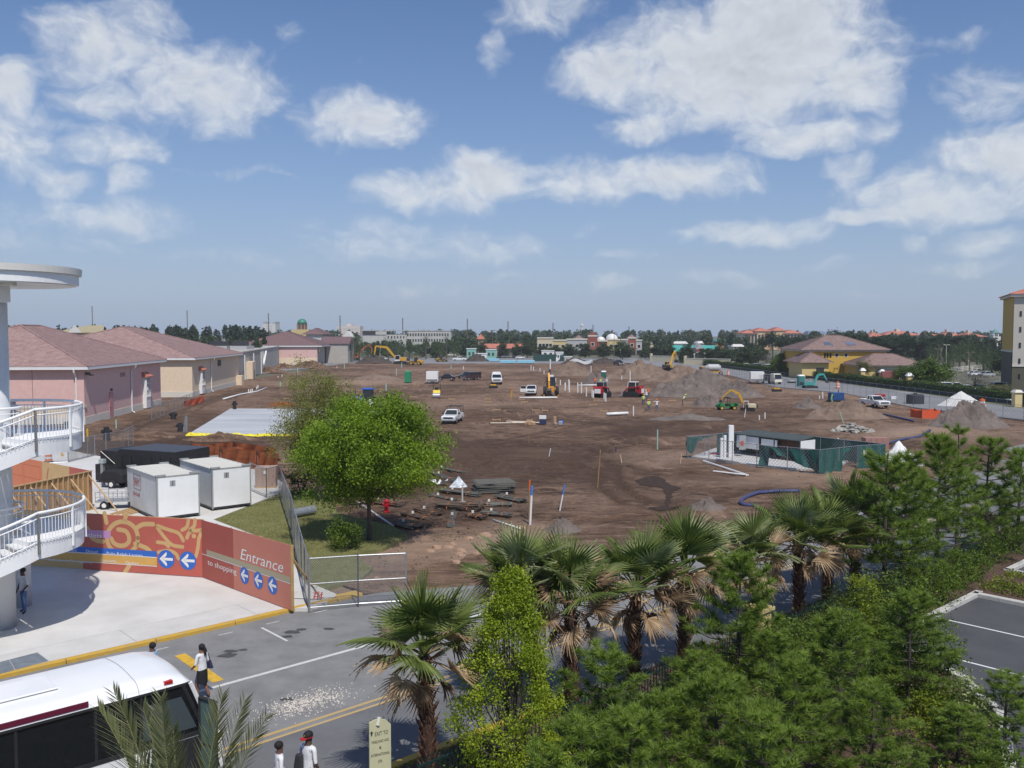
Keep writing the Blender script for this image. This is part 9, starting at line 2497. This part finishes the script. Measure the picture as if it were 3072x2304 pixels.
	for a, b in zip(q[:-1], q[1:]): cloth(f, a-q[0], b-q[0], lambda u: .78, lambda u: .02, mat('silt_cloth',(.03,.04,.045),.9,var=.3), wave=.06, n=20, k=2)
	chain_fence('long chain link site fence along the side road', [Vector((68.4,70,.1)),Vector((66.2,116,.1)),Vector((60.8,136,.1)),Vector((62.8,171,.1)),Vector((55.8,191,.1)),Vector((59.4,245,.1))], 1.9, .55, 'site_fence', 3.4, wr=.012)
	chain_fence('wire site fence behind the right pines', [Vector((27,52,.05)),Vector((36,58,.05)),Vector((46,64,.05))], 1.8, .2, 'site_fence', 3.0, wr=.010)
	for (px0, px1, yt, yb) in [(1955,2068,1067,1084),(2058,2190,1072,1094)]:
		a, b = g(px0,yb,0), g(px1,yb+3,0); d = b-a; t = thing('garden_wall', 'long low cream wall behind the far hedge' if px0 < 2000 else 'second length of low cream wall behind the far hedge', 'wall', a, math.atan2(d.y,d.x)); MB().box(0,d.length,0,.4,0,2.3).build('wall_panel', mat('wall_cream',(.58,.52,.37),.9,var=.06), t); MB().box(-.1,d.length+.1,-.1,.5,2.301,2.5).build('coping', CREAM, t); MB().box(-.8,-.101,-.3,.7,0,3.4).build('end_pier', mat('wall_cream',(.58,.52,.37),.9,var=.06), t)
	a, b = g(2840,1120,0), g(2968,1106,0); d = b-a; t = thing('balustrade', 'white balustrade fence in the hotel grounds', 'fence', a, math.atan2(d.y,d.x))
	n = 9
	for i in range(n+1): MB().box(d.length*i/n-.25,d.length*i/n+.25,-.25,.25,0,1.7).build('post', CREAM, t)
	for z in (.4,.9,1.35): MB().box(0,d.length,-.08,.08,z,z+.16).build('rail', CREAM, t)
	a, b = g(1600,1084,0), g(1700,1084,0); t = thing('green_windscreen', 'dark green screen fence round the site offices', 'fence', a, 0)
	cloth(t, Vector((0,0,0)), b-a, lambda u: 3.0, lambda u: .1, mat('screen_dark_green',(.015,.06,.05),.8), wave=.1)
	for i in range(6): MB().cyl((b-a)*(i/5), (b-a)*(i/5)+Vector((0,0,3.1)), .06, None, 6).build('post', DARK, t)
	BP = mat('pale_blue_pipe',(.22,.50,.62),.5,var=.1)
	for (px0, px1, py, lab) in [(1460,1497,1084,'stack of pale green blue pipes left at the far edge of the lot'),(1500,1548,1090,'middle stack of pale blue pipes at the far edge of the lot'),(1552,1604,1090,'right stack of pale blue pipes at the far edge of the lot')]:
		a, b = g(px0,py,0), g(px1,py,0); t = thing('pipe_stack', lab, 'pipes', a, 0); Lp = (b-a).length
		for r_ in range(2):
			for c_ in range(4-r_): MB().cyl((0,c_*.62+r_*.31,.32+r_*.54),(Lp,c_*.62+r_*.31,.32+r_*.54),.31,None,8).build('pipe', BP, t)
	t = thing('tarpaulin', 'pale grey tarpaulin draped over spoil at the far edge', 'tarpaulin', g(1743,1096,0)); m = MB()
	for i in range(9):
		for j in range(5): m.v.append((-4+i*1.05, j*1.0, 1.6+.6*math.sin(i*.9)+.5*(j-2)*.5-abs(i-4)*.12))
	for i in range(8):
		for j in range(4): m.f.append((i*5+j,i*5+5+j,i*5+6+j,i*5+1+j))
	m.build('cloth_sheet', mat('tarp_grey',(.46,.46,.45),.7,var=.1), t, smooth=True); MB().cyl((-4,0,0),(-4,0,1.6),.1,None,6).build('prop', DARK, t); MB().cyl((4,0,0),(4,0,1.6),.1,None,6).build('prop', DARK, t)
	def lamp(px, yb, yt, lab, grp, m_=WHITE, twin=True):
		p = g(px, yb, -.2); H = at(px, yt, p.y).z; t = thing('lamp_post', lab, 'lamp post', p, 0, grp); MB().tube([(0,0,0),(0,0,H)], [.16,.10], 8).build('pole', m_, t)
		for s in ((-1,1) if twin else (1,)): MB().box(s*.25,s*1.3,-.25,.25,H-.1,H+.12).build('lamp_head', m_, t)
	for (px, yb, yt) in [(588,1045,992),(628,1050,994),(656,1046,992),(673,1048,994),(488,1045,992),(500,1044,991),(745,1040,996),(803,1036,992)]: lamp(px, yb, yt, 'white twin headed car park lamp behind the outlet roofs', 'car park lamps behind the outlets')
	for (px, yb, yt) in [(2615,1075,1028),(2660,1078,1030),(2682,1076,1026),(2705,1080,1030),(2720,1078,1032),(2735,1080,1032),(2822,1085,1030),(2838,1088,1033),(2905,1085,1036),(2725,1076,1028)]: lamp(px, yb, yt, 'white car park lamp in front of the pine wood', 'car park lamps before the pine wood', CREAM)
	for (px, yb, yt, lab) in [(1478,1072,990,'brown lamp post beside the mint shop walls'),(1842,1082,997,'brown twin lamp post beside the far shops'),(2812,1100,1045,'wooden pole right of the villa'),(2908,1120,1055,'grey street lamp by the balustrade')]: lamp(px, yb, yt, lab, None, mat('lamp_brown',(.16,.12,.10),.7))
	PB = mat('pole_brown',(.13,.09,.07),.9,var=.1)
	for (px, yt) in [(276,917),(561,929),(805,938),(1020,945),(1208,952),(1402,955),(1524,962),(1659,967),(1779,973),(1887,978),(1987,985),(2072,985),(2166,987)]:
		Y = 620+abs(px-1100)*.12; p = at(px, yt, Y); t = thing('transmission_pole', 'tall thin brown transmission pole on the horizon', 'utility pole', (p.x,Y,-.3), 0, 'transmission poles on the horizon'); MB().tube([(0,0,0),(0,0,p.z)], [.42,.26], 8).build('pole', PB, t)
		for z in (1.0,2.6,4.2): MB().tube([(-.9,0,p.z-z),(.9,0,p.z-z)], .09, 5).build('insulator_arm', PB, t)
	p = at(1746, 968, 1500); t = thing('white_tower', 'slender white tower rising from the distant trees', 'tower', (p.x,1500,0)); MB().tube([(0,0,0),(0,0,p.z-4),(0,0,p.z)], [2.4,1.9,.3], 10).build('shaft', FW, t); MB().cyl((0,0,p.z-6),(0,0,p.z-4.5),2.6,None,10).build('gallery', FW, t)
	t, W, H = block('tan roofed outlet hall behind the pink buildings', 180, 300, 998, 300, 20, FT, 0, 'outlet_hall'); MB().add([(-2,-2,H),(W+2,-2,H),(W-4,12,H+2.6),(4,12,H+2.6)],[(0,1,2,3)]).build('roof', mat('tan_roof',(.40,.34,.20),.8,var=.1), t); MB().add([(W*.28,-2.2,H),(W*.62,-2.2,H),(W*.45,-2.2,H+2.6)],[(0,1,2)]).build('white_gable', FW, t)
	for (px, w) in ((620,60),(690,50)):
		t, W, H = block('low grey roof plant behind the peach building' if px < 650 else 'second low grey roof plant before the service wing', px, px+w, 1038, 270, 8, FGR, 0, 'roof_plant'); MB().box(.5,W-.5,1,4,H,H+1.4).build('unit', DARK, t)
	for (a, b, yt, Y, m_, lab) in [(2010,2062,1031,560,WHITE,'long white roofed store in the middle distance'),(2150,2185,1024,600,ORB,'small orange house left of the tan hotel'),(1945,1990,1030,640,FT,'low tan house left of the white roofed store'),(2200,2232,1040,520,FW,'low white building below the tan hotel'),(1940,1968,1022,900,FW,'distant white roof above the trees'),(2095,2120,1030,580,FGR,'pale roof behind the teal restaurant')]:
		t, W, H = block(lab, a, b, yt, Y, 12, m_); MB().fru((-.6,W+.6,-.6,12.6),H,(.5,W-.5,3,9),H+1.4).build('roof', FW if m_ != ORB else TEALR, t)
build_far_town()
def place_labels():
	W = ['first','second','third','fourth','fifth','sixth','seventh','eighth','ninth','tenth','eleventh','twelfth','thirteenth','fourteenth','fifteenth','sixteenth','seventeenth','eighteenth','nineteenth','twentieth','twenty-first','twenty-second']
	by = {}
	for o in COL.objects:
		if o.parent is None and o.get('label') and o.get('group'): by.setdefault(o['label'], []).append(o)
	for lab, q in by.items():
		if 1 < len(q) <= 22:
			q.sort(key=lambda o: o.location.x/max(1, o.location.y))
			for i, o in enumerate(q): o['label'] = lab+', '+('leftmost' if i == 0 else 'rightmost' if i == len(q)-1 else W[i]+' from the left')
place_labels()
# ------------------------------------------------------------------ light summer haze
def build_haze():
	m = bpy.data.materials.new('haze_air'); m.use_nodes = True; t = m.node_tree; t.nodes.clear()
	v = t.nodes.new('ShaderNodeVolumePrincipled'); v.inputs['Color'].default_value = (.88,.92,.97,1); v.inputs['Density'].default_value = .00019; v.inputs['Anisotropy'].default_value = .25
	o = t.nodes.new('ShaderNodeOutputMaterial'); t.links.new(v.outputs[0], o.inputs['Volume'])
	h = MB().box(-1300,1300,-70,1640,-1.5,60).build('haze', m); h['kind'] = 'stuff'; h['label'] = 'thin blue haze of humid air over the whole site'
build_haze()
